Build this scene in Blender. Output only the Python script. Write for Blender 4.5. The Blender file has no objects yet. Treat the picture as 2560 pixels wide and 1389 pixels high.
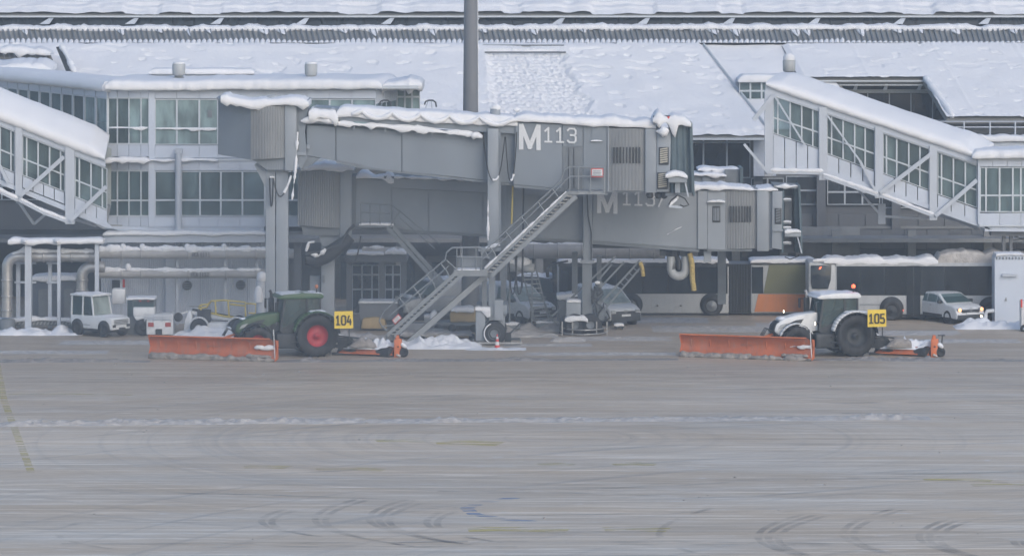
import bpy, bmesh, math, random
from mathutils import Vector, Matrix
from mathutils import noise as mn
random.seed(7)
R = math.radians
scene = bpy.context.scene
COL = scene.collection
# ------------------------------------------------------------------ camera
F, H = 11000.0, 21.0            # focal length in photo pixels, camera height in metres
HZ = 218.0                      # horizon lies this far above the photo's top edge
cam_d = bpy.data.cameras.new('camera')
cam_d.sensor_width = 36.0
cam_d.lens = F / 2560.0 * 36.0
cam_d.shift_y = -(694.5 + HZ) / 2560.0
cam_d.clip_start, cam_d.clip_end = 1.0, 3000.0
cam = bpy.data.objects.new('camera', cam_d)
cam.location = (0, 0, H)
cam.rotation_euler = (R(90), 0, 0)
COL.objects.link(cam)
scene.camera = cam
# ------------------------------------------------------------------ light
world = bpy.data.worlds.new('World')
scene.world = world
world.use_nodes = True
wn = world.node_tree
sky = wn.nodes.new('ShaderNodeTexSky')
sky.sky_type = 'NISHITA'
sky.sun_disc = False
SUN_EL, SUN_ROT = 30.0, 150.0
sky.sun_elevation = R(SUN_EL)
sky.sun_rotation = R(SUN_ROT)
sky.air_density, sky.dust_density, sky.ozone_density = 1.0, 1.6, 1.0
wn.nodes['Background'].inputs['Strength'].default_value = 0.15
wn.links.new(sky.outputs['Color'], wn.nodes['Background'].inputs['Color'])
sun_d = bpy.data.lights.new('sun', 'SUN')
sun_d.energy = 0.55
sun_d.angle = R(40)
sun_d.color = (1.0, 0.95, 0.9)
sun = bpy.data.objects.new('sun', sun_d)
_d = Vector((math.sin(R(SUN_ROT)) * math.cos(R(SUN_EL)), math.cos(R(SUN_ROT)) * math.cos(R(SUN_EL)), math.sin(R(SUN_EL))))
sun.rotation_euler = _d.to_track_quat('Z', 'Y').to_euler()
sun.location = (0, 100, 60)
COL.objects.link(sun)
scene.view_settings.view_transform = 'Standard'
scene.view_settings.look = 'None'
scene.view_settings.exposure = 0.5
scene.view_settings.gamma = 1.0
HAZE = 0.0009

# ------------------------------------------------------------------ helpers
def P(px, py, Y):
    return Vector(((px - 1280.0) * Y / F, Y, H - (py + HZ) * Y / F))
def G(px, py, z=0.0):
    Y = H * F / (py + HZ)
    return Vector(((px - 1280.0) * Y / F, Y, z))
def V(*a): return Vector(a)
def lerp(a, b, t): return a + (b - a) * t
def fb(p, o=3): return mn.fractal(p, 1.0, 2.0, o, noise_basis='PERLIN_ORIGINAL')

W = {}            # object name -> world origin at build time
CACHE = {}
def tag(o, label=None, cat=None, group=None, kind=None):
    if label: o['label'] = label
    if cat: o['category'] = cat
    if group: o['group'] = group
    if kind: o['kind'] = kind
    return o
def empty(name, loc, label=None, cat=None, group=None):
    o = bpy.data.objects.new(name, None)
    o.location = loc
    o.empty_display_size = 0.3
    COL.objects.link(o)
    W[o.name] = Vector(loc)
    return tag(o, label, cat, group)

class MB:
    def __init__(s): s.v, s.f, s.s = [], [], []
    def add(s, vs, fs, smooth=False):
        n = len(s.v)
        s.v += [Vector(v) for v in vs]
        for f in fs:
            s.f.append(tuple(i + n for i in f)); s.s.append(smooth)
        return s
    def hexa(s, p, smooth=False):   # p: 4 front (loop) + 4 back (same order)
        return s.add(p, [(0, 1, 2, 3), (7, 6, 5, 4), (0, 4, 5, 1), (1, 5, 6, 2), (2, 6, 7, 3), (3, 7, 4, 0)], smooth)
    def box(s, x0, x1, y0, y1, z0, z1):
        return s.hexa([(x0, y0, z0), (x1, y0, z0), (x1, y0, z1), (x0, y0, z1), (x0, y1, z0), (x1, y1, z0), (x1, y1, z1), (x0, y1, z1)])
    def prism(s, pts, off, smooth=False):
        n = len(pts); off = Vector(off)
        vs = [Vector(p) for p in pts] + [Vector(p) + off for p in pts]
        fs = [tuple(range(n)), tuple(range(2 * n - 1, n - 1, -1))]
        fs += [(i, (i + 1) % n, n + (i + 1) % n, n + i)[::-1] for i in range(n)]
        return s.add(vs, fs, smooth)
    def slab(s, poly, Y, d):        # polygon in photo pixels standing at distance Y, real depth d
        return s.prism([P(x, y, Y) for x, y in poly], (0, d, 0))
    def rect(s, x0, x1, y0, y1, Y, d): return s.slab([(x0, y1), (x1, y1), (x1, y0), (x0, y0)], Y, d)
    def bar(s, a, b, w, h=None, up=V(0, 0, 1)):
        a, b = Vector(a), Vector(b); h = h or w
        d = (b - a).normalized()
        if abs(d.dot(up)) > 0.98: up = V(0, 1, 0)
        sx = d.cross(up).normalized() * w / 2
        sz = sx.cross(d).normalized() * h / 2
        return s.hexa([a - sx - sz, a + sx - sz, a + sx + sz, a - sx + sz, b - sx - sz, b + sx - sz, b + sx + sz, b - sx + sz])
    def tube(s, pts, r, n=8, caps=True):
        pts = [Vector(p) for p in pts]; m = len(pts); rs = r if isinstance(r, (list, tuple)) else [r] * m
        vs = []
        pu = None
        for i, p in enumerate(pts):
            d = (pts[min(i + 1, m - 1)] - pts[max(i - 1, 0)]).normalized()
            u = V(0, 0, 1) if abs(d.z) < 0.9 else V(0, 1, 0)
            if pu is not None and (pu - d * pu.dot(d)).length > 0.05: u = pu
            u = (u - d * u.dot(d)).normalized(); pu = u
            w = d.cross(u)
            for k in range(n):
                a = 2 * math.pi * k / n
                vs.append(p + (u * math.cos(a) + w * math.sin(a)) * rs[i])
        fs = [(i * n + k, i * n + (k + 1) % n, (i + 1) * n + (k + 1) % n, (i + 1) * n + k) for i in range(m - 1) for k in range(n)]
        s.add(vs, fs, n > 4)
        if caps:
            s.add(vs[:n], [tuple(range(n - 1, -1, -1))]); s.add(vs[-n:], [tuple(range(n))])
        return s
    def grid(s, rows, smooth=True):
        nr, nc = len(rows), len(rows[0])
        return s.add([p for r in rows for p in r], [(i * nc + j, i * nc + j + 1, (i + 1) * nc + j + 1, (i + 1) * nc + j) for i in range(nr - 1) for j in range(nc - 1)], smooth)
    def lathe(s, c, axis, prof, n=24, smooth=True):   # prof: list of (offset along axis, radius)
        c, ax = Vector(c), Vector(axis).normalized()
        u = ax.orthogonal().normalized() if abs(ax.z) > .9 else (V(0, 0, 1) - ax * ax.z).normalized()
        w = ax.cross(u)
        vs = [c + ax * t + (u * math.cos(2 * math.pi * k / n) + w * math.sin(2 * math.pi * k / n)) * r for t, r in prof for k in range(n)]
        fs = [(i * n + k, i * n + (k + 1) % n, (i + 1) * n + (k + 1) % n, (i + 1) * n + k) for i in range(len(prof) - 1) for k in range(n)]
        return s.add(vs, fs, smooth)
    def bevel(s, w=0.03, seg=2):
        bm = bmesh.new()
        vv = [bm.verts.new(v) for v in s.v]
        for f in s.f:
            try: bm.faces.new([vv[i] for i in f])
            except ValueError: pass
        bmesh.ops.remove_doubles(bm, verts=bm.verts, dist=1e-5)
        bmesh.ops.recalc_face_normals(bm, faces=bm.faces)
        es = [e for e in bm.edges if len(e.link_faces) == 2 and e.calc_face_angle(0) > R(18)]
        bmesh.ops.bevel(bm, geom=es, offset=w, segments=seg, affect='EDGES', profile=0.5, clamp_overlap=True)
        bm.verts.ensure_lookup_table(); bm.verts.index_update()
        s.v = [v.co.copy() for v in bm.verts]; s.f = [tuple(v.index for v in f.verts) for f in bm.faces]
        s.s = [True] * len(s.f); s.auto = True
        bm.free(); return s
    def build(s, name, mat, parent=None, label=None, cat=None, group=None, kind=None):
        if not s.v: return None
        lo = Vector((min(v.x for v in s.v), min(v.y for v in s.v), min(v.z for v in s.v)))
        hi = Vector((max(v.x for v in s.v), max(v.y for v in s.v), max(v.z for v in s.v)))
        c = (lo + hi) / 2
        if parent is None: c.z = lo.z
        me = None; key = None
        if len(s.v) <= 64:
            key = (mat.name, name, tuple((round(v.x - c.x, 3), round(v.y - c.y, 3), round(v.z - c.z, 3)) for v in s.v))
            me = CACHE.get(key)
        if me is None:
            me = bpy.data.meshes.new(name)
            me.from_pydata([v - c for v in s.v], [], s.f)
            me.polygons.foreach_set('use_smooth', s.s)
            me.materials.append(mat)
            if getattr(s, 'auto', False):
                me.set_sharp_from_angle(angle=R(40))
            me.update()
            if key: CACHE[key] = me
        o = bpy.data.objects.new(name, me)
        COL.objects.link(o)
        if parent is not None:
            o.parent = parent; o.location = c - W[parent.name]
        else: o.location = c
        W[o.name] = c
        return tag(o, label, cat, group, kind)

# ------------------------------------------------------------------ materials
def mat(name, col, rough=0.6, metal=0.0, var=0.12, scale=1.2, bump=0.0, bscale=20.0, dirt=0.0, stretch=(1, 1, 1), spec=0.4, emit=None, estr=0.0, objvar=0.0, dirtcol=None):
    m = bpy.data.materials.new(name); m.use_nodes = True
    nt = m.node_tree; b = nt.nodes['Principled BSDF']
    b.inputs['Roughness'].default_value = rough
    b.inputs['Metallic'].default_value = metal
    b.inputs['Specular IOR Level'].default_value = spec
    geo = nt.nodes.new('ShaderNodeNewGeometry')
    mp = nt.nodes.new('ShaderNodeMapping'); mp.inputs['Scale'].default_value = stretch
    nt.links.new(geo.outputs['Position'], mp.inputs['Vector'])
    no = nt.nodes.new('ShaderNodeTexNoise'); no.inputs['Scale'].default_value = scale; no.inputs['Detail'].default_value = 5
    nt.links.new(mp.outputs[0], no.inputs['Vector'])
    cr = nt.nodes.new('ShaderNodeValToRGB')
    c = Vector(col)
    cr.color_ramp.elements[0].position = 0.3; cr.color_ramp.elements[1].position = 0.7
    cr.color_ramp.elements[0].color = (*(c * (1 - var)), 1); cr.color_ramp.elements[1].color = (*[min(1, x * (1 + var)) for x in c], 1)
    nt.links.new(no.outputs['Fac'], cr.inputs[0])
    out = cr.outputs[0]
    if dirt > 0:
        mp2 = nt.nodes.new('ShaderNodeMapping'); mp2.inputs['Scale'].default_value = (3.0, 3.0, 0.35)
        nt.links.new(geo.outputs['Position'], mp2.inputs['Vector'])
        n2 = nt.nodes.new('ShaderNodeTexNoise'); n2.inputs['Scale'].default_value = 1.6; n2.inputs['Detail'].default_value = 6
        nt.links.new(mp2.outputs[0], n2.inputs['Vector'])
        r2 = nt.nodes.new('ShaderNodeValToRGB'); r2.color_ramp.elements[0].position = 0.5; r2.color_ramp.elements[1].position = 0.8
        r2.color_ramp.elements[1].color = (dirt, dirt, dirt, 1)
        nt.links.new(n2.outputs['Fac'], r2.inputs[0])
        mx = nt.nodes.new('ShaderNodeMixRGB'); mx.inputs['Color2'].default_value = (*(dirtcol or (0.12, 0.11, 0.10)), 1)
        nt.links.new(r2.outputs[0], mx.inputs[0]); nt.links.new(out, mx.inputs['Color1']); out = mx.outputs[0]
    if objvar > 0:
        oi = nt.nodes.new('ShaderNodeObjectInfo')
        ma = nt.nodes.new('ShaderNodeMapRange'); ma.inputs['To Min'].default_value = 1 - objvar; ma.inputs['To Max'].default_value = 1 + objvar
        nt.links.new(oi.outputs['Random'], ma.inputs[0])
        hs = nt.nodes.new('ShaderNodeHueSaturation'); nt.links.new(ma.outputs[0], hs.inputs['Value']); nt.links.new(out, hs.inputs['Color']); out = hs.outputs[0]
    nt.links.new(out, b.inputs['Base Color'])
    if bump > 0:
        n3 = nt.nodes.new('ShaderNodeTexNoise'); n3.inputs['Scale'].default_value = bscale; n3.inputs['Detail'].default_value = 4
        nt.links.new(geo.outputs['Position'], n3.inputs['Vector'])
        bp = nt.nodes.new('ShaderNodeBump'); bp.inputs['Strength'].default_value = bump; bp.inputs['Distance'].default_value = 0.08
        nt.links.new(n3.outputs['Fac'], bp.inputs['Height']); nt.links.new(bp.outputs[0], b.inputs['Normal'])
    if emit:
        b.inputs['Emission Color'].default_value = (*emit, 1); b.inputs['Emission Strength'].default_value = estr
    return m

def glass(name, tint, base, mix=0.55, objvar=0.25):
    m = bpy.data.materials.new(name); m.use_nodes = True
    nt = m.node_tree; b = nt.nodes['Principled BSDF']
    b.inputs['Roughness'].default_value = 0.12; b.inputs['Specular IOR Level'].default_value = 0.5
    geo = nt.nodes.new('ShaderNodeNewGeometry'); mp = nt.nodes.new('ShaderNodeMapping'); mp.inputs['Scale'].default_value = (1.9, 1.9, 0.7)
    nt.links.new(geo.outputs['Position'], mp.inputs['Vector'])
    no = nt.nodes.new('ShaderNodeTexNoise'); no.inputs['Scale'].default_value = 1.0; no.inputs['Detail'].default_value = 3
    nt.links.new(mp.outputs[0], no.inputs['Vector'])
    cr = nt.nodes.new('ShaderNodeValToRGB'); cr.color_ramp.elements[0].position = 0.4; cr.color_ramp.elements[1].position = 0.62
    c = Vector(base)
    cr.color_ramp.elements[0].color = (*(c * 0.72), 1); cr.color_ramp.elements[1].color = (*(c * 1.35), 1)
    nt.links.new(no.outputs['Fac'], cr.inputs[0])
    oi = nt.nodes.new('ShaderNodeObjectInfo'); ma = nt.nodes.new('ShaderNodeMapRange')
    ma.inputs['To Min'].default_value = 1 - objvar; ma.inputs['To Max'].default_value = 1 + objvar
    nt.links.new(oi.outputs['Random'], ma.inputs[0])
    hs = nt.nodes.new('ShaderNodeHueSaturation'); nt.links.new(ma.outputs[0], hs.inputs['Value']); nt.links.new(cr.outputs[0], hs.inputs['Color'])
    nt.links.new(hs.outputs[0], b.inputs['Base Color'])
    tr = nt.nodes.new('ShaderNodeBsdfTransparent'); tr.inputs[0].default_value = (*tint, 1)
    mx = nt.nodes.new('ShaderNodeMixShader'); mx.inputs[0].default_value = mix
    nt.links.new(b.outputs[0], mx.inputs[1]); nt.links.new(tr.outputs[0], mx.inputs[2])
    nt.links.new(mx.outputs[0], nt.nodes['Material Output'].inputs['Surface'])
    return m

M = {}
M['snow'] = mat('snow', (0.72, 0.735, 0.765), 0.75, var=0.03, scale=0.8, bump=0.25, bscale=9, spec=0.2)
M['dirty_snow'] = mat('dirty_snow', (0.45, 0.43, 0.41), 0.8, var=0.22, scale=3, bump=0.6, bscale=12, spec=0.2)
M['slush'] = mat('slush', (0.27, 0.25, 0.235), 0.6, var=0.3, scale=4, bump=0.7, bscale=10)
M['grey_paint'] = mat('grey_paint', (0.20, 0.23, 0.265), 0.55, var=0.07, scale=0.6, dirt=0.38, dirtcol=(0.2, 0.22, 0.24))
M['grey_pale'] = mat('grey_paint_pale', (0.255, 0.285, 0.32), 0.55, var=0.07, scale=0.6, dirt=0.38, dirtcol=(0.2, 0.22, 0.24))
M['grey_light'] = mat('grey_light', (0.27, 0.30, 0.335), 0.55, var=0.05, scale=0.9, dirt=0.15, dirtcol=(0.22, 0.24, 0.26))
M['grey_dark'] = mat('grey_dark', (0.16, 0.18, 0.20), 0.6, var=0.15, scale=1.5, dirt=0.2)
M['bellows'] = mat('bellows', (0.26, 0.275, 0.29), 0.7, var=0.06, scale=1.0, dirt=0.2, dirtcol=(0.24, 0.24, 0.23))
M['canopy'] = mat('canopy_fabric', (0.09, 0.125, 0.145), 0.75, var=0.2, scale=3, stretch=(1, 1, .15), bump=0.4, bscale=4)
M['clad'] = mat('white_cladding', (0.50, 0.55, 0.63), 0.5, var=0.04, scale=0.7, dirt=0.12, dirtcol=(0.35, 0.37, 0.38), objvar=0.05)
M['white_steel'] = mat('white_steel', (0.46, 0.50, 0.56), 0.5, var=0.05, scale=1.0, dirt=0.15, dirtcol=(0.3, 0.3, 0.3))
M['frame'] = mat('window_frame', (0.50, 0.54, 0.58), 0.5, var=0.04)
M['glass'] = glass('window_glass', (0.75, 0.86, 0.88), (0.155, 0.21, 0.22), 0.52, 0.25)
M['glass_lit'] = glass('window_glass_daylit', (0.8, 0.9, 0.9), (0.27, 0.36, 0.37), 0.35, 0.15)  # paler copy of the window glass: daylight showing through the rooms, put into its colour
M['glass_dark'] = glass('dark_glass', (0.4, 0.45, 0.5), (0.035, 0.05, 0.065), 0.2, 0.3)
M['glass_veh'] = glass('vehicle_glass', (0.66, 0.80, 0.82), (0.06, 0.10, 0.108), 0.52, 0.1)
M['glass_frost'] = glass('frosted_windscreen', (0.6, 0.7, 0.68), (0.27, 0.32, 0.31), 0.15, 0.05)
M['interior'] = mat('interior_wall', (0.36, 0.40, 0.40), 0.7, var=0.25, scale=0.7)
M['concrete'] = mat('concrete', (0.26, 0.27, 0.28), 0.8, var=0.15, scale=0.8, dirt=0.3)
M['wall_grey'] = mat('terminal_wall', (0.16, 0.17, 0.185), 0.7, var=0.07, scale=0.6, dirt=0.2, objvar=0.05)
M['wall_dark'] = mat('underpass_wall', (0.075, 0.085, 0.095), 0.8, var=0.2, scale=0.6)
M['tray'] = mat('roof_tray', (0.25, 0.25, 0.24), 0.5, var=0.1, scale=1.5, objvar=0.14, dirt=0.2)
M['galv'] = mat('galvanised', (0.42, 0.42, 0.42), 0.38, metal=0.6, var=0.15, scale=2.5, dirt=0.2)
M['steel'] = mat('steel', (0.24, 0.26, 0.28), 0.45, metal=0.25, var=0.1, scale=2)
M['pipe'] = mat('pipe_jacket', (0.36, 0.36, 0.36), 0.6, var=0.12, scale=1.5, dirt=0.3)
M['black'] = mat('black_rubber', (0.022, 0.024, 0.027), 0.7, var=0.3, scale=6, dirt=0.35, dirtcol=(0.16, 0.165, 0.17))
M['dark'] = mat('dark_steel', (0.035, 0.04, 0.045), 0.6, var=0.3, scale=4, dirt=0.25, dirtcol=(0.2, 0.2, 0.2))
M['orange'] = mat('orange_paint', (0.42, 0.125, 0.06), 0.55, var=0.2, scale=1.6, dirt=0.7, dirtcol=(0.24, 0.19, 0.17))
M['orange_br'] = mat('orange_bright', (0.58, 0.16, 0.06), 0.5, var=0.12, scale=2, dirt=0.3, dirtcol=(0.3, 0.2, 0.15))
M['green'] = mat('green_paint', (0.045, 0.095, 0.045), 0.45, var=0.12, scale=2, dirt=0.3, dirtcol=(0.16, 0.18, 0.15))
M['white_paint'] = mat('white_paint', (0.66, 0.68, 0.70), 0.4, var=0.05, scale=1.5, dirt=0.3, dirtcol=(0.35, 0.35, 0.35))
M['silver_paint'] = mat('silver_paint', (0.40, 0.42, 0.44), 0.4, metal=0.3, var=0.06, dirt=0.35, dirtcol=(0.2, 0.2, 0.2))
M['car_white'] = mat('car_white', (0.62, 0.64, 0.66), 0.35, var=0.04, dirt=0.35, dirtcol=(0.3, 0.3, 0.3))
M['red'] = mat('red_rim', (0.36, 0.03, 0.04), 0.5, var=0.2, scale=3, dirt=0.3)
M['red_paint'] = mat('red_paint', (0.60, 0.06, 0.05), 0.5, var=0.1)
M['yellow'] = mat('sign_yellow', (0.80, 0.58, 0.07), 0.5, var=0.05)
M['yellow_rail'] = mat('yellow_rail', (0.60, 0.48, 0.12), 0.55, var=0.12, scale=3, dirt=0.3)
M['ochre'] = mat('ochre_tarp', (0.42, 0.31, 0.15), 0.8, var=0.2, scale=2, dirt=0.4)
M['lettering'] = mat('lettering', (0.62, 0.64, 0.66), 0.5, var=0.03)
M['ink'] = mat('ink', (0.03, 0.03, 0.03), 0.6, var=0.05)
M['blue'] = mat('blue_poster', (0.09, 0.22, 0.46), 0.6, var=0.15, scale=1.0)
M['olive'] = mat('olive_print', (0.15, 0.155, 0.085), 0.5, var=0.12, scale=1.0)
M['bus_white'] = mat('bus_white', (0.43, 0.45, 0.47), 0.45, var=0.06, scale=0.8, dirt=0.4, dirtcol=(0.24, 0.24, 0.24))
M['bus_orange'] = mat('bus_orange', (0.55, 0.20, 0.07), 0.5, var=0.1, scale=0.8, dirt=0.4, dirtcol=(0.24, 0.2, 0.18))
M['bus_glass'] = glass('bus_glass', (0.3, 0.33, 0.36), (0.024, 0.032, 0.04), 0.25, 0.25)
M['lamp_on'] = mat('lamp_lit', (0.9, 0.85, 0.7), 0.3, emit=(1.0, 0.85, 0.6), estr=5)
M['lamp_orange'] = mat('lamp_orange', (0.9, 0.4, 0.2), 0.3, emit=(1.0, 0.42, 0.12), estr=3)
M['beacon'] = mat('beacon', (0.9, 0.2, 0.1), 0.3, emit=(1.0, 0.12, 0.04), estr=2.0)
M['beacon_off'] = mat('beacon_unlit', (0.45, 0.17, 0.08), 0.3)
M['lens_dark'] = mat('lamp_dark', (0.12, 0.12, 0.12), 0.2)
M['lens_red'] = mat('tail_lamp', (0.35, 0.06, 0.05), 0.3)
M['blind'] = mat('window_blind', (0.42, 0.40, 0.34), 0.6, var=0.1)
M['brush'] = mat('brush_bristle', (0.05, 0.055, 0.06), 0.9, var=0.4, scale=8, bump=0.8, bscale=30)
M['hose_yellow'] = mat('hose_yellow', (0.40, 0.30, 0.10), 0.6, var=0.4, scale=9)
M['duct_white'] = mat('duct_white', (0.38, 0.40, 0.41), 0.6, var=0.1, dirt=0.3)

# ground: wet concrete with streaks of slush dragged sideways by the ploughs
def ground_mat():
    m = bpy.data.materials.new('wet_apron'); m.use_nodes = True
    nt = m.node_tree; b = nt.nodes['Principled BSDF']; L = nt.links.new
    geo = nt.nodes.new('ShaderNodeNewGeometry')
    def noise(sc, stretch, det=5, rough=0.6, dist=0.0):
        mp = nt.nodes.new('ShaderNodeMapping'); mp.inputs['Scale'].default_value = stretch
        L(geo.outputs['Position'], mp.inputs['Vector'])
        n = nt.nodes.new('ShaderNodeTexNoise'); n.inputs['Scale'].default_value = sc; n.inputs['Detail'].default_value = det
        n.inputs['Roughness'].default_value = rough; n.inputs['Distortion'].default_value = dist
        L(mp.outputs[0], n.inputs['Vector']); return n.outputs['Fac']
    def ramp(s, p0, p1, c0, c1):
        r = nt.nodes.new('ShaderNodeValToRGB'); r.color_ramp.elements[0].position = p0; r.color_ramp.elements[1].position = p1
        r.color_ramp.elements[0].color = (*c0, 1) if len(c0) == 3 else c0; r.color_ramp.elements[1].color = (*c1, 1)
        L(s, r.inputs[0]); return r.outputs[0]
    def mix(f, a, c):
        x = nt.nodes.new('ShaderNodeMixRGB'); L(f, x.inputs[0])
        if isinstance(a, tuple): x.inputs[1].default_value = (*a, 1)
        else: L(a, x.inputs[1])
        if isinstance(c, tuple): x.inputs[2].default_value = (*c, 1)
        else: L(c, x.inputs[2])
        return x.outputs[0]
    base = ramp(noise(1.0, (0.02, 0.09, 1), 5, 0.6), 0.35, 0.66, (0.43, 0.345, 0.25), (0.59, 0.48, 0.355))
    st1 = ramp(noise(1.0, (0.10, 2.1, 1), 6, 0.76, 0.8), 0.50, 0.62, (0, 0, 0), (0.85, 0.85, 0.85))
    c1 = mix(st1, base, (0.76, 0.67, 0.56))
    st2 = ramp(noise(1.0, (0.05, 0.8, 1), 6, 0.7, 0.9), 0.55, 0.72, (0, 0, 0), (0.8, 0.8, 0.8))
    c2 = mix(st2, c1, (0.30, 0.24, 0.18))
    st3 = ramp(noise(1.0, (0.35, 3.2, 1), 6, 0.78, 1.2), 0.58, 0.66, (0, 0, 0), (0.8, 0.8, 0.8))
    c3 = mix(st3, c2, (0.68, 0.67, 0.66))
    # broad curved sweeps left by turning ploughs
    def sweep(cx, cy, off, kr, p0, p1, amt, prev, col):
        sb = nt.nodes.new('ShaderNodeVectorMath'); sb.operation = 'SUBTRACT'; L(geo.outputs['Position'], sb.inputs[0]); sb.inputs[1].default_value = (cx, cy, 0)
        le = nt.nodes.new('ShaderNodeVectorMath'); le.operation = 'LENGTH'; L(sb.outputs[0], le.inputs[0])
        cb = nt.nodes.new('ShaderNodeCombineXYZ'); ml = nt.nodes.new('ShaderNodeMath'); ml.operation = 'MULTIPLY'; ml.inputs[1].default_value = kr; L(le.outputs['Value'], ml.inputs[0]); L(ml.outputs[0], cb.inputs[0])
        sx = nt.nodes.new('ShaderNodeSeparateXYZ'); L(geo.outputs['Position'], sx.inputs[0]); m2 = nt.nodes.new('ShaderNodeMath'); m2.operation = 'MULTIPLY'; m2.inputs[1].default_value = 0.06; L(sx.outputs['X'], m2.inputs[0]); L(m2.outputs[0], cb.inputs[1]); cb.inputs[2].default_value = off
        n = nt.nodes.new('ShaderNodeTexNoise'); n.inputs['Scale'].default_value = 1; n.inputs['Detail'].default_value = 5; n.inputs['Roughness'].default_value = 0.65; L(cb.outputs[0], n.inputs['Vector'])
        f = ramp(n.outputs['Fac'], p0, p1, (0, 0, 0), (amt, amt, amt))
        return mix(f, prev, col)
    c3 = sweep(2, 176, 3, 1.6, .53, .68, .38, c3, (0.24, 0.215, 0.19))
    c3 = sweep(-22, 118, 9, 1.0, .54, .68, .55, c3, (0.58, 0.51, 0.43))
    c3 = sweep(30, 126, 15, 1.4, .55, .68, .5, c3, (0.23, 0.21, 0.19))
    # darker wet band around the parked equipment
    sep = nt.nodes.new('ShaderNodeSeparateXYZ'); L(geo.outputs['Position'], sep.inputs[0])
    ad = nt.nodes.new('ShaderNodeMath'); ad.operation = 'MULTIPLY_ADD'; L(noise(1.0, (0.05, 0.12, 1), 4), ad.inputs[0]); ad.inputs[1].default_value = 26.0; L(sep.outputs['Y'], ad.inputs[2])
    mr = nt.nodes.new('ShaderNodeMapRange'); mr.inputs['From Min'].default_value = 196; mr.inputs['From Max'].default_value = 222; mr.inputs['To Max'].default_value = 0.42
    L(ad.outputs[0], mr.inputs[0])
    c4 = mix(mr.outputs[0], c3, (0.28, 0.235, 0.19))
    L(c4, b.inputs['Base Color'])
    rr = ramp(noise(1.0, (0.05, 0.3, 1), 5), 0.4, 0.65, (0.35, 0.35, 0.35), (0.7, 0.7, 0.7))
    L(rr, b.inputs['Roughness'])
    b.inputs['Specular IOR Level'].default_value = 0.35
    bp = nt.nodes.new('ShaderNodeBump'); bp.inputs['Strength'].default_value = 0.25; bp.inputs['Distance'].default_value = 0.03
    L(noise(1.0, (0.6, 5, 1), 6), bp.inputs['Height']); L(bp.outputs[0], b.inputs['Normal'])
    return m
M['ground'] = ground_mat()
def faded(name, col, amt, sc=(0.4, 3.0, 1), lo=0.45, hi=0.6):
    m = bpy.data.materials.new(name); m.use_nodes = True
    nt = m.node_tree; b = nt.nodes['Principled BSDF']; b.inputs['Base Color'].default_value = (*col, 1); b.inputs['Roughness'].default_value = 0.6
    geo = nt.nodes.new('ShaderNodeNewGeometry'); mp = nt.nodes.new('ShaderNodeMapping'); mp.inputs['Scale'].default_value = sc
    nt.links.new(geo.outputs['Position'], mp.inputs['Vector'])
    n = nt.nodes.new('ShaderNodeTexNoise'); n.inputs['Scale'].default_value = 1; n.inputs['Detail'].default_value = 6
    nt.links.new(mp.outputs[0], n.inputs['Vector'])
    r = nt.nodes.new('ShaderNodeMapRange'); r.inputs['From Min'].default_value = lo; r.inputs['From Max'].default_value = hi; r.inputs['To Max'].default_value = amt
    nt.links.new(n.outputs['Fac'], r.inputs[0])
    tr = nt.nodes.new('ShaderNodeBsdfTransparent'); mx = nt.nodes.new('ShaderNodeMixShader')
    nt.links.new(r.outputs[0], mx.inputs[0]); nt.links.new(tr.outputs[0], mx.inputs[1]); nt.links.new(b.outputs[0], mx.inputs[2])
    nt.links.new(mx.outputs[0], nt.nodes['Material Output'].inputs['Surface'])
    return m
M['mark_yellow'] = faded('faded_yellow', (0.60, 0.50, 0.16), 0.75)
M['mark_blue'] = faded('faded_blue', (0.16, 0.28, 0.50), 0.6)
M['tyre_track'] = faded('tyre_track', (0.17, 0.165, 0.16), 0.30, (0.5, 0.5, 1), 0.42, 0.66)

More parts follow.
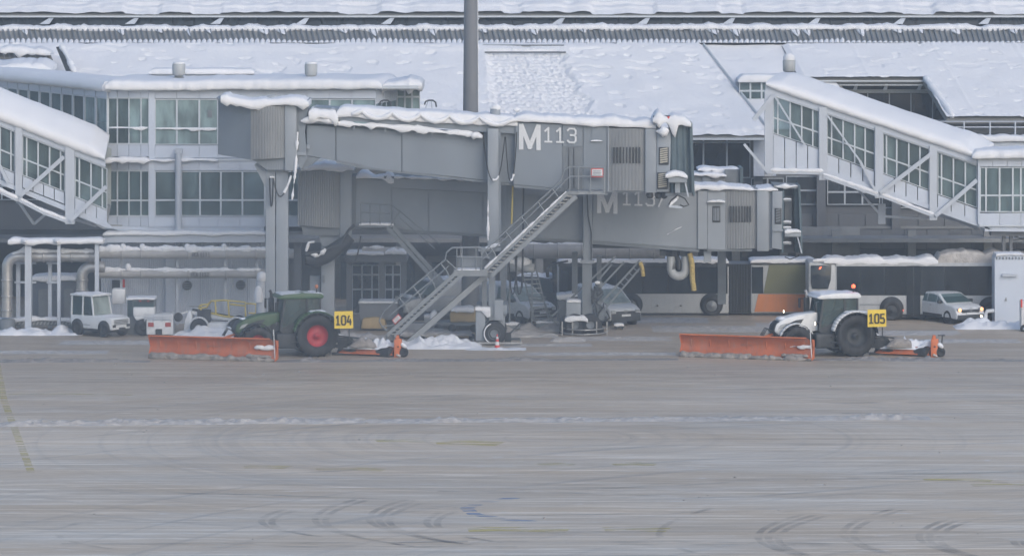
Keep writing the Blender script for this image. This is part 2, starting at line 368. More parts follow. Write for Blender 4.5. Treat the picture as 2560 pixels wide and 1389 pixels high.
# ------------------------------------------------------------------ generic builders
def nz(x, y, z, s=1.0): return mn.noise(Vector((x * s, y * s, z * s)))
def cap(parent, path, Y0, Y1, t=0.25, droop=0.06, rough=0.25, step=0.14, seed=0, name='snow_cover', mt='snow', off=(0, 0), over=0.1, **k):
    """snow lying on an edge: path = photo pixels of the underside's front line, from Y0 back to Y1"""
    pts = [P(x, y, Y0) for x, y in path]
    sam = []
    for a, b in zip(pts[:-1], pts[1:]):
        n = max(1, int((b - a).length / step))
        for i in range(n): sam.append(a.lerp(b, i / n))
    sam.append(pts[-1])
    D = Y1 - Y0
    prof = [(-0.2, -1.0), (-0.75, -0.9), (-1.0, -0.2), (-0.95, 0.35), (-0.55, 0.78), (0.0, 0.93)]
    rows = []
    tot = len(sam)
    for i, p in enumerate(sam):
        e = min(1.0, min(i, tot - 1 - i) * step / 0.35 + 0.25)
        e = math.sin(min(1, e) * math.pi / 2)
        n1 = nz(p.x, seed * 7.3, 1.7, 1.1); n2 = nz(p.x, seed * 3.1, 5.2, 3.7)
        T = t * (1 + rough * (n1 * 1.2 + n2 * 0.7)) * e
        dr = droop * max(0.0, 1 + rough * 3 * (nz(p.x, seed, 9.0, 1.6) + n2 * 0.6))
        ov = over * (1 + 0.5 * n2)
        row = []
        rk = min(1.0, rough * 1.9)
        T *= 1 - rk * (0.45 * max(0, nz(p.x, seed * 2.3, 4.4, 0.6)) + 0.25 * max(0, nz(p.x, seed, 6.1, 7.0)))
        dr *= max(0.1, 1 + rk * (2.0 * nz(p.x, seed * 1.7, 2.2, 1.3) + 0.9 * nz(p.x, seed * 1.7, 2.2, 4.1)))
        for a, c in prof:
            z = c * T if c > 0 else c * dr
            row.append(V(p.x, p.y + a * ov, p.z + z))
        for q in range(1, 5):
            f = q / 5
            yy = Y0 + D * f
            zz = T * (0.95 + 0.10 * math.sin(math.pi * f)) + 0.3 * t * rough * (nz(p.x, yy + seed, 0, 1.3) + .6 * nz(p.x, yy, seed, 3.4))
            row.append(V(p.x + off[0] * f, yy, p.z + off[1] * f + zz))
        row.append(V(p.x + off[0], Y1, p.z + off[1] + 0.85 * T))
        row.append(V(p.x + off[0], Y1 + ov, p.z + off[1] + 0.3 * T))
        row.append(V(p.x + off[0], Y1 + ov * 0.5, p.z + off[1] - dr))
        rows.append(row)
    m = MB().grid(rows)
    for r in (rows[0], rows[-1]): m.add(r, [tuple(range(len(r)))])
    return m.build(name, M[mt], parent, **k)

def roll(parent, pts, r, seed=0, name='snow_cover', mt='snow', rough=0.2, step=0.12, flat=1.0, **k):
    """uneven snow roll along a 3D path"""
    pts = [Vector(p) for p in pts]; sam = []
    for a, b in zip(pts[:-1], pts[1:]):
        n = max(1, int((b - a).length / step))
        for i in range(n): sam.append(a.lerp(b, i / n))
    sam.append(pts[-1]); n = len(sam)
    rs = []
    for i, p in enumerate(sam):
        e = math.sin(min(1.0, (min(i, n - 1 - i) + 0.35) * step / (r * 1.2)) * math.pi / 2)
        rs.append(r * max(.15, e) * (1 + rough * 1.6 * nz(p.x + seed * 5, p.z, p.y, 2.2) + rough * .8 * nz(p.x * 3 + seed, p.z * 3, 1, 2.9)))
    return MB().tube(sam, rs, 10).build(name, M[mt], parent, **k)

def fmap(TL, TR, BR, BL):
    def f(u, v, d=0.0):
        p = TL.lerp(TR, u).lerp(BL.lerp(BR, u), v)
        return p + N * d
    N = (TR - TL).cross(BL - TL).normalized()
    if N.y < 0: N = -N                      # +d goes into the building
    f.N = N
    return f
def fpx(TL, TR, BR, BL, Y): return fmap(P(*TL, Y), P(*TR, Y), P(*BR, Y), P(*BL, Y))
def cell(fm, u0, u1, v0, v1, d0, d1):
    return MB().hexa([fm(u0, v1, d0), fm(u1, v1, d0), fm(u1, v0, d0), fm(u0, v0, d0), fm(u0, v1, d1), fm(u1, v1, d1), fm(u1, v0, d1), fm(u0, v0, d1)])
def cells(parent, fm, us, vs, d0, d1, name, mt, g=(0.0, 0.0), pick=None):
    for j, (v0, v1) in enumerate(zip(vs[:-1], vs[1:])):
        for i, (u0, u1) in enumerate(zip(us[:-1], us[1:])):
            mm = pick(i, j) if pick else mt
            if mm is None: continue
            cell(fm, u0 + g[0], u1 - g[0], v0 + g[1], v1 - g[1], d0, d1).build(name, M[mm], parent)
def mull(parent, fm, us, vs, wu, wv, d0, d1, mt='frame', name='window_frame'):
    m = MB()
    for u in us:
        c = cell(fm, max(0, u - wu), min(1, u + wu), vs[0], vs[-1], d0, d1); m.add(c.v, c.f)
    for v in vs:
        c = cell(fm, us[0], us[-1], max(0, v - wv), min(1, v + wv), d0 + 0.012, d1 - 0.012); m.add(c.v, c.f)
    return m.build(name, M[mt], parent)
def glazed(parent, TL, TR, BR, BL, xs, vs, Y=None, gmat='glass', pick=None, bar=2.2):
    """xs: pixel x of mullions; vs: row edges 0..1; corners in pixels (with Y) or 3D"""
    fm = fpx(TL, TR, BR, BL, Y) if Y else fmap(TL, TR, BR, BL)
    x0, x1 = (TL[0], TR[0]) if Y else (xs[0], xs[-1])
    us = [(x - x0) / (x1 - x0) for x in xs]
    wu = bar / abs(x1 - x0)
    hgt = (fm(0, 1) - fm(0, 0)).length; wid = (fm(1, 0) - fm(0, 0)).length
    wv = wu * wid / hgt
    cells(parent, fm, us, vs, 0.05, 0.08, 'pane', gmat, (wu * 0.6, wv * 0.6), pick)
    mull(parent, fm, us, vs, wu, wv, -0.01, 0.10)
    return fm
def corr(x0, x1, yt, yb, Y, n, amp=0.05, bulge=0.0, back=0.4):
    """vertically ribbed curtain between pixel columns; yt, yb = (left, right) pixel rows"""
    top, bot = [], []
    K = n * 4
    for i in range(K + 1):
        u = i / K
        ph = i % 4
        a = amp if ph in (1, 2) else 0.0
        y = Y - a - bulge * math.sin(math.pi * u)
        x = lerp(x0, x1, u)
        p, q = P(x, lerp(yt[0], yt[1], u), Y), P(x, lerp(yb[0], yb[1], u), Y)
        top.append(V(p.x, y, p.z)); bot.append(V(q.x, y, q.z))
    m = MB().grid([top, bot], smooth=False)
    for row in (top, bot):
        b = [V(p.x, Y + back, p.z) for p in row]
        m.grid([row, b], smooth=False)
    return m
GL = {
 'M': [[(0, 0), (0, 1)], [(0.03, 1), (0.5, .05)], [(.5, .05), (.97, 1)], [(1, 1), (1, 0)]],
 '0': [[(.2, 0), (.8, 0), (1, .15), (1, .85), (.8, 1), (.2, 1), (0, .85), (0, .15), (.2, 0)]],
 '1': [[(.1, .78), (.5, 1), (.5, 0)], [(.1, 0), (.9, 0)]],
 '2': [[(0, .85), (.2, 1), (.8, 1), (1, .85), (1, .62), (0, .08), (0, 0), (1, 0)]],
 '3': [[(0, .88), (.2, 1), (.8, 1), (1, .87), (1, .65), (.8, .53), (.35, .53)], [(.8, .53), (1, .4), (1, .13), (.8, 0), (.2, 0), (0, .12)]],
 '4': [[(.45, 1), (0, .32), (1, .32)], [(.78, .62), (.78, 0)]],
 '5': [[(.95, 1), (.08, 1), (.05, .55), (.7, .6), (1, .42), (1, .14), (.8, 0), (.2, 0), (0, .1)]],
 'P': [[(0, 0), (0, 1), (.8, 1), (1, .88), (1, .58), (.8, .46), (0, .46)]],
 'C': [[(1, .85), (.8, 1), (.2, 1), (0, .85), (0, .15), (.2, 0), (.8, 0), (1, .15)]],
 'A': [[(0, 0), (.5, 1), (1, 0)], [(.2, .32), (.8, .32)]],
 '.': [[(.4, 0), (.6, 0)]], '/': [[(0.1, -.05), (.9, 1.05)]], ' ': [],
}
def text(parent, s, x, y, h, Y, mt, w=0.6, gap=0.3, sw=0.13, name='lettering', d=0.02, slope=0.0, fm=None):
    m = MB(); cx = x
    for ch in s:
        ww = h * w * (0.4 if ch in '. ' else 1)
        for st in GL[ch]:
            for (a, b), (c, e) in zip(st[:-1], st[1:]):
                Y -= 0.0035
                p = P(cx + a * ww, y - b * h + slope * (cx + a * ww - x), Y); q = P(cx + c * ww, y - e * h + slope * (cx + c * ww - x), Y)
                dd = (q - p).normalized() * (h * sw * 0.45 * Y / F)
                m.bar(p - dd, q + dd, d, h * sw * Y / F, up=V(0, 0, 1)) if abs((q - p).normalized().z) < .98 else m.bar(p - dd, q + dd, h * sw * Y / F, d)
        cx += ww + h * gap * (0.6 if ch == '.' else 1)
    return m.build(name, M[mt], parent)
# ================================================================== GROUND
g = MB()
rows = []
for yy in (-60, 60, 120, 140, 160, 180, 200, 220, 240, 330, 900):
    rows.append([V(x, yy, 0) for x in (-700, -200, -60, -30, 0, 30, 60, 200, 700)])
g.grid(rows, smooth=False).build('apron', M['ground'], kind='structure')

def windrow(path, w, h, seed, name, mt='dirty_snow', label=None, taper=True, res=0.09):
    """low bumpy ridge of ploughed snow following pixel path on the ground"""
    pts = [G(x, y) for x, y in path]; sam = []
    for a, b in zip(pts[:-1], pts[1:]):
        n = max(1, int((b - a).length / res))
        for i in range(n): sam.append(a.lerp(b, i / n))
    rows = []; K = 13; n = len(sam)
    for i, p in enumerate(sam):
        e = min(1, min(i, n - i) * res / 1.5) if taper else 1
        row = []
        ww = w * (1 + 0.35 * nz(p.x, seed, 3, 0.5))
        hh = h * (0.9 + 0.6 * nz(p.x, seed, 8, 0.35)) * e * max(0.05 if seed > 1 else .6, min(1.5 if seed > 1 else 1.15, .85 + 1.5 * nz(p.x, seed, 5, .12) + .9 * nz(p.x, seed, 7, .9)))
        for k in range(K):
            v = k / (K - 1) * 2 - 1
            yy = p.y + v * ww / 2
            z = hh * (1 - v * v) * (0.75 + 0.8 * fb(V(p.x * 3.1, yy * 3.5, seed), 3)) + 0.35 * h * e * max(0, nz(p.x, yy, seed, 6.5)) * (1 - abs(v))
            row.append(V(p.x, yy, max(-0.01, z)))
        rows.append(row)
    o = MB().grid(rows).build(name, M[mt], kind='stuff', label=label)
    return o
windrow([(-40, 1063), (300, 1058), (900, 1053), (1500, 1050), (2000, 1046), (2330, 1044)], 1.25, 0.17, 1, 'snow_windrow', label='long low ridge of grey ploughed snow across the apron')
windrow([(-40, 903), (250, 903), (380, 903)], 0.9, 0.10, 2, 'slush_ridge', 'slush', label='thin slush ridge left of the green tractor plough')
windrow([(690, 903), (1100, 901), (1500, 899), (1700, 897)], 0.9, 0.10, 3, 'slush_ridge', 'slush', label='thin slush ridge between the two tractors')
windrow([(2030, 899), (2300, 900), (2600, 901)], 0.9, 0.12, 4, 'slush_ridge', 'slush', label='thin slush ridge beside the white tractor')

def pile(cx, cy, wpx, depth, h, seed, mt='snow', label=None, name='snow_pile'):
    """heap of shovelled snow: centre on the ground at pixel (cx, cy), wpx wide"""
    c = G(cx, cy); w = wpx * c.y / F
    NX, NY = max(12, int(w / 0.12)), max(8, int(depth / 0.12)); rows = []
    for j in range(NY + 1):
        v = j / NY * 2 - 1; row = []
        for i in range(NX + 1):
            u = i / NX * 2 - 1
            x, y = c.x + u * w / 2, c.y + v * depth / 2
            e = max(0, 1 - abs(u) ** 2.6) * max(0, 1 - abs(v) ** 2)
            z = h * e ** 0.7 * (0.55 + 0.9 * fb(V(x * 1.1, y * 1.1, seed), 4)) + 0.10 * e * fb(V(x * 5, y * 5, seed), 2)
            row.append(V(x, y, max(-0.01, z)))
        rows.append(row)
    return MB().grid(rows).build(name, M[mt], kind='stuff', label=label)
pile(1090, 866, 230, 2.6, 0.62, 11, label='white snow heap behind the green tractor sweeper')
pile(1365, 822, 150, 3.0, 0.45, 12, 'dirty_snow', label='low trodden snow heap in front of the white van')
pile(1300, 838, 190, 2.4, 0.22, 13, 'dirty_snow', label='flattened snow patch between the bridge wheels')
pile(90, 834, 240, 1.8, 0.42, 14, label='snow bank under the pipe rack')
pile(2480, 818, 190, 2.2, 0.55, 15, label='snow bank beside the grey service housing')
pile(1170, 828, 260, 2.0, 0.45, 16, 'dirty_snow', label='grey snow heap beneath the stairs')
pile(560, 838, 260, 2.2, 0.55, 17, label='snow heap behind the green tractor plough')
pile(1240, 872, 150, 1.2, 0.10, 18, 'snow', label='thin snow strip by the traffic cone')
pile(900, 843, 140, 1.6, 0.4, 19, 'dirty_snow', label='grey snow heap under the 104 sign')
pile(1420, 850, 90, 1.6, 0.2, 20, 'dirty_snow', label='small snow patch at the second bridge wheels')
for i_, (cx_, cy_, w_, d_) in enumerate(((1640, 800, 260, 3.0), (1560, 846, 240, 2.2), (1780, 822, 300, 3.4), (2010, 812, 240, 2.6), (2250, 832, 300, 2.6), (1370, 862, 220, 1.6), (2420, 852, 260, 2.0), (330, 856, 360, 2.2), (1500, 884, 380, 1.4), (120, 880, 300, 1.6))):
    pile(cx_, cy_, w_, d_, 0.05, 30 + i_, 'dirty_snow', 'thin trodden slush patch %s' % ('between the bridges and the buses', 'right of the second bridge carriage', 'in front of the articulated bus', 'behind the white tractor', 'in front of the nearer bus', 'right of the traffic cone', 'beside the right snow bank', 'in front of the tow tractors', 'on the open apron between the tractors', 'at the left edge of the apron')[i_], 'slush_patch')
random.seed(5)
m = MB()
for i in range(110):
    x = random.uniform(-60, 2620); y = random.choice([random.uniform(900, 1370), random.uniform(895, 960), random.uniform(800, 890)])
    p = G(x, y); r = random.uniform(0.015, 0.045)
    m.lathe(p, (0, 0, 1), [(0, r * 1.3), (r * .7, r), (r * 1.2, r * .3)], 6)
m.build('snow_clods', M['slush'], kind='stuff', label='scattered clods of slush on the apron')

# painted markings and tyre tracks, sheets a few millimetres above the concrete
def ribbon(path, w, z, name, mt, label):
    pts = [G(x, y, z) for x, y in path]; rows = []
    for i, p in enumerate(pts):
        d = (pts[min(i + 1, len(pts) - 1)] - pts[max(i - 1, 0)]).normalized(); s = V(-d.y, d.x, 0) * w / 2
        rows.append([p - s, p + s])
    return MB().grid(rows, smooth=False).build(name, M[mt], kind='structure', label=label)
ribbon([(-8, 905), (10, 1000), (38, 1075), (78, 1180)], 0.3, 0.005, 'yellow_marking', 'mark_yellow', 'faded yellow guide line crossing the windrow')
for a, b, y, ww in ((940, 1090, 1101, 0.9), (1090, 1250, 1107, 1.3), (610, 720, 1166, 0.8), (790, 960, 1172, 0.9), (1345, 1430, 1160, .7), (1530, 1640, 1159, .8), (1170, 1420, 1323, 1.1), (1510, 1670, 1322, 1.0), (2310, 2480, 1199, 0.8), (2430, 2600, 1212, .6), (20, 330, 985, .3)):
    ribbon([(a, y), ((a + b) / 2, y - 1), (b, y + 2)], ww, 0.006, 'yellow_marking', 'mark_yellow', 'faded yellow paint patch on the concrete')
ribbon([(1290, 1243), (1200, 1256), (1166, 1270), (1185, 1284), (1260, 1298), (1340, 1303)], 0.5, 0.009, 'blue_marking', 'mark_blue', 'faded curved blue line')
for k, (cx, cy, s) in enumerate([(640, 1312, 1), (780, 1310, .9), (945, 1310, 1), (1050, 1310, 1.1), (1085, 1312, 1.2), (1660, 1330, 1.5), (1870, 1335, 1.5), (2080, 1332, 1.2), (2195, 1345, 1.5), (2330, 1345, 1.4), (2500, 1345, 1.2), (-10, 1325, 1.2), (170, 1330, 1)]):
    s *= random.uniform(.6, 1.25); cx += random.uniform(-40, 40); cy += random.uniform(-14, 12)
    if k in (4, 8, 11): continue
    for q in range(random.choice((1, 2, 3))):
        pts = []
        for i in range(22):
            t = -1.15 + 2.3 * i / 21
            pts.append((cx + (70 if t < 0 else 150) * s * (t * t) * 1.0 + q * 26, cy + 40 * s * t * (1 if t < 0 else 1.25) + q * 3))
        ribbon(pts, 0.24, 0.011 + 0.003 * q + .0002 * k, 'tyre_track', 'tyre_track', 'curved dark tyre track')
ribbon([(-20, 1305), (700, 1299), (1400, 1287), (2000, 1277), (2600, 1274)], 0.22, 0.019, 'expansion_joint', 'tyre_track', 'dark joint line in the concrete')
random.seed(9)
for k in range(16):
    y = random.choice([random.uniform(1180, 1290), random.uniform(1290, 1380), random.uniform(930, 1040)]); x = random.uniform(-100, 2200); l = random.uniform(400, 1100); c = random.uniform(-1, 1) * 22
    pts = [(x + l * i / 12, y + c * (i / 12) ** 1.8 + random.uniform(-.4, .4)) for i in range(13)]
    ribbon(pts, 0.3, 0.0215 + 0.0004 * k, 'tyre_track', 'tyre_track', 'long dark wheel track')

# ================================================================== TERMINAL
term = empty('terminal_building', (0, 245, 0), 'long terminal building under snow covered pitched roofs with a band of grey metal trays', 'building')
# --- upper roof
def snow_sheet(fn, s0, s1, ns, t0, t1, nt, disp, name, parent, mt='snow'):
    rows = []
    for i in range(ns + 1):
        s = lerp(s0, s1, i / ns); row = []
        for j in range(nt + 1):
            t = lerp(t0, t1, j / nt); p = fn(s, t)
            row.append(p + V(0, -0.3, 0.95) * disp(s, t, p))
        rows.append(row)
    return MB().grid(rows).build(name, M[mt], parent)
def lumps(p, amt=1.0, seed=0.0):
    x, y = p.x, p.y
    a = 0.06 * nz(x, y * 1.6, seed, .5)
    # small sagging dimples, wider than tall
    d = mn.noise(V(x * 1.25, y * 3.1 + seed, 4.4 + seed))
    d2 = mn.noise(V(x * 0.45 + 9, y * 1.6 + seed, 1.4))
    ss = lambda t: max(0, min(1, t)) ** 2 * (3 - 2 * max(0, min(1, t)))
    a -= 0.075 * ss((d - 0.38) / .14) * amt
    a -= 0.05 * ss((d2 - 0.46) / .12) * amt
    return a + 0.014 * mn.noise(V(x * 5, y * 6, seed))
up = lambda s, t: V(t, 252.2 + 20 * s, 15.22 + 6.2 * s)
def updisp(s, t, p):
    e = 0.28 + lumps(p, .8, 3)
    if s < 0.03: e *= (0.35 + 22 * s * 0.65) 
    if s < 0.06: e += 0.10 * nz(t, 0, 2, 1.3) - (.12 if nz(t, 3, 7, .35) > .28 else 0)
    return e
snow_sheet(up, 0, .22, 60, -40, 40, 520, updisp, 'upper_roof_snow', term)
MB().hexa([V(-75, 252.3, 14.99), V(75, 252.3, 14.99), V(75, 252.2, 15.15), V(-75, 252.2, 15.15), V(-75, 272, 21.0), V(75, 272, 21.0), V(75, 272, 21.2), V(-75, 272, 21.2)]).build('upper_roof', M['tray'], term)
MB().box(-75, 75, 252.0, 252.35, 15.0, 15.1).build('eave_trim', M['frame'], term)
# dark window band under the upper eave
Yb = 252.9
zt, zb = P(0, 44, Yb).z + .25, P(0, 64, Yb).z
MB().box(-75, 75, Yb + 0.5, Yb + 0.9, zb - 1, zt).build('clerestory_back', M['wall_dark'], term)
k = 0
for x in range(-40, 2620, 53):
    a, b = P(x, 44, Yb), P(x + 51, 64, Yb)
    MB().hexa([V(a.x, Yb - .10, zb), V(b.x, Yb - .10, zb), V(b.x - .25, Yb, zt), V(a.x - .25, Yb, zt), V(a.x, Yb - .06, zb), V(b.x, Yb - .06, zb), V(b.x - .25, Yb + .04, zt), V(a.x - .25, Yb + .04, zt)]).build('pane', M['glass_dark'], term)
for x in range(-85, 2620, 213):
    p, q = P(x, 45, 252.2), P(x - 14, 60, 252.6)
    MB().prism([V(p.x - .1, 252.15, p.z), V(p.x + .15, 252.15, p.z), V(q.x + .25, 252.15, q.z), V(q.x - .3, 252.15, q.z)], (0, .12, 0)).build('eave_bracket', M['clad'], term)
# snow bulging over the gutter
m0 = [(x, 74 + 1.5 * math.sin(x / 390)) for x in range(-80, 2660, 20)]
cap(term, m0, 251.1, 252.6, t=0.27, droop=0.10, rough=0.4, seed=2, name='gutter_snow', over=0.2)
# metal tray band with standing seams, each tray its own piece
Yt, Yl = 251.25, 249.3
bt = [P(0, 72, Yt).z, P(0, 108, Yl).z]
k = 0; x = -60.0
while x < 2640:
    w = 13.3
    A, B = P(x, 72, Yt), P(x + w, 72, Yt); C, D = P(x + w + 11, 108, Yl), P(x + 11, 108, Yl)
    MB().hexa([D, C, B, A, D + V(0, .08, -.04), C + V(0, .08, -.04), B + V(0, .08, -.04), A + V(0, .08, -.04)]).build('roof_tray', M['tray'], term)
    x += w; k += 1
m = MB(); x = -60.0
while x < 2640:
    A = P(x, 71, Yt); D = P(x + 11, 109, Yl)
    m.hexa([D + V(-.035, -.16, .05), D + V(.035, -.16, .05), A + V(.035, -.16, .05), A + V(-.035, -.16, .05), D + V(-.035, .02, 0), D + V(.035, .02, 0), A + V(.035, .02, 0), A + V(-.035, .02, 0)])
    x += 13.3
m.build('standing_seams', M['grey_dark'], term, kind='stuff')
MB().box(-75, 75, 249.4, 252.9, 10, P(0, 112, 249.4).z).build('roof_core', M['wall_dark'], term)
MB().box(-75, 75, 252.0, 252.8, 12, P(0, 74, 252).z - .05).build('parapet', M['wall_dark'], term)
# little snow cushions between the seams at the foot of the trays
random.seed(3)
m = MB(); x = -60.0
while x < 2640:
    env = 0.5 + 0.9 * mn.noise(V(x / 170.0, 0, 3)) + 0.25 * mn.noise(V(x / 37.0, 2, 3))
    hpx = max(2.0, 5 + 9 * env) if x < 2100 else max(1.5, 2 + 5 * env)
    A = P(x + 4.2, 108, Yl - .1); w = 12.2 * Yl / F
    q0, q1 = A, P(x + 4.2 - hpx * .3 + 5, 108 - hpx, lerp(Yl, Yt, hpx / 36) - .12)
    rowz = []
    for i in range(7):
        f = i / 6; c = q0.lerp(q1, f); ww = w / 2 * math.sqrt(max(0.02, 1 - f ** 3)) ; tt = 0.14 * math.sqrt(max(0.03, 1 - f * f))
        c = c + V(.25 * (1 - f) * 0, 0, 0)
        rowz.append([c + V(w / 2 - ww, 0.05, 0), c + V(w / 2 - ww * .8, -tt * .8, .02), c + V(w / 2, -tt, .03), c + V(w / 2 + ww * .8, -tt * .8, .02), c + V(w / 2 + ww, 0.05, 0)])
    m.grid(rowz); x += 13.3
m.build('seam_snow', M['snow'], term, kind='stuff')
# snow tongues hanging over the trays from the gutter
for i, x in enumerate([60, 300, 395, 470, 520, 655, 700, 855, 930, 1078, 1205, 1330, 1455, 1780, 1835, 1985, 2015, 2150, 2240, 2300, 2385, 2530]):
    w = random.uniform(14, 34); hpx = random.uniform(8, 18); m = MB(); rowz = []
    for a in range(9):
        f = a / 8; y = 74 + hpx * f; Yc = lerp(Yt, Yl, (y - 72) / 36) - .12; ww = w * (1 - f ** 1.7 * .9); cx = x + f * w * .35
        rowz.append([P(cx - ww * .5, y, Yc + .12), P(cx - ww * .35, y, Yc - .12), P(cx, y, Yc - .18), P(cx + ww * .35, y, Yc - .12), P(cx + ww * .5, y, Yc + .12)])
    m.grid(rowz).build('snow_tongue', M['snow'], term)

# --- main lower roof, seams skewed to the right as in the building
def r1(s, t):   # s 0 top .. 1 eave ; t world x at the top edge
    return V(t + 3.35 * s, 248.9 - 9.9 * s, 13.44 - 4.60 * s)
XL, XR = P(-400, 105, 248.9).x, P(1757, 105, 248.9).x
def d1(s, t, p):
    e = 0.22 + lumps(p, 1.1, 0)
    px = 1280 + p.x * F / p.y
    # rough thinly covered patch
    lo, hi = 1195 + 20 * s, 1405 + 130 * s + 25 * nz(0, p.y, 3, 1.0)
    f = max(0, min(1, (px - lo) / 30)) * max(0, min(1, (hi - px) / 30)) * max(0, min(1, (s - 0.06) / .05))
    if f > 0:
        course = abs(math.sin(p.y * 2.9 * math.pi))
        r = 0.06 + 0.13 * fb(V(p.x * 4.5, p.y * 5.5, 7), 3) + 0.06 * (course - .6)
        rim = 0.22 * (1 - abs(2 * f - 1))
        e = e * (1 - f) + r * f + rim * .5
    # sags near the top
    e += 0.05 * math.sin(min(1, max(0, (0.1 - s) / .1)) * math.pi) * (1 + nz(t, 0, 4, .6))
    # shallow seams between roof bays
    q = (t - XR) % 5.3
    if q < 0.5: e += 0.014 * math.sin(q / .5 * math.pi)
    # rounded edge at the right end and eave
    er = (XR - t)
    if er < 0.25: e *= max(0.1, er / 0.25)
    if s > 0.965: e = e * (0.4 + 0.6 * (1 - s) / .035) + 0.09 * nz(t, 0, 5, 1.7)
    if s > .93: e += 0.10 * max(0, nz(t, s, 5, 2.2))
    return max(e, 0.01)
snow_sheet(r1, 0, 1, 130, P(-60, 105, 249).x, XR, 640, d1, 'main_roof_snow', term)
A, B, C, D = r1(1, XL), r1(1, XR), r1(0, XR), r1(0, XL); dn = V(0, .12, -.22)
MB().hexa([A, B, C, D, A + dn, B + dn, C + dn, D + dn]).build('main_roof', M['tray'], term)
MB().bar(r1(1.0, XL) + V(0, -.05, -.12), r1(1.0, XR) + V(.05, -.05, -.12), .14, .12).build('eave_gutter', M['frame'], term)
MB().bar(r1(0, XR) + V(.03, 0, .05), r1(1.0, XR) + V(.03, 0, .05), .06, .3).build('verge_board', M['frame'], term)
# dark weathered trays and gully at the far left of the roof
m = MB()
for i in range(11):
    x = -20 + i * 13.3
    A, B = P(x, 128 + i * .6, 245.6), P(x + 12, 128 + i * .6, 245.6); C, D = P(x + 19, 146 + i * .3, 244.6), P(x + 7, 146 + i * .3, 244.6)
    MB().hexa([D, C, B, A, D + V(0, .1, -.05), C + V(0, .1, -.05), B + V(0, .1, -.05), A + V(0, .1, -.05)]).build('roof_tray', M['tray'], term)
cap(term, [(-60, 132), (20, 131), (70, 134), (125, 138)], 244.6, 246.6, t=.35, droop=.22, rough=.6, seed=31, over=.25)
cap(term, [(-60, 176), (60, 172), (130, 176)], 240.5, 243.0, t=.3, droop=.1, rough=.5, seed=33, over=.2, off=(0, .25))
MB().prism([P(140, 118, 245.4), P(150, 116, 245.4), P(182, 178, 243.4), P(165, 178, 243.4)], (0, -.06, 0)).build('roof_gully', M['dark'], term)
roll(term, [P(152, 112, 245.3), P(168, 140, 244.5), P(186, 182, 243.3)], .16, 5, rough=.4)
# snow guard rails at the top of the rough patch
for yy in (114, 131):
    s = (yy - 105) / 235
    MB().tube([P(1205 + s * 60, yy, 249 - 9.9 * s - .25), P(1408 + s * 60, yy, 249 - 9.9 * s - .25)], .05, 6).build('snow_guard', M['grey_dark'], term)

# --- roof to the right of the valley
def r2(s, t): return V(t + 1.6 * s * 1.0, 249.1 - 8.6 * s, 13.44 - 3.75 * s)
def d2(s, t, p):
    e = 0.2 + lumps(p, .7, 11)
    q = (t + 50) % 4.6
    if q < .35: e += .02 * math.sin(q / .35 * math.pi)
    if t - XA < .3: e *= .3 + .7 * (t - XA) / .3
    return e
XA = P(1955, 105, 249).x
def r3(s, t): return V(t + 3.35 * s, 249.3 - 9.0 * s, 13.36 - 4.3 * s)
snow_sheet(r3, 0, 1, 60, XR - .2, P(2010, 105, 249).x, 60, lambda s, t, p: .15 + lumps(p, .5, 21), 'valley_roof_snow', term)
MB().hexa([r3(1, XR - 3), r3(1, XR + 6), r3(0, XR + 6), r3(0, XR - 3)] + [r3(1, XR - 3) + dn, r3(1, XR + 6) + dn, r3(0, XR + 6) + dn, r3(0, XR - 3) + dn]).build('valley_roof', M['tray'], term)
# right roof = sheet left strip above the recessed window, and sheet right of it
XO = P(2309, 207, 244.9).x
sO = (P(0, 207, 244.9).z - 13.70) / -4.0
def r2a(s, t): return r2(s, t)
sO = 0.47
snow_sheet(r2, 0, sO, 60, XA, P(2700, 105, 249).x, 330, d2, 'right_roof_snow', term)
snow_sheet(r2, sO - .005, 1, 70, XO - 1.6 * sO, P(2700, 105, 249).x, 180, d2, 'right_roof_snow', term)
def rslab(s0, s1, x0, x1, nm):
    p = [r2(s1, x0), r2(s1, x1), r2(s0, x1), r2(s0, x0)]
    MB().hexa(p + [q + dn for q in p]).build(nm, M['tray'], term)
rslab(0, sO, XA, 75, 'right_roof'); rslab(sO + .001, 1, XO - 1.6 * sO, 75, 'right_roof')
e0, e1 = r2(sO, XA), r2(sO, XO - 1.6 * sO)
MB().bar(e0 + V(0, -.08, -.05), e1 + V(0, -.08, -.05), .1, .08).build('eave_gutter', M['frame'], term)
MB().bar(e0 + V(0, .1, -.28), e1 + V(0, .1, -.28), .1, .06).build('eave_gutter', M['frame'], term)
roll(term, [r2(sO, XO - 1.6 * sO) + V(.1, 0, .15), r2(1, XO - 1.6 * sO) + V(.35, 0, .15)], .2, 8)
# recessed dark window below that eave
Yw = 247.2
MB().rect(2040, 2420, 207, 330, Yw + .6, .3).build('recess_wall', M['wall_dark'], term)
for x in (2065, 2118, 2172, 2226, 2280, 2334):
    MB().rect(x, x + 50, 236, 320, Yw, .04).build('pane', M['glass_dark'], term)
    MB().rect(x + 50, x + 53, 234, 320, Yw - .05, .12).build('mullion', M['frame'], term)
MB().rect(2040, 2330, 224, 233, Yw - .5, .3).build('window_head', M['frame'], term)
for x in (2075, 2140, 2215, 2300):
    MB().prism([P(x, 208, 245.2), P(x + 6, 208, 245.2), P(x + 2, 226, 245.6), P(x - 8, 226, 245.6)], (0, .1, 0)).build('eave_bracket', M['clad'], term)
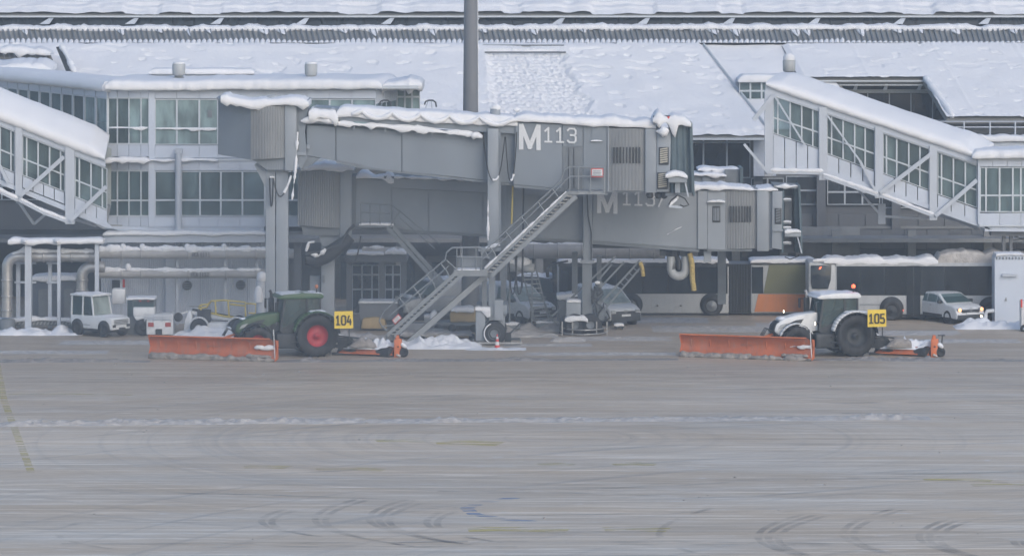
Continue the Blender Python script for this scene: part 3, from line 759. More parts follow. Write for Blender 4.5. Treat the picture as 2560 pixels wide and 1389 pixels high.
# walkway rail at the lower right of the roof
gr = empty('roof_walkway_rail', P(2450, 345, 240), 'thin snowy guard rail along the roof edge at the far right', 'railing')
for y in (304, 318): MB().tube([P(2350, y, 240), P(2640, y, 240)], .035, 6).build('rail', M['white_steel'], gr)
for x in (2410, 2475, 2538, 2600): MB().tube([P(x, 304, 240), P(x, 345, 240)], .05, 6).build('post', M['white_steel'], gr)
MB().rect(2380, 2700, 333, 343, 240.6, .5).build('dark_gap', M['wall_dark'], term)
cap(term, [(2380, 352), (2700, 352)], 239.2, 240.5, t=.28, seed=40)
MB().rect(2380, 2700, 345, 420, 239.3, 1).build('roof_parapet', M['clad'], term)

# --- roof vents
def vent(px0, px1, y0, y1, Y, label, snowy=False):
    t = empty('roof_vent', P((px0 + px1) / 2, y1, Y), label, 'vent', 'roof vents')
    r = (px1 - px0) / 2 * Y / F; c = P((px0 + px1) / 2, y1, Y); h = (y1 - y0) * Y / F
    MB().lathe(c, (0, 0, 1), [(-.35, r * .6), (0, r * .62), (0.01, r * .8), (.08, r), (h * .95, r * 1.03), (h, r * .9), (h + .02, 0)], 24).build('vent_drum', M['duct_white'], t)
    MB().lathe(c, (0, 0, 1), [(-.4, r * .9), (-.05, r * .85)], 16).build('vent_base', M['grey_dark'], t)
    MB().lathe(c + V(0, 0, h + .02), (0, 0, 1), [(-.02, r * .95), (.05 + .1 * snowy, r * .98), (.1 + .2 * snowy, r * .6), (.12 + .24 * snowy, 0)], 16).build('snow_cover', M['snow'], t)
vent(431, 463, 160, 190, 226, 'grey drum vent on the glass pavilion roof, left one')
vent(762, 793, 160, 190, 226, 'grey drum vent on the glass pavilion roof, right one')
vent(1957, 1988, 150, 180, 238.6, 'snow capped pale vent at the top of the right glass stair', True)

# --- terminal facade under the eave
wl = MB().rect(-300, 2800, 300, 812, 241.6, .5)
wl.build('facade_wall', M['wall_grey'], term)
def tw(x0, x1, y0, y1, n, rows=(0, .5, 1), gm='glass_dark', Y=241.4):
    glazed(term, (x0, y0), (x1, y0), (x1, y1), (x0, y1), [lerp(x0, x1, i / n) for i in range(n + 1)], list(rows), Y, gm)
tw(1700, 1876, 348, 445, 3, (0, .08, 1))
tw(1878, 1960, 445, 530, 2)
tw(1965, 2058, 440, 512, 1); tw(2068, 2200, 448, 512, 3); tw(2205, 2420, 452, 520, 5)
tw(-40, 270, 430, 500, 7)
for x in (1885, 2042, 2230): MB().rect(x, x + 22, 420, 575, 240.8, .4).build('pilaster', M['wall_grey'], term)
for i, x in enumerate(range(1900, 2560, 66)):
    MB().rect(x, x + 64, 535, 566, 241.3, .1).build('wall_panel', M['wall_grey'], term)
MB().rect(1740, 2560, 566, 572, 241.0, .3).build('wall_band', M['concrete'], term)
# dark underpass level with pale fascia panels
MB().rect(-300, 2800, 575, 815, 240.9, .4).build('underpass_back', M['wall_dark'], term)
for i, x in enumerate(range(2150, 2760, 56)):
    MB().rect(x, x + 54, 574, 622, 239.6, .12).build('fascia_panel', M['wall_grey'], term)
MB().rect(2000, 2150, 568, 600, 239.5, .3).build('duct_box', M['concrete'], term)
MB().rect(2150, 2760, 625, 642, 239.8, .3).build('shadow_joint', M['wall_dark'], term)
MB().rect(1990, 2150, 600, 750, 239.9, .15).build('roller_door', M['concrete'], term)
text(term, '02', 2366, 607, 14, 239.5, 'grey_dark', w=.55, sw=.14)
m = MB()
for i in range(6): m.rect(2372 + i * 7, 2375 + i * 7, 578 + (i % 2) * 2, 583, 239.5, .04)
m.build('indicator_dots', M['grey_dark'], term)
for x in (1725, 1830, 1950, 2080, 2270, 2460): MB().rect(x, x + 20, 575, 760, 238.6, .5).build('column', M['concrete'], term)
# ground floor behind the bridges: columns, glazed doors, panels
for i, (a, b) in enumerate([(655, 740), (742, 800), (830, 905), (910, 985), (990, 1060), (1064, 1150), (1156, 1250), (1256, 1330), (1336, 1420), (1426, 1500)]):
    MB().rect(a, b, 640, 762, 240.4, .2).build('wall_panel', M[('wall_grey', 'wall_dark', 'concrete')[i % 3]], term)
for x in (735, 812, 990, 1150, 1250, 1292, 1340, 1430, 1500, 1560, 1612):
    MB().rect(x, x + 18, 600, 764, 237.6, .5).build('column', M['wall_grey' if x % 2 else 'concrete'], term)
for x in (852, 884, 918, 1010, 1080):
    MB().rect(x, x + 28, 655, 760, 239.2, .05).build('glass_door', M['glass_dark'], term)
for x, w in ((925, 10), (1000, 8), (1345, 7), (1070, 14)):
    MB().rect(x, x + w, 700, 726, 239.0, .05).build('lit_sign_panel', M['clad'], term)
MB().rect(-300, 2800, 596, 606, 237.2, 3.0).build('soffit_beam', M['concrete'], term)
MB().rect(1290, 1640, 575, 598, 236.6, .5).build('soffit_beam', M['wall_grey'], term)

# --- light mast
mast = empty('light_mast', P(1176, 753, 223.8) * 1.0, 'tall tapering grey floodlight mast rising behind the jet bridges', 'mast')
base = P(1176, 753, 223.8); top = P(1178, -60, 223.8)
MB().tube([V(base.x, 223.8, 0), V(top.x, 223.8, top.z + 3)], [.47, .33], 20).build('pole', mat('mast_grey', (0.17, 0.18, 0.20), .6, var=.04, dirt=.2, dirtcol=(.18, .18, .18)), mast)
MB().lathe(V(base.x, 223.8, 0), (0, 0, 1), [(0, .7), (.3, .7), (.32, .5)], 16).build('base_plate', M['concrete'], mast)
roll(mast, [V(top.x + .36, 223.7, 9), V(top.x + .31, 223.7, 19)], .03, 3)
# ================================================================== GLASS PAVILION (left)
Yn = 224.0
pav = empty('glass_pavilion', P(460, 790, Yn + 2), 'two storey white panelled glass pavilion with bay window behind the jet bridges', 'building')
def hpanels(parent, xs, y0, y1, Y, mt='clad', d=0.06, g=.5, name='cladding_panel'):
    for a, b in zip(xs[:-1], xs[1:]): MB().rect(a + g, b - g, y0, y1, Y, d).build(name, M[mt], parent)
# bay (angled facets) : left facet recedes a little to the left
def bay(x0, x1, yt, yb, xs, pane_rows, ptop, pbot):
    TL, TR = P(x0, yt, Yn + .55), P(x1, yt, Yn); BL, BR = P(x0, yb, Yn + .55), P(x1, yb, Yn)
    fm = fmap(TL, TR, BR, BL)
    f = lambda y: (y - yt) / (yb - yt)
    us = [(x - x0) / (x1 - x0) for x in xs]
    cells(pav, fm, us, [0, f(ptop[1])], 0, .07, 'cladding_panel', 'clad', (.006, .004))
    cells(pav, fm, us, [f(pbot[0]), 1], 0, .07, 'cladding_panel', 'clad', (.006, .004))
    vs = [f(y) for y in pane_rows]
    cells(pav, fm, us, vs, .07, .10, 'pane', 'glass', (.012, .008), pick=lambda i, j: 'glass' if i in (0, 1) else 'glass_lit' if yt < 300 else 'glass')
    mull(pav, fm, us, vs, .013, .012, 0.0, .12)
    c = cell(fm, 0, 1, 0, f(ptop[1]), .08, .3); c.build('backing', M['clad'], pav)
    c = cell(fm, 0, 1, f(pbot[0]), 1, .08, .3); c.build('backing', M['clad'], pav)
bx = [270, 293, 322, 352, 372]
bay(270, 372, 222, 392, bx, [245, 319, 360], (222, 244), (362, 392))
bay(268, 372, 402, 566, bx, [427, 501, 540], (402, 425), (542, 566))
# flat part, upper and lower storey
MB().rect(372, 387, 222, 566, Yn - .03, .3).build('corner_post', M['clad'], pav)
ux = [387, 442, 498, 545, 600, 656, 712, 768, 824, 880, 940]
hpanels(pav, ux, 225, 246, Yn)
hpanels(pav, ux, 364, 394, Yn)
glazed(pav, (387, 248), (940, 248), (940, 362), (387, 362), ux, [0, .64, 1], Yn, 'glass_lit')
hpanels(pav, ux[:6] + [662], 402, 426, Yn); hpanels(pav, ux[:6] + [662], 542, 566, Yn)
lx = [387, 440, 453, 500, 552, 606, 662, 716, 770, 830]
glazed(pav, (387, 428), (830, 428), (830, 540), (387, 540), lx, [0, .645, 1], Yn, 'glass')
MB().rect(387, 830, 402, 427, Yn + .08, .2).build('backing', M['clad'], pav)
MB().rect(387, 830, 541, 566, Yn + .08, .2).build('backing', M['clad'], pav)
MB().rect(387, 940, 222, 247, Yn + .08, .2).build('backing', M['clad'], pav)
MB().rect(387, 830, 363, 402, Yn + .08, .2).build('backing', M['clad'], pav)
MB().rect(266, 940, 398, 402, Yn - .06, .3).build('storey_band', M['frame'], pav)
# downpipe
MB().tube([P(446, 378, Yn - .22), P(446, 585, Yn - .22)], .16, 12).build('downpipe', M['white_steel'], pav)
MB().rect(438, 455, 372, 384, Yn - .35, .3).build('downpipe_head', M['white_steel'], pav)
# blue poster seen through the lower windows
MB().rect(611, 658, 436, 498, Yn + .14, .03).build('blue_poster', M['blue'], pav)
# rooms inside
for (x0, x1, y0, y1) in ((272, 936, 222, 398), (272, 830, 402, 566)):
    MB().rect(x0, x1, y0, y1, Yn + 4.3, .15).build('room_back_wall', M['interior'], pav)
    MB().rect(x0, x1, y1 - 4, y1, Yn + .35, 3.9).build('room_floor', M['concrete'], pav)
    MB().rect(x0, x1, y0, y0 + 3, Yn + .35, 3.9).build('room_ceiling', M['interior'], pav)
for x in (300, 400, 455, 520, 580, 640, 700, 790, 900):
    MB().rect(x, x + 7, 240, 395, Yn + 2.0, .12).build('inner_column', M['white_steel'], pav)
for x in (330, 420, 480, 560, 625):
    MB().rect(x, x + 6, 404, 562, Yn + 2.0, .12).build('inner_column', M['white_steel'], pav)
for (a, b, c, d) in ((392, 250, 440, 290), (440, 318, 500, 356), (460, 250, 430, 356), (300, 440, 340, 530)):
    MB().bar(P(a, b, Yn + 1.4), P(c, d, Yn + 1.4), .1).build('inner_brace', M['white_steel'], pav)
MB().rect(519, 530, 276, 294, Yn + .02, .03).build('notice', M['grey_dark'], pav)
# bottom of the pavilion
MB().slab([(272, 566), (660, 566), (660, 578), (300, 578)], Yn + .1, 4).build('underside', M['clad'], pav)
MB().slab([(290, 578), (830, 578), (830, 586), (300, 586)], Yn + .5, 3).build('underside', M['concrete'], pav)
MB().slab([(258, 586), (662, 586), (662, 606), (262, 606)], Yn - .6, .5).build('service_beam', M['clad'], pav)
cap(pav, [(257, 586), (664, 584)], Yn - .7, Yn + .2, t=.17, droop=.06, seed=51)
# storey snow ledge
cap(pav, [(262, 402), (320, 402), (374, 402)], Yn - .35, Yn + .1, t=.16, droop=.12, rough=.4, seed=52)
cap(pav, [(374, 401), (545, 401)], Yn - .12, Yn + .05, t=.10, droop=.05, rough=.5, seed=53)
# window sill snow
for a, b, y in ((272, 368, 320), (388, 540, 322), (272, 360, 398)):
    cap(pav, [(a, y), (b, y)], Yn - .03, Yn + .04, t=.05, droop=.03, rough=.9, seed=a, over=.03)
# main roof slab + snow
MB().slab([(268, 217), (1046, 215), (1046, 222), (268, 222)], Yn - .1, 6).build('roof_slab', M['frame'], pav)
cap(pav, [(264, 219), (380, 222), (600, 219), (800, 218), (955, 218)], Yn - .25, Yn + 6, t=.42, droop=.12, rough=.10, seed=54, over=.22, off=(.6, .1))
cap(pav, [(955, 221), (1000, 219), (1056, 216)], Yn + .6, Yn + 6, t=.40, droop=.16, rough=.45, seed=55, over=.25)
# raised skylight kerb behind
MB().slab([(378, 182), (632, 182), (632, 192), (378, 192)], Yn + 4.2, 1.5).build('skylight_kerb', M['clad'], pav)
cap(pav, [(372, 184), (636, 184)], Yn + 4.1, Yn + 6, t=.26, droop=.04, rough=.08, seed=56)
# right end of the upper storey: angled glazed end
TLb, TRb = P(940, 225, Yn), P(992, 216, Yn + 2.2); BLb, BRb = P(940, 392, Yn), P(992, 392, Yn + 2.2)
fm = fmap(TLb, TRb, BRb, BLb)
cells(pav, fm, [0, .35, .68, 1], [0, .2], 0, .1, 'cladding_panel', 'clad', (.01, .002))
cells(pav, fm, [0, .35, .68, 1], [.2, 1], 0.02, .1, 'pane', 'glass', (.04, .01))
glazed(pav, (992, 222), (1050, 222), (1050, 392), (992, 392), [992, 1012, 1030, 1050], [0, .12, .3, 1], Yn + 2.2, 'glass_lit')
MB().rect(944, 1048, 224, 395, Yn + 5.6, .2).build('room_back_wall', M['interior'], pav)
# ground floor block below the pavilion: ribbed panels, vents, column
gfl = empty('service_block', P(440, 815, Yn + 1), 'pale ribbed metal service block under the glass pavilion with two round vents', 'building')
xs = [252, 306, 372, 418, 440, 500, 560, 618, 662, 720]
for a, b in zip(xs[:-1], xs[1:]):
    n = max(3, int((b - a) / 5))
    MB().rect(a, b, 606, 812, Yn + 1.05, .3).build('wall_backing', M['clad'], gfl)
    corr(a + .6, b - .6, (606, 606), (812, 812), Yn + 1.0, n, .02, 0, .04).build('ribbed_panel', M['clad'], gfl)
MB().rect(414, 438, 606, 812, Yn + .7, .3).build('column', M['clad'], gfl)
for cx, cy in ((468, 713), (602, 712)):
    c = P(cx, cy, Yn + .93); r = 12 * Yn / F
    MB().lathe(c, (0, -1, 0), [(0, r), (.06, r), (.06, r * .85), (.0, r * .85)], 20).build('vent_ring', M['grey_dark'], gfl)
    m = MB()
    for k in range(5):
        z = -r * .7 + k * r * .35; hw = math.sqrt(max(.01, r * r * .75 - z * z))
        m.box(c.x - hw, c.x + hw, c.y - .05, c.y, c.z + z - .02, c.z + z + .03)
    m.build('vent_slats', M['dark'], gfl)
MB().rect(280, 312, 700, 726, Yn + .85, .1).build('doorway', M['dark'], gfl)
MB().rect(300, 312, 698, 722, Yn + .78, .06).build('red_plate', M['red_paint'], gfl)
MB().rect(262, 415, 795, 812, Yn + .9, .1).build('plinth', M['concrete'], gfl)

# ================================================================== RAMP CORRIDORS
def strip(parent, A0, A1, h0, h1, name, mt, d=.08, n=1, g=0.004):
    """row of panels between 3D lines: A0->A1 top edge, dropping h metres"""
    fm = fmap(A0, A1, A1 - V(0, 0, h1), A0 - V(0, 0, h0))
    cells(parent, fm, [i / n for i in range(n + 1)], [0, 1], 0, d, name, mt, (g, 0.0))
# upper left corridor, running from the terminal to the pavilion
cor = empty('glazed_corridor', P(130, 300, 230), 'glazed corridor sloping in from the left edge to the pavilion upper floor', 'corridor')
ca, cb = P(-60, 191, 240.5), P(268, 224, Yn + .4)
fm = fmap(ca, cb, cb - V(0, 0, 3.3), P(-60, 191, 240.5) - V(0, 0, 3.3))
us = [i / 12 for i in range(13)]
cells(cor, fm, us, [0, .13], 0, .08, 'cladding_panel', 'clad', (.003, .002))
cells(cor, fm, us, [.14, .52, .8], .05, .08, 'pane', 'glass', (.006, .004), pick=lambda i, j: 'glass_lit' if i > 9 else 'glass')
cells(cor, fm, us, [.81, 1], 0, .08, 'cladding_panel', 'clad', (.003, .002))
mull(cor, fm, us, [.14, .8], .005, .008, -.02, .1)
c = cell(fm, 0, 1, 0, 1, 2.6, 2.8); c.build('back_wall', M['interior'], cor)
for i in range(1, 12, 2): MB().bar(fm(i / 12, .2, 1.2), fm((i + 1) / 12, .8, 1.2), .1).build('inner_brace', M['white_steel'], cor)
rows = []
for i in range(121):
    u = i / 120; a = fm(u, 0, 0); row = []
    n1 = nz(a.x, 1, 1, .8)
    for (d, z) in ((-.05, -.12), (-.25, -.05), (-.3, .15), (-.15, .38), (.4, .5), (1.2, .55), (2.2, .5), (3.0, .4), (3.1, 0)):
        row.append(a + fm.N * d + V(0, 0, z * (1 + .12 * n1) - (.04 * nz(a.x, 4, 4, 3) if z < 0 else 0)))
    rows.append(row)
m = MB().grid(rows)
for r in (rows[0], rows[-1]): m.add(r, [tuple(range(len(r)))])
m.build('snow_cover', M['snow'], cor)
c = cell(fm, 0, 1, -.01, .01, 0, 2.8); c.build('roof_slab', M['frame'], cor)

def ramp(parent, top, Yf, off, posts, bays, strip_h, roof_t, label_snow_seed, mat_glass='glass', diags=(), bot=(), inner=True):
    """sloping glazed stair tunnel. top: pixel line [(x,y),(x,y)] of the roof's front eave; off: vector to the rear side"""
    (x0, y0), (x1, y1) = top
    yt = lambda x: y0 + (y1 - y0) * (x - x0) / (x1 - x0)
    off = Vector(off)
    # eave beam
    MB().prism([P(x0, y0, Yf), P(x1, y1, Yf), P(x1, y1 + 15, Yf), P(x0, y0 + 15, Yf)][::-1], (0, .25, 0)).build('eave_beam', M['clad'], parent)
    MB().prism([P(x0, y0 + 16, Yf - .04), P(x1, y1 + 16, Yf - .04), P(x1, y1 + 18, Yf - .04), P(x0, y0 + 18, Yf - .04)][::-1], (0, .2, 0)).build('eave_trim', M['frame'], parent)
    # roof plate
    a, b = P(x0, y0, Yf), P(x1, y1, Yf)
    MB().hexa([a, b, b + V(0, 0, .1), a + V(0, 0, .1), a + off, b + off, b + off + V(0, 0, .1), a + off + V(0, 0, .1)]).build('roof_plate', M['frame'], parent)
    rows = []; n = int((b - a).length / .15)
    for i in range(n + 1):
        u = i / n; p = a.lerp(b, u) + V(0, 0, .08); n1 = nz(p.x, label_snow_seed, 1, .9); row = []
        e = min(1, .4 + min(i, n - i) * .12)
        for (f, d, z) in ((0, -.05, -.13), (0, -.2, -.06), (0, -.24, .12), (0, -.12, .30), (.12, 0, .40), (.35, 0, .46), (.6, 0, .47), (.85, 0, .40), (1, 0, .25), (1.03, 0, 0)):
            q = p + off * f + V(0, d, z * roof_t * (1 + .10 * n1) * e + (.05 * nz(p.x, 2, label_snow_seed, 3.1) if z < 0 else .03 * nz(p.x, f * 3, 5, 1.2)))
            row.append(q)
        rows.append(row)
    m = MB().grid(rows)
    for r in (rows[0], rows[-1]): m.add(r, [tuple(range(len(r)))])
    m.build('snow_cover', M['snow'], parent)
    # posts
    for (xa, xb, ya, yb) in posts:
        MB().rect(xa, xb, ya, yb, Yf - .12, .35).build('post', M['white_steel'], parent)
    # glazed bays
    for (xa, xb, n, ta, tb, ba, bb) in bays:
        glazed(parent, (xa, ta), (xb, tb), (xb, bb), (xa, ba), [lerp(xa, xb, f) for f in n], [0, .58, 1], Yf + .1, mat_glass, bar=1.9)
    for poly in strip_h:
        (xa, ta), (xb, tb), (xc, tc), (xd, td) = poly
        k = max(1, round((xb - xa) / 30))
        fm = fpx((xa, ta), (xb, tb), (xc, tc), (xd, td), Yf + .06)
        cells(parent, fm, [i / k for i in range(k + 1)], [0, 1], 0, .12, 'cladding_panel', 'clad', (.01, 0))
    # rear wall seen through the glass
    (xa, xb) = (bays[0][0], bays[-1][1]); ta, tb = bays[0][3], bays[-1][4]; ba, bb = bays[0][5] + 40, bays[-1][6] + 40
    bw = [P(xa, ba, Yf) + off * .9, P(xb, bb, Yf) + off * .9, P(xb, tb, Yf) + off * .9, P(xa, ta, Yf) + off * .9]
    MB().hexa(bw + [q + V(0, .1, 0) for q in bw]).build('rear_wall', M['interior'], parent)
    fl = [P(xa, ba - 4, Yf + .4), P(xb, bb - 4, Yf + .4), P(xb, bb, Yf + .4), P(xa, ba, Yf + .4)][::-1]
    MB().hexa(fl + [q + off * .85 for q in fl]).build('floor_plate', M['concrete'], parent)
    k = int((xb - xa) / 45)
    for i in range(k):
        x = xa + (i + .5) * 45; u = (x - xa) / (xb - xa); yy = lerp(ta, tb, u); y2 = lerp(ba, bb, u)
        q0 = P(x, yy + 4, Yf) + off * .8; q1 = P(x, y2 - 5, Yf) + off * .8
        MB().bar(q0, q1, .16).build('inner_post', M['white_steel'], parent)
    for (a, b, w) in diags:
        MB().bar(P(*a, Yf - .16), P(*b, Yf - .16), w, w).build('brace', M['white_steel'], parent)
    for pts, w, sn in bot:
        for a, b in zip(pts[:-1], pts[1:]):
            MB().bar(P(*a, Yf - .1), P(*b, Yf - .1), w, w).build('chord', M['white_steel'], parent)
        if sn: roll(parent, [P(x, y, Yf - .1) + V(0, 0, w * .55) for x, y in pts], w * .62, seed=pts[0][0] * .01, rough=.35)

rt = empty('glazed_stair_ramp', P(2200, 640, 228), 'white glazed stair ramp descending to the right edge under deep snow', 'corridor')
Yr = 226.5
ramp(rt, [(1914, 216), (2446, 396)], Yr, (1.15, 3.2, .45),
     posts=[(1912, 1932, 226, 440), (2048, 2068, 268, 450), (2188, 2208, 318, 495), (2324, 2343, 364, 550)],
     bays=[(1933, 2048, [0, .1, .37, .62, .86, 1], 240, 276, 333, 372), (2067, 2187, [0, .1, .34, .58, .8, 1], 286, 325, 384, 428),
           (2207, 2323, [0, .08, .3, .56, .8, 1], 334, 372, 433, 476), (2344, 2443, [0, .1, .4, .7, 1], 380, 414, 485, 520)],
     strip_h=[[(1933, 335), (2048, 374), (2048, 424), (1933, 424)], [(2067, 386), (2187, 430), (2187, 466), (2067, 424)],
              [(2207, 435), (2323, 478), (2323, 512), (2207, 472)], [(2344, 487), (2446, 524), (2446, 552), (2344, 518)]],
     roof_t=1.0, label_snow_seed=3,
     diags=[((1934, 236), (2012, 362), .09), ((2068, 288), (2150, 402), .09), ((2150, 402), (2190, 480), .12), ((2200, 482), (2326, 386), .2), ((2338, 540), (2442, 450), .2), ((1922, 434), (1860, 360), .14),
            ((1932, 240), (1884, 300), .22)],
     bot=[([(1925, 430), (2058, 432)], .18, True), ([(2058, 440), (2120, 462), (2196, 488)], .18, True), ([(2200, 488), (2335, 540)], .16, True)])
for a, b in (((2100, 424), (2204, 540)), ((2204, 540), (2330, 548))): MB().bar(P(*a, Yr + 2.6), P(*b, Yr + 2.6), .12).build('brace', M['white_steel'], rt)
MB().rect(2196, 2214, 510, 560, Yr + 2.5, .2).build('post', M['white_steel'], rt)
# bottom edge beam
MB().prism([P(2068, 424, Yr), P(2446, 552, Yr), P(2480, 575, Yr), P(2446, 566, Yr), P(2068, 434, Yr)][::-1], (0, .2, 0)).build('bottom_beam', M['clad'], rt)
MB().prism([P(2068, 430, Yr + 3), P(2446, 558, Yr + 3), P(2446, 575, Yr + 3), P(2068, 445, Yr + 3)][::-1], (0, .3, 0)).build('bottom_beam', M['clad'], rt)
cap(rt, [(1846, 204), (1915, 203), (1990, 205)], 243.2, 245.5, t=.38, rough=.1, seed=66)
# side wall of the head of the stair, left of the first post
glazed(rt, (1848, 205), (1932, 205), (1932, 345), (1848, 345), [1848, 1876, 1904, 1932], [0, .16, .62, 1], 243.4, 'glass')
MB().rect(1884, 1940, 345, 440, 240.2, .2).build('cladding_panel', M['clad'], rt)
# square head house at the foot of the ramp
hh = empty('ramp_landing_house', P(2520, 640, Yr), 'small glazed landing box at the right edge below the snowy ramp', 'building')
MB().rect(2445, 2640, 392, 400, Yr - .25, 3.6).build('roof_slab', M['frame'], hh)
cap(hh, [(2430, 393), (2500, 393), (2640, 390)], Yr - .3, Yr + 3.2, t=.42, droop=.08, rough=.12, seed=61, over=.25)
MB().rect(2445, 2450, 400, 560, Yr - .15, .3).build('corner_post', M['clad'], hh)
hpanels(hh, [2448, 2482, 2518, 2554, 2600], 400, 416, Yr - .1)
glazed(hh, (2450, 418), (2600, 418), (2600, 530), (2450, 530), [2450, 2465, 2499, 2532, 2552, 2600], [0, .63, 1], Yr - .1, 'glass')
hpanels(hh, [2448, 2499, 2552, 2600], 533, 562, Yr - .1)
MB().rect(2448, 2640, 562, 566, Yr - .16, 3.4).build('floor_band', M['frame'], hh)
MB().slab([(2462, 566), (2640, 566), (2640, 580), (2462, 578)], Yr, 3).build('underside', M['clad'], hh)
MB().rect(2455, 2640, 400, 562, Yr + 3.2, .2).build('rear_wall', M['interior'], hh)
for x in (2475, 2520): MB().rect(x, x + 9, 402, 560, Yr + 1.8, .15).build('inner_post', M['white_steel'], hh)
for x in (2506, 2524): MB().rect(x, x + 8, 580, 805, Yr + .8, .3).build('column', M['wall_grey'], hh)
MB().rect(2478, 2600, 578, 590, Yr + .4, 1).build('column_head', M['wall_grey'], hh)
m = MB()
for a, b in (((2534, 588), (2600, 620)), ((2534, 600), (2600, 588)), ((2534, 604), (2600, 606))): m.bar(P(*a, Yr + 1), P(*b, Yr + 1), .08)
m.build('cross_braces', M['grey_dark'], hh)

lt = empty('glazed_stair_ramp', P(90, 640, 228), 'white glazed stair ramp descending from the left edge to the pavilion', 'corridor')
Yq = 222.0
ramp(lt, [(-120, 250), (263, 402)], Yq, (0, 2.4, 1.0),
     posts=[(38, 55, 312, 502), (163, 186, 362, 560)],
     bays=[(-60, 37, [0, .3, .62, .9, 1], 290, 330, 392, 432), (56, 162, [0, .1, .37, .64, .9, 1], 338, 380, 438, 480), (187, 268, [0, .14, .5, .85, 1], 390, 422, 492, 525)],
     strip_h=[[(-60, 394), (37, 434), (37, 462), (-60, 422)], [(56, 440), (162, 482), (162, 510), (56, 468)], [(187, 494), (268, 527), (268, 556), (187, 524)]],
     roof_t=1.25, label_snow_seed=9,
     diags=[((50, 490), (160, 392), .2), ((176, 552), (266, 466), .2), ((0, 415), (20, 455), .16)],
     bot=[([(-40, 460), (44, 500)], .16, True), ([(48, 500), (110, 532), (165, 552)], .16, True)])
MB().prism([P(-60, 424, Yq), P(268, 556, Yq), P(285, 572, Yq), P(268, 570, Yq), P(-60, 436, Yq)][::-1], (0, .2, 0)).build('bottom_beam', M['clad'], lt)
MB().prism([P(40, 500, Yq + 3), P(240, 560, Yq + 3), P(240, 568, Yq + 3), P(40, 508, Yq + 3)][::-1], (0, .3, 0)).build('bottom_beam', M['white_steel'], lt)
for a, b in (((30, 480), (85, 560)), ((85, 560), (120, 530))): MB().bar(P(*a, Yq + 2.8), P(*b, Yq + 2.8), .14).build('brace', M['white_steel'], lt)
# pavilion underside link slope
MB().slab([(190, 540), (300, 566), (300, 575), (262, 574)], Yn + 1, 2).build('link_soffit', M['clad'], pav)

# ================================================================== PIPE RACKS
pr = empty('pipe_rack', P(145, 828, 220.5), 'white post rack under a snow topped beam at the left carrying bent silver ducts', 'pipe rack')
Yp = 220.3
for x0, x1, yb in ((62, 78, 831), (143, 151, 831), (237, 247, 831)):
    MB().rect(x0, x1, 606, yb, Yp, .25).build('post', M['white_steel'], pr)
for x0, x1, yb in ((40, 50, 822), (120, 129, 820), (76, 80, 820)):
    MB().rect(x0, x1, 650, yb, Yp + 1.6, .2).build('post', M['white_steel'], pr)
MB().rect(22, 258, 600, 610, Yp + .1, .3).build('beam', M['white_steel'], pr)
cap(pr, [(20, 604), (70, 606), (150, 606), (258, 603)], Yp - .05, Yp + .9, t=.20, droop=.10, rough=.2, seed=71, over=.14)
for x in (56, 137): roll(pr, [P(x, 600, Yp - .1), P(x + 8, 604, Yp - .5)], .12, x)
for y in (655, 703): MB().rect(36, 90, y, y + 5, Yp + 1.5, .1).build('cross_arm', M['white_steel'], pr); MB().rect(116, 145, y, y + 5, Yp + 1.5, .1).build('cross_arm', M['white_steel'], pr)
pd = empty('silver_duct', P(18, 800, Yp + .9), 'silver insulated duct bending down at the left edge, outer one', 'duct')
def arc(cx, cy, r, a0, a1, n=8): return [(cx + r * math.cos(R(lerp(a0, a1, i / n))), cy - r * math.sin(R(lerp(a0, a1, i / n)))) for i in range(n + 1)]
path = [(18, 792)] + arc(45, 668, 27, 180, 90, 9) + [(245, 641)]
MB().tube([P(x, y, Yp + .9) for x, y in path], .27, 16).build('duct', M['galv'], pd)
for y in (700, 740, 775): MB().lathe(P(18, y, Yp + .9), (0, 0, 1), [(-.04, .28), (-.04, .31), (.04, .31), (.04, .28)], 16).build('duct_collar', M['galv'], pd)
for x in (70, 110, 180, 225): MB().lathe(P(x, 641, Yp + .9), (1, 0, 0), [(-.04, .28), (-.04, .31), (.04, .31), (.04, .28)], 16).build('duct_collar', M['galv'], pd)
roll(pd, [P(25, 640, Yp + .8), P(60, 625, Yp + .8), P(110, 628, Yp + .8), P(170, 627, Yp + .8), P(235, 628, Yp + .8)], .11, 3, rough=.6)
MB().lathe(P(18, 826, Yp + .9), (0, 0, 1), [(0, .40), (.55, .40), (.58, .28)], 16).build('duct_foot', M['grey_dark'], pd)
pd2 = empty('silver_duct', P(205, 735, Yp + 1.2), 'shorter silver duct elbow behind the white tow tractor', 'duct')
path = [(205, 815)] + arc(228, 690, 23, 180, 90, 8) + [(262, 667)]
MB().tube([P(x, y, Yp + 1.2) for x, y in path], .28, 16).build('duct', M['galv'], pd2)
for y in (700, 725): MB().lathe(P(205, y, Yp + 1.2), (0, 0, 1), [(-.04, .29), (-.04, .32), (.04, .32), (.04, .29)], 16).build('duct_collar', M['galv'], pd2)
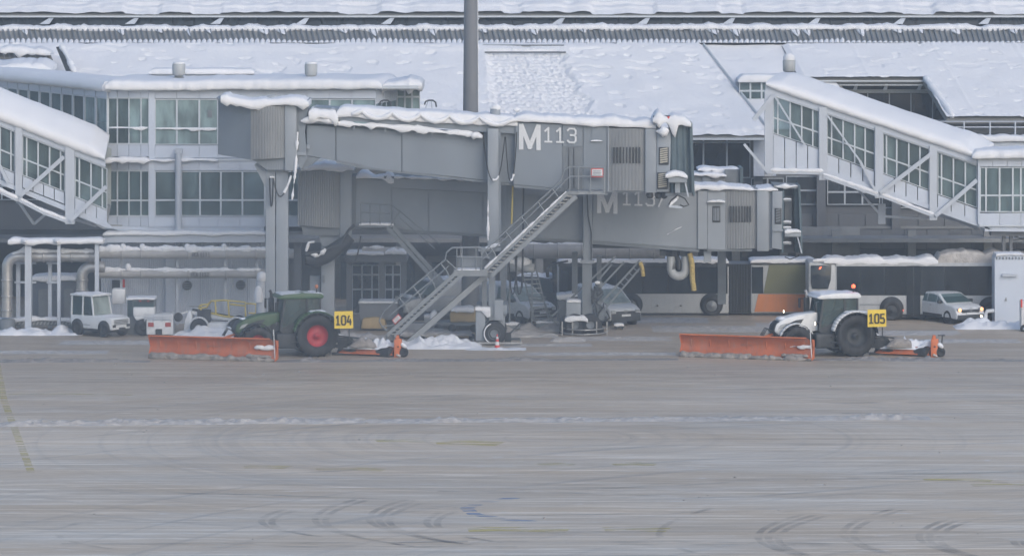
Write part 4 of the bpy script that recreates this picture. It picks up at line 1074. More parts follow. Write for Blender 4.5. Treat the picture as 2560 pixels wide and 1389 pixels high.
# preconditioned air pipes with their marks
for nm, y, tx, txt, x1, r in (('upper', 634, 481, 'PCA 113.1', 735, .25), ('lower', 684, 479, 'PCA 113.2', 662, .22)):
    p = empty('air_pipe', P(450, y + 12, Yn - 1.2), nm + ' snow covered air pipe along the service block marked ' + txt, 'pipe')
    MB().tube([P(240, y, Yn - 1.2), P(x1, y, Yn - 1.2)], r, 14).build('pipe', M['pipe'], p)
    for x in (305, 354, 472, 566, 640): MB().lathe(P(x, y, Yn - 1.2), (1, 0, 0), [(-.04, r), (-.04, r + .035), (.04, r + .035), (.04, r)], 14).build('pipe_band', M['pipe'], p)
    text(p, txt, tx, y + 7, 9.5, Yn - 1.2 - r - .02, 'ink', w=.42, gap=.17, sw=.12)
    pts = []
    for x in range(244, x1, 12): pts.append(P(x, y - (11 if nm == 'upper' else 9) + 2 * nz(x, 0, y, .03), Yn - 1.25))
    roll(p, pts, .165 if nm == 'upper' else .12, y, rough=.5)
    for x in ((308, 356, 468, 560) if nm == 'upper' else (320,)): 
        MB().lathe(P(x, y - 14, Yn - 1.3), (0, 0, 1), [(-.1, .12), (.1, .16), (.2, .1), (.24, 0)], 8).build('snow_lump', M['snow'], p)
    for x in (300, 440, 560, 640):
        MB().rect(x, x + 6, y + 10, 812 if nm == 'lower' else y + 40, Yn - .7, .15).build('support', M['white_steel'], p)
# dark container with stencilled number behind the rack
dc = empty('dark_container', P(145, 812, Yn + 1.5), 'dark grey equipment cabinet behind the pipe rack posts', 'cabinet')
MB().rect(76, 192, 700, 812, Yn + 1.5, 2.2).bevel(.03).build('body', mat('cabinet_grey', (.10, .12, .15), .6, var=.1), dc)
cap(dc, [(72, 700), (194, 700)], Yn + 1.4, Yn + 3.7, t=.22, droop=.05, seed=81)
text(dc, '113', 127, 738, 10, Yn + 1.48, 'ink', w=.5)
for x in (96, 160): MB().rect(x, x + 22, 722, 806, Yn + 1.44, .05).build('door', M['grey_dark'], dc)
kb = empty('striped_barrier', P(90, 822, 221.6), 'low black and pale striped barrier with snow on top at the left edge', 'barrier')
MB().rect(-40, 186, 800, 814, 221.6, .3).build('beam', M['grey_dark'], kb)
for i, x in enumerate(range(-36, 182, 9)): MB().slab([(x, 811), (x + 4, 811), (x + 8, 803), (x + 4, 803)], 221.57, .03).build('stripe', M['duct_white'], kb)
cap(kb, [(-40, 801), (60, 801), (64, 800), (184, 800)], 221.5, 222.0, t=.16, droop=.06, rough=.4, seed=82)
for x in (-20, 80, 170): MB().rect(x, x + 8, 812, 824, 221.65, .2).build('leg', M['grey_dark'], kb)
# long grey pipes under the second bridge
for x0, x1, y, r, Yc, lab in ((905, 1015, 628, .22, 229, 'grey pipe section above the glass entrance canopy'), (1310, 1662, 627, .40, 227.5, 'thick grey duct hanging under the second jet bridge')):
    p = empty('overhead_pipe', P((x0 + x1) / 2, y + 15, Yc), lab, 'pipe')
    MB().tube([P(x0, y, Yc), P(x1, y, Yc)], r, 16).build('pipe', M['pipe'], p)
    for x in range(x0 + 25, x1, 60): MB().lathe(P(x, y, Yc), (1, 0, 0), [(-.04, r), (-.04, r + .03), (.04, r + .03), (.04, r)], 16).build('pipe_band', M['pipe'], p)
    roll(p, [P(x0 + 4, y - 17 if r > .3 else y - 10, Yc - .1), P((x0 + x1) / 2, y - 17 if r > .3 else y - 10, Yc - .1)], .09, 4, rough=.8)
# glass entrance canopy
en = empty('entrance_canopy', P(945, 768, 229), 'flat canopy on pale columns over a glazed entrance behind the green tractor', 'canopy')
MB().rect(866, 1018, 632, 655, 228.2, 3).bevel(.04).build('roof', M['wall_grey'], en)
cap(en, [(866, 634), (930, 634), (960, 634)], 228.1, 230, t=.08, seed=85); cap(en, [(962, 634), (1016, 634)], 228.1, 229.6, t=.30, rough=.7, seed=86)
for x in (866, 948, 1002): MB().rect(x, x + 14, 655, 793, 228.6, .3).build('column', M['wall_grey'], en)
glazed(en, (880, 662), (1002, 662), (1002, 784), (880, 784), [880, 905, 930, 948, 962, 982, 1002], [0, .2, .5, 1], 230.6, 'glass_dark')
# pump-like snow covered hydrant left of the tractor and thin white stand pipe
hy = empty('stand_pipe', P(652, 835, 219.2), 'white snow plastered stand pipe to the left of the green tractor cab', 'hydrant')
MB().lathe(P(652, 840, 219.2), (0, 0, 1), [(0, .3), (.6, .26), (1.9, .22), (2.7, .24), (3.0, .2), (3.1, .05)], 14).build('pipe', M['white_steel'], hy)
c = P(655, 690, 219.1)
MB().lathe(c, (0, 0, 1), [(-.25, .2), (-.1, .27), (.1, .26), (.2, .15), (.24, 0)], 12).build('snow_cover', M['snow'], hy)
MB().lathe(P(646, 735, 219.0), (0, 0, 1), [(-.4, .2), (-.1, .25), (.3, .16), (.42, .04)], 12).build('snow_cover', M['snow'], hy)

# service housing at right
sh = empty('service_housing', P(2523, 808, 225.5), 'pale grey rounded-top service housing standing at the right edge', 'cabinet')
pts = [(2487, 808), (2487, 650)] + arc(2500, 648, 13, 180, 90, 5) + arc(2548, 648, 13, 90, 0, 5) + [(2561, 808)]
MB().slab(pts[::-1], 224.9, 1.4).build('body', M['clad'], sh)
MB().rect(2506, 2544, 685, 691, 224.7, .15).build('handle', M['white_steel'], sh)
MB().slab([(2511, 752), (2518, 752), (2515, 742)], 224.87, .03).build('warning_mark', M['concrete'], sh)
m = MB()
for i in range(9): m.tube([P(2492 + i * 8, 642, 224.85), P(2492 + i * 8, 648, 224.85)], .03, 5)
m.build('rivet_row', M['grey_dark'], sh)
cap(sh, [(2490, 636), (2560, 636)], 224.9, 226.2, t=.08, seed=90)
hb = empty('hoop_guard', P(2474, 806, 221.8), 'short white hoop guard post left of the service housing', 'bollard')
MB().tube([P(2464, 812, 224.6), P(2464, 785, 224.6), P(2468, 777, 224.6), P(2485, 776, 224.6)], .10, 10).build('hoop', M['white_paint'], hb)
eq = empty('red_equipment_trolley', P(2558, 830, 220.8), 'red and white trolley cut by the right photo edge', 'trolley')
MB().rect(2553, 2600, 752, 818, 220.8, .8).bevel(.04).build('body', M['white_paint'], eq)
MB().rect(2552, 2556, 748, 768, 220.7, .1).build('red_lamp', M['red_paint'], eq)
MB().lathe(P(2562, 822, 220.7), (0, 1, 0), [(0, .1), (0, .22), (.15, .22), (.15, .1)], 14).build('wheel', M['black'], eq)
# ================================================================== JET BRIDGES
def rail_run(parent, pts, Y, h=0.0, r=.028, name='handrail', mt='steel'):
    MB().tube([P(x, y, Y) for x, y in pts], r, 6).build(name, M[mt], parent)
def louvre(parent, x0, x1, y0, y1, Y, n=6, mt='blind'):
    fr = MB().rect(x0, x1, y0, y1, Y, .06).bevel(.05).build('louvre_window', M['dark'], parent)
    for i in range(n):
        a = y0 + 3 + (y1 - y0 - 6) * i / n; b = a + (y1 - y0 - 6) / n * .6
        MB().slab([(x0 + 3, b + 1), (x1 - 3, b - 2), (x1 - 3, a - 2), (x0 + 3, a + 1)], Y - .03, .03).build('slat', M[mt], fr)

b1 = empty('jet_bridge', P(1230, 860, 216), 'upper grey jet bridge marked M 113 on its tall lift column', 'jet bridge')
Y1 = 214.6
# rotunda end cabin
MB().prism([P(545, 250, Y1 + 1.5), P(628, 268, Y1), P(628, 400, Y1), P(545, 386, Y1 + 1.5)], (0, 1.6, 0)).build('end_panel', M['grey_paint'], b1)
corr(626, 713, (264, 264), (398, 394), Y1, 22, .035, .30).build('ribbed_drum', M['bellows'], b1)
MB().rect(630, 712, 262, 394, Y1 + .3, 2.3).build('rotunda_core', M['bellows'], b1)
MB().slab([(540, 245), (628, 256), (770, 250), (770, 264), (628, 266), (545, 252)], Y1 - .12, 3).build('rotunda_roof', M['grey_paint'], b1)
MB().rect(712, 741, 262, 427, Y1 - .1, .35).bevel(.03).build('door_frame_post', M['grey_light'], b1)
MB().rect(741, 748, 268, 400, Y1 + .05, 2.6).build('dark_joint', M['grey_dark'], b1)
MB().slab([(741, 262), (772, 262), (762, 330), (768, 395), (752, 425), (741, 400)], Y1 + .12, 2.6).build('hinge_panel', M['grey_paint'], b1)
MB().slab([(625, 397), (740, 394), (735, 404), (716, 425), (668, 425), (640, 404)], Y1 + .1, 2.6).build('rotunda_base', M['grey_paint'], b1)
for x in range(668, 718, 6): MB().rect(x, x + 2, 408, 424, Y1 + .06, .05).build('base_rib', M['grey_light'], b1)
# twin pedestal columns
MB().rect(664, 688, 425, 852, Y1 + .5, .5).bevel(.02).build('pedestal_column', M['grey_light'], b1)
MB().rect(690, 720, 425, 852, Y1 + .45, .6).bevel(.02).build('pedestal_column', M['grey_light'], b1)
MB().slab([(645, 404), (664, 425), (664, 470), (636, 412)], Y1 + .5, .3).build('gusset', M['grey_light'], b1)
MB().rect(655, 728, 842, 858, Y1 + .3, .9).build('column_foot', M['concrete'], b1)
# inner tunnel
def panel(poly, Y, nm='wall_panel', mt='grey_paint', d=.05, par=None): MB().slab(poly, Y, d).build(nm, M[mt], par or b1)
MB().slab([(766, 312), (1300, 340), (1300, 462), (905, 414), (766, 388)], Y1 + .42, 2.3).build('tunnel_core', M['grey_paint'], b1)
panel([(768, 314), (838, 318), (838, 401), (768, 389)], Y1 + .30, d=.12)
panel([(841, 318), (1003, 328), (1003, 428), (912, 417), (906, 412), (841, 402)], Y1 + .33, d=.10)
panel([(1006, 328), (1208, 341), (1208, 449), (1006, 428)], Y1 + .33, d=.10)
panel([(1211, 330), (1292, 335), (1292, 460), (1211, 449)], Y1 + .36, d=.10)
MB().slab([(784, 268), (1292, 306), (1292, 334), (1210, 330), (845, 300), (784, 296)], Y1 + .05, 2.9).build('roof_beam', M['grey_paint'], b1)
MB().slab([(750, 299), (846, 304), (1208, 337), (1208, 342), (846, 312), (750, 306)], Y1 + .08, .3).build('lower_ledge', M['grey_light'], b1)
for i in range(9): 
    x = 884 + i * 39; MB().rect(x, x + 3, 310 + i * 3.4, 322 + i * 3.4, Y1 + .0, .08).build('ledge_bracket', M['grey_light'], b1)
MB().slab([(841, 400), (906, 412), (912, 417), (1292, 461), (1292, 466), (908, 422), (841, 408)], Y1 + .28, 2.5).build('bottom_rail', M['grey_dark'], b1)
MB().slab([(756, 388), (800, 396), (780, 412), (756, 424)], Y1 + .3, 1.0).build('hinge_bracket', M['grey_dark'], b1)
MB().rect(766, 775, 362, 372, Y1 + .1, .2).build('junction_box', M['grey_light'], b1); MB().rect(741, 765, 380, 388, Y1 + .0, .3).build('junction_box', M['grey_light'], b1)
# outer tunnel with the big lettering
MB().slab([(1292, 306), (1520, 318), (1520, 482), (1284, 462)], Y1 - .02, 2.9).build('tunnel_core', M['grey_paint'], b1)
panel([(1290, 306), (1405, 311), (1405, 471), (1284, 460)], Y1 - .08, d=.10)
panel([(1407, 311), (1456, 314), (1456, 365), (1407, 365)], Y1 - .08, d=.10)
panel([(1459, 314), (1518, 317), (1518, 481), (1459, 478)], Y1 - .08, d=.10)
MB().rect(1407, 1455, 367, 476, Y1 - .05, .06).build('open_doorway', M['grey_dark'], b1)
for x in (1421, 1434): MB().slab([(x, 470), (x + 2, 470), (x + 1, 370), (x, 370)], Y1 - .09, .04).build('door_strap', M['black'], b1)
MB().rect(1480, 1504, 322, 352, Y1 - .11, .04).build('hatch', M['grey_paint'], b1)
cap(b1, [(1477, 353), (1506, 353)], Y1 - .2, Y1 - .08, t=.06, droop=.02, seed=3, over=.04)
text(b1, 'M', 1303, 369, 54, Y1 - .11, 'lettering', w=.80, sw=.20, slope=.04)
text(b1, '113', 1361, 354, 34, Y1 - .11, 'lettering', w=.58, gap=.28, sw=.13, slope=.03)
MB().slab([(1284, 462), (1520, 482), (1520, 488), (1284, 468)], Y1 - .1, 3).build('bottom_rail', M['grey_dark'], b1)
# ribbed cab rotunda with ventilation slots
corr(1521, 1613, (320, 322), (476, 476), Y1 - .1, 26, .03, .15).build('ribbed_drum', M['bellows'], b1)
MB().rect(1524, 1612, 320, 474, Y1 + .1, 2.6).build('cab_core', M['bellows'], b1)
m = MB()
for i in range(9): m.rect(1533 + i * 8, 1537 + i * 8, 368, 408, Y1 - .30, .05)
m.build('vent_slots', M['dark'], b1)
MB().rect(1519, 1523, 318, 478, Y1 - .16, .1).build('trim_strip', M['grey_light'], b1)
MB().rect(1517, 1620, 474, 481, Y1 - .14, 2.9).build('cab_floor_edge', M['grey_dark'], b1)
MB().rect(1613, 1642, 322, 482, Y1 - .3, 2.6).bevel(.04).build('cab_post', M['grey_light'], b1)
MB().rect(1637, 1645, 318, 484, Y1 - .1, 2.5).build('dark_joint', M['grey_dark'], b1)
MB().slab([(1643, 322), (1678, 326), (1674, 480), (1641, 480)], Y1 - .35, 2.6).bevel(.04).build('cab_side', M['grey_light'], b1)
louvre(b1, 1647, 1672, 368, 412, Y1 - .42, 7); louvre(b1, 1643, 1670, 431, 473, Y1 - .42, 7)
# aircraft canopy (fabric bellows) and its buffer
rows = []
for i in range(13):
    v = i / 12; row = []
    for j in range(33):
        u = j / 32
        x = lerp(1676, 1727 + 6 * v - 2 * math.sin(v * 3), u); y = lerp(lerp(304, 309, u), lerp(484, 490, u), v)
        p = P(x, y, Y1 - .35); fold = .10 * abs(math.sin(u * math.pi * 3.5)) + .05 * nz(u * 6, v * 2, 3)
        row.append(V(p.x, Y1 - .3 - fold + .25 * u, p.z))
    rows.append(row)
m = MB().grid(rows); m.slab([(1678, 306), (1726, 311), (1733, 488), (1676, 484)], Y1 - .1, 2.4); m.build('canopy_bellows', M['canopy'], b1)
MB().slab([(1724, 306), (1731, 308), (1737, 490), (1730, 490)], Y1 - .4, 2.8).build('buffer_frame', M['canopy'], b1)
MB().rect(1664, 1733, 482, 490, Y1 - .4, 2.7).build('cab_sill', M['grey_dark'], b1)
m = MB().rect(1671, 1718, 436, 457, Y1 - 1.0, .6); m.bevel(.05).build('floodlight_box', M['grey_light'], b1)
cap(b1, [(1664, 440), (1690, 437), (1719, 444)], Y1 - 1.05, Y1 - .35, t=.2, droop=.08, rough=.2, seed=7, over=.06)
MB().rect(1688, 1700, 456, 482, Y1 - .7, .2).build('box_stem', M['grey_light'], b1)
MB().bar(P(1713, 456, Y1 - .8), P(1721, 492, Y1 - .8), .07).build('box_strut', M['white_steel'], b1)
MB().tube([P(x, y, Y1 - .6) for x, y in ((1672, 512), (1678, 500), (1694, 488), (1712, 496), (1722, 512), (1710, 516), (1700, 512))], .03, 6).build('cable', M['black'], b1)
MB().bar(P(1673, 516, Y1 - .5), P(1706, 518, Y1 - .5), .1).build('buffer_bar', M['white_steel'], b1)
MB().bar(P(1674, 512, Y1 - .5), P(1692, 497, Y1 - .5), .12).build('snowy_strut', M['snow'], b1)
m = MB()
for x in (1625, 1646, 1660): m.lathe(P(x, 488, Y1 - .1), (0, 1, 0), [(0, 0), (0, .18), (.5, .18), (.5, 0)], 10)
m.build('cab_motor', M['dark'], b1)
# lamp frame at top of the canopy
m = MB().bar(P(1633, 292, Y1 - .4), P(1665, 296, Y1 - .4), .12, .12); m.bar(P(1640, 290, Y1 - .3), P(1700, 292, Y1 - .3), .08)
m.build('top_fitting', M['dark'], b1)
MB().lathe(P(1671, 296, Y1 - .5), (0, 0, 1), [(-.06, .07), (.08, .07), (.1, 0)], 8).build('warning_lamp', M['red_paint'], b1)
# warning plate by the door
wp = MB().rect(1478, 1508, 421, 443, Y1 - .5, .03).build('notice_plate', M['red_paint'], b1)
MB().rect(1480, 1506, 423, 441, Y1 - .515, .012).build('plate_face', M['lettering'], wp)
m = MB()
for y in (427, 431, 435): m.rect(1483, 1502, y, y + 1.4, Y1 - .53, .01)
m.build('plate_text', M['grey_dark'], wp)
# snow on the bridge
cap(b1, [(552, 246), (600, 260), (630, 264), (664, 262), (700, 262), (772, 258)], Y1 - .2, Y1 + 2.7, t=.30, droop=.12, rough=.45, seed=11, over=.16)
cap(b1, [(772, 284), (800, 292), (845, 300)], Y1 - .1, Y1 + 2.6, t=.40, droop=.12, rough=.5, seed=12, over=.18)
cap(b1, [(842, 286), (900, 290), (1100, 303), (1294, 312)], Y1 - .02, Y1 + 2.8, t=.46, droop=.1, rough=.15, seed=13, over=.12)
cap(b1, [(1284, 302), (1400, 307), (1460, 311), (1525, 314), (1590, 317), (1640, 319)], Y1 - .12, Y1 + 2.8, t=.38, droop=.05, rough=.32, seed=14, over=.16)
cap(b1, [(1632, 306), (1680, 306), (1728, 314)], Y1 - .5, Y1 + 2.3, t=.28, droop=.2, rough=.9, seed=15, over=.12)
roll(b1, [P(1640, 328, Y1 - .5), P(1655, 330, Y1 - .55), P(1672, 325, Y1 - .5)], .22, 3, rough=.6)
roll(b1, [P(752, 303, Y1 - .05), P(790, 298, Y1 - .05), P(846, 304, Y1 - .05)], .16, 4, rough=.3)
cap(b1, [(846, 308), (1000, 322), (1204, 340)], Y1 - .05, Y1 + .12, t=.17, droop=.08, rough=.6, seed=16, over=.06)
roll(b1, [P(1178, 338, Y1 - .1), P(1206, 343, Y1 - .1)], .17, 14, rough=.8)
# snow swags sagging between brackets of the roof edge
sx = [905, 981, 1052, 1124, 1199, 1281]; pts = []
for a, b in zip(sx[:-1], sx[1:]):
    for i in range(12):
        u = i / 12; x = lerp(a, b, u); top = 277 + (x - 905) * .052
        pts.append(P(x, top + 17 * math.sin(u * math.pi) ** .8, Y1 - .16))
pts.append(P(1292, 298, Y1 - .16))
roll(b1, [P(880, 286, Y1 - .16), P(895, 282, Y1 - .16)] + pts, .12, 21, rough=.25, name='snow_swag')
vb = MB().lathe(P(1238, 300, Y1 + .5), (0, 0, 1), [(-.15, .2), (.1, .26), (.55, .26), (.6, 0)], 12).build('roof_vent', M['grey_light'], b1)
roll(b1, [P(1224, 270, Y1 + .45), P(1252, 270, Y1 + .45)], .2, 8, rough=.3)
roll(b1, [P(1282, 274, Y1 + 1.2), P(1300, 274, Y1 + 1.2)], .16, 9, rough=.5)
MB().lathe(P(680, 246, Y1 + 1.2), (0, 0, 1), [(-.05, .3), (.1, .28), (.16, .15), (.17, 0)], 14).build('roof_cap', M['duct_white'], b1)
for x in (963, 1076):
    MB().tube([P(x - 15, 262, Y1 + 2.7), P(x - 12, 254, Y1 + 2.7), P(x - 4, 251, Y1 + 2.7), P(x + 6, 251, Y1 + 2.7), P(x + 13, 256, Y1 + 2.7), P(x + 15, 268, Y1 + 2.7)], .045, 6).build('sheave_guard', M['dark'], b1)
    for a in (-6, 2): MB().bar(P(x + a, 253, Y1 + 2.7), P(x + a * 2, 270, Y1 + 2.7), .04).build('guard_strut', M['grey_light'], b1)
# lift columns
MB().rect(1219, 1246, 322, 620, Y1 - .35, .45).bevel(.02).build('lift_column', M['grey_light'], b1)
MB().rect(1246, 1252, 330, 600, Y1 - .2, .3).build('column_rail', M['grey_paint'], b1)
MB().rect(1266, 1285, 340, 640, Y1 + 2.95, .4).build('lift_column', M['grey_paint'], b1)
MB().rect(1205, 1217, 620, 800, Y1 - .25, .35).build('inner_column', M['grey_dark'], b1)
MB().rect(1222, 1238, 610, 800, Y1 - .22, .3).build('inner_column', M['grey_paint'], b1)
MB().rect(1252, 1266, 600, 790, Y1 + 2.9, .35).build('inner_column', M['grey_dark'], b1)
MB().rect(1196, 1252, 618, 628, Y1 - .4, .6).build('column_collar', M['grey_light'], b1)
cap(b1, [(1214, 620), (1250, 612)], Y1 - .45, Y1 + .1, t=.2, droop=.05, rough=.6, seed=17, over=.05)
# snow stuck to the lift column's left edge
roll(b1, [P(1220, y, Y1 - .4) for y in (500, 545, 600)], .05, 18, rough=1.0)
# wheel carriage
MB().rect(1189, 1213, 770, 852, Y1 - .6, 1.0).bevel(.03).build('carriage_leg', M['grey_light'], b1)
MB().rect(1246, 1262, 776, 850, Y1 + .5, 1.6).bevel(.03).build('carriage_leg', M['grey_light'], b1)
MB().rect(1192, 1268, 762, 785, Y1 - .1, 2.2).bevel(.03).build('carriage_beam', M['grey_paint'], b1)
MB().rect(1236, 1258, 750, 800, Y1 - .3, .8).build('drive_box', M['grey_light'], b1)
cap(b1, [(1188, 772), (1226, 770)], Y1 - .65, Y1 + .3, t=.14, droop=.12, rough=.8, seed=19, over=.05)
for x, yy in ((1236, Y1 - .75), (1238, Y1 + 1.7)):
    c = P(x, 0, yy); wc = V(c.x, yy, .56)
    w = MB().lathe(wc, (0, 1, 0), [(0, .2), (0, .45), (.05, .54), (.15, .57), (.4, .57), (.5, .54), (.55, .45), (.55, .2)], 28).build('wheel', M['black'], b1)
    MB().lathe(wc, (0, 1, 0), [(.06, 0), (.06, .1), (.03, .22), (-.01, .3)], 20).build('rim', M['grey_dark'], w)
    a = [wc + V(math.cos(R(t)) * .5, -.02, math.sin(R(t)) * .5) for t in range(110, 255, 12)]
    MB().tube(a, .035, 6).build('snow_arc', M['snow'], w)
MB().bar(V(P(1180, 0, Y1).x, Y1 - .9, .12), V(P(1306, 0, Y1).x, Y1 - .9, .12), .1, .08).build('guard_bar', M['galv'], b1)
for x in (1182, 1300): MB().rect(x, x + 3, 846, 862, Y1 - .9, .1).build('guard_leg', M['grey_dark'], b1)
m = MB().bar(P(1266, 842, Y1), P(1300, 808, Y1), .08).rect(1262, 1278, 832, 856, Y1 + .1, .4).rect(1270, 1300, 846, 850, Y1, .5)
m.build('tow_linkage', M['dark'], b1)
roll(b1, [P(1180, 866, Y1 - .6), P(1230, 868, Y1 - .7), P(1290, 868, Y1 - .6)], .06, 33, rough=.9)
# hanging cables
def droop(par, a, b, low, Y, r=.03, n=14, snow=False, mt='black'):
    pts = []
    for i in range(n + 1):
        u = i / n; x = lerp(a[0], b[0], u); y = lerp(a[1], b[1], u) + (low - max(a[1], b[1])) * (1 - abs(2 * u - 1) ** 2.6)
        pts.append(P(x, y, Y))
    MB().tube(pts, r, 6).build('cable', M[mt], par)
    if snow: roll(par, [q + V(0, 0, .03) for q in pts[n // 2 - 1:n // 2 + 4]], .05, a[0], rough=.8)
droop(b1, (1208, 335), (1262, 342), 455, Y1 - .55, snow=True); droop(b1, (1264, 342), (1292, 330), 458, Y1 - .55, snow=True)
droop(b1, (674, 445), (683, 445), 515, Y1 + .2, .04); droop(b1, (684, 450), (745, 330), 535, Y1 - .05, .035, snow=True)
roll(b1, [P(744, 330, Y1 - .1), P(741, 390, Y1 - .1), P(738, 430, Y1 - .1), P(730, 500, Y1 - .1)], .05, 5, rough=.9)
roll(b1, [P(675, 443, Y1 + .3), P(686, 443, Y1 + .3)], .16, 6)
for x in (1306, 1290): droop(b1, (x - 18, 640), (x + 2, 640), 735, Y1 + 1.2, .04)
MB().tube([P(1309, 462, Y1 + 1.5), P(1308, 560, Y1 + 1.5), P(1305, 720, Y1 + 1.5)], .05, 6).build('cable', M['black'], b1)
MB().tube([P(1282, 460, Y1 + 1.4), P(1279, 560, Y1 + 1.4)], .05, 6).build('conduit', M['yellow_rail'], b1)

# service stairs of the first bridge
st = empty('service_stairs', P(1000, 838, Y1 - .8), 'long galvanised service stairs climbing to the M 113 bridge door', 'stairs')
Ys = Y1 - 1.6
MB().rect(1418, 1512, 478, 486, Ys + .1, 1.4).build('platform', M['steel'], st)
MB().slab([(1418, 486), (1440, 486), (1436, 496), (1424, 492)], Ys + .2, 1.2).build('platform_bracket', M['steel'], st)
for (a, b) in (((1418, 482), (1208, 680)), ((1440, 490), (1228, 690))):
    MB().bar(P(*a, Ys), P(*b, Ys), .06, .19).build('stringer', M['steel'], st)
MB().bar(P(1424, 480, Ys + 1.1), P(1214, 678, Ys + 1.1), .06, .19).build('stringer', M['steel'], st)
for (a, b, dy) in (((1140, 682), (967, 838), 0), ((1156, 686), (986, 840), 0), ((1146, 684), (975, 838), 1.1)):
    MB().bar(P(*a, Ys + dy), P(*b, Ys + dy), .06, .17).build('stringer', M['steel'], st)
MB().bar(P(1440, 490, Ys + 1.3), P(1012, 864, Ys + .3), .2, .27).build('support_beam', M['steel'], st)
roll(st, [P(1416, 478, Ys - .02), P(1310, 578, Ys - .02), P(1212, 670, Ys - .02)], .035, 3, rough=1.0)
for (a, b, n) in (((1422, 486), (1216, 682), 24), ((1140, 690), (974, 838), 19)):
    for i in range(n):
        u = (i + .5) / n; p = P(lerp(a[0], b[0], u) + 5, lerp(a[1], b[1], u), Ys + .08)
        MB().box(p.x - .12, p.x + .14, p.y, p.y + .98, p.z - .03, p.z + .01).build('tread', M['galv'], st)
MB().rect(1134, 1219, 674, 690, Ys + .0, 1.3).build('landing', M['steel'], st)
MB().rect(1146, 1202, 642, 674, Ys + 1.25, .04).build('landing_panel', M['steel'], st)
cap(st, [(1140, 675), (1200, 675)], Ys, Ys + 1.2, t=.05, droop=.01, seed=5, over=.02)
for dy, ox, oy in ((0, 0, 0), (1.15, 0, 2)):
    Yy = Ys + dy
    # upper flight
    rail_run(st, [(1510, 419 + oy), (1424, 416 + oy), (1412, 424 + oy), (1402, 452 + oy), (1300, 545 + oy), (1203, 634 + oy)], Yy)
    rail_run(st, [(1510, 440 + oy), (1424, 440 + oy), (1400, 466 + oy), (1300, 562 + oy), (1206, 648 + oy)], Yy, r=.022)
    for x, y0, y1 in ((1510, 419, 480), (1476, 418, 480), (1446, 417, 480), (1424, 416, 480)): rail_run(st, [(x, y0 + oy), (x, y1)], Yy)
    for u in (.12, .3, .5, .7, .9):
        x, y = lerp(1405, 1203, u), lerp(450, 634, u); rail_run(st, [(x, y + oy), (x + 14, y + 18 + oy), (x + 20, y + 44)], Yy)
    # landing
    rail_run(st, [(1113, 648 + oy), (1116, 630 + oy), (1130, 618 + oy), (1200, 617 + oy), (1214, 630 + oy), (1222, 646 + oy)], Yy)
    rail_run(st, [(1143, 641 + oy), (1224, 642 + oy)], Yy, r=.03)
    for x in (1142, 1155, 1190, 1204): rail_run(st, [(x, 618 + oy), (x, 676)], Yy)
    rail_run(st, [(1116, 650 + oy), (1150, 680)], Yy)
    # lower flight
    rail_run(st, [(1113, 648 + oy), (1000, 742 + oy), (962, 775 + oy), (948, 800 + oy), (955, 815 + oy), (968, 826 + oy)], Yy)
    rail_run(st, [(1122, 664 + oy), (1010, 758 + oy), (972, 790 + oy)], Yy, r=.022)
    for u in (.08, .32, .56, .8):
        x, y = lerp(1113, 970, u), lerp(648, 768, u); rail_run(st, [(x, y + oy), (x + 16, y + 20 + oy), (x + 26, y + 44)], Yy)
    rail_run(st, [(955, 815), (985, 812), (996, 800)], Yy, r=.03)
for x in (968, 986):
    MB().bar(P(x, 838, Ys + .3), P(x, 860, Ys + .3), .06).build('foot_leg', M['steel'], st)
    MB().lathe(P(x, 861, Ys + .3), (0, -1, 0), [(-.05, 0), (-.05, .1), (.05, .1), (.05, 0)], 14).build('foot_wheel', M['black'], st)
pl = MB().slab([(980, 800), (996, 784), (1004, 795), (988, 811)], Ys - .1, .03).build('notice_plate', M['red_paint'], st)
MB().slab([(982, 800), (996, 787), (1002, 795), (988, 808)], Ys - .115, .012).build('plate_face', M['lettering'], pl)
m = MB()
for k in (0, 3.5, 7): m.bar(P(985 + k * .8, 801 + k * .7 - .5, Ys - .125), P(994 + k * .8, 792 + k * .7 - .5, Ys - .125), .01, .02)
m.build('plate_text', M['grey_dark'], pl)

# ------------------------------------------------------------------ second bridge
b2 = empty('jet_bridge', P(1465, 845, 221), 'lower grey jet bridge half hidden behind the first, marked M 113 with a second number', 'jet bridge')
Y2 = 219.6
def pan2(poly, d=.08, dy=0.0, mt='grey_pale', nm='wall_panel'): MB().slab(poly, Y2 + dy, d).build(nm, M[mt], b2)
corr(744, 851, (428, 428), (562, 570), Y2, 24, .035, .35).build('ribbed_drum', M['bellows'], b2)
MB().rect(748, 850, 426, 566, Y2 + .3, 2.4).build('rotunda_core', M['bellows'], b2)
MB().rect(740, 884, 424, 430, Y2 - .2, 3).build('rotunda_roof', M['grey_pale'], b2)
MB().rect(850, 879, 426, 602, Y2 - .1, .35).bevel(.03).build('door_frame_post', M['grey_light'], b2)
MB().slab([(752, 564), (852, 568), (848, 588), (760, 588)], Y2, 2.6).build('rotunda_base', M['grey_dark'], b2)
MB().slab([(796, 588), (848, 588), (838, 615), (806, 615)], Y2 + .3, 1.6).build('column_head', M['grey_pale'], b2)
MB().rect(803, 836, 612, 838, Y2 + .5, .7).bevel(.02).build('pedestal_column', M['grey_light'], b2)
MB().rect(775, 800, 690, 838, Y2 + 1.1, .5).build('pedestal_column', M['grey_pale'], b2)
MB().rect(796, 846, 826, 842, Y2 + .3, 1).build('column_foot', M['concrete'], b2)
MB().rect(806, 812, 688, 706, Y2 + .42, .05).build('small_sign', M['grey_dark'], b2)
MB().rect(878, 890, 440, 560, Y2 + .15, 2.4).build('dark_joint', M['grey_dark'], b2)
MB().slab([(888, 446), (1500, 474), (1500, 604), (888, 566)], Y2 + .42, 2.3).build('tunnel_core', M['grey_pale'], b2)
pan2([(890, 448), (978, 451), (978, 569), (890, 564)], dy=.30)
pan2([(981, 470), (1070, 475), (1070, 577), (981, 571)], dy=.32)
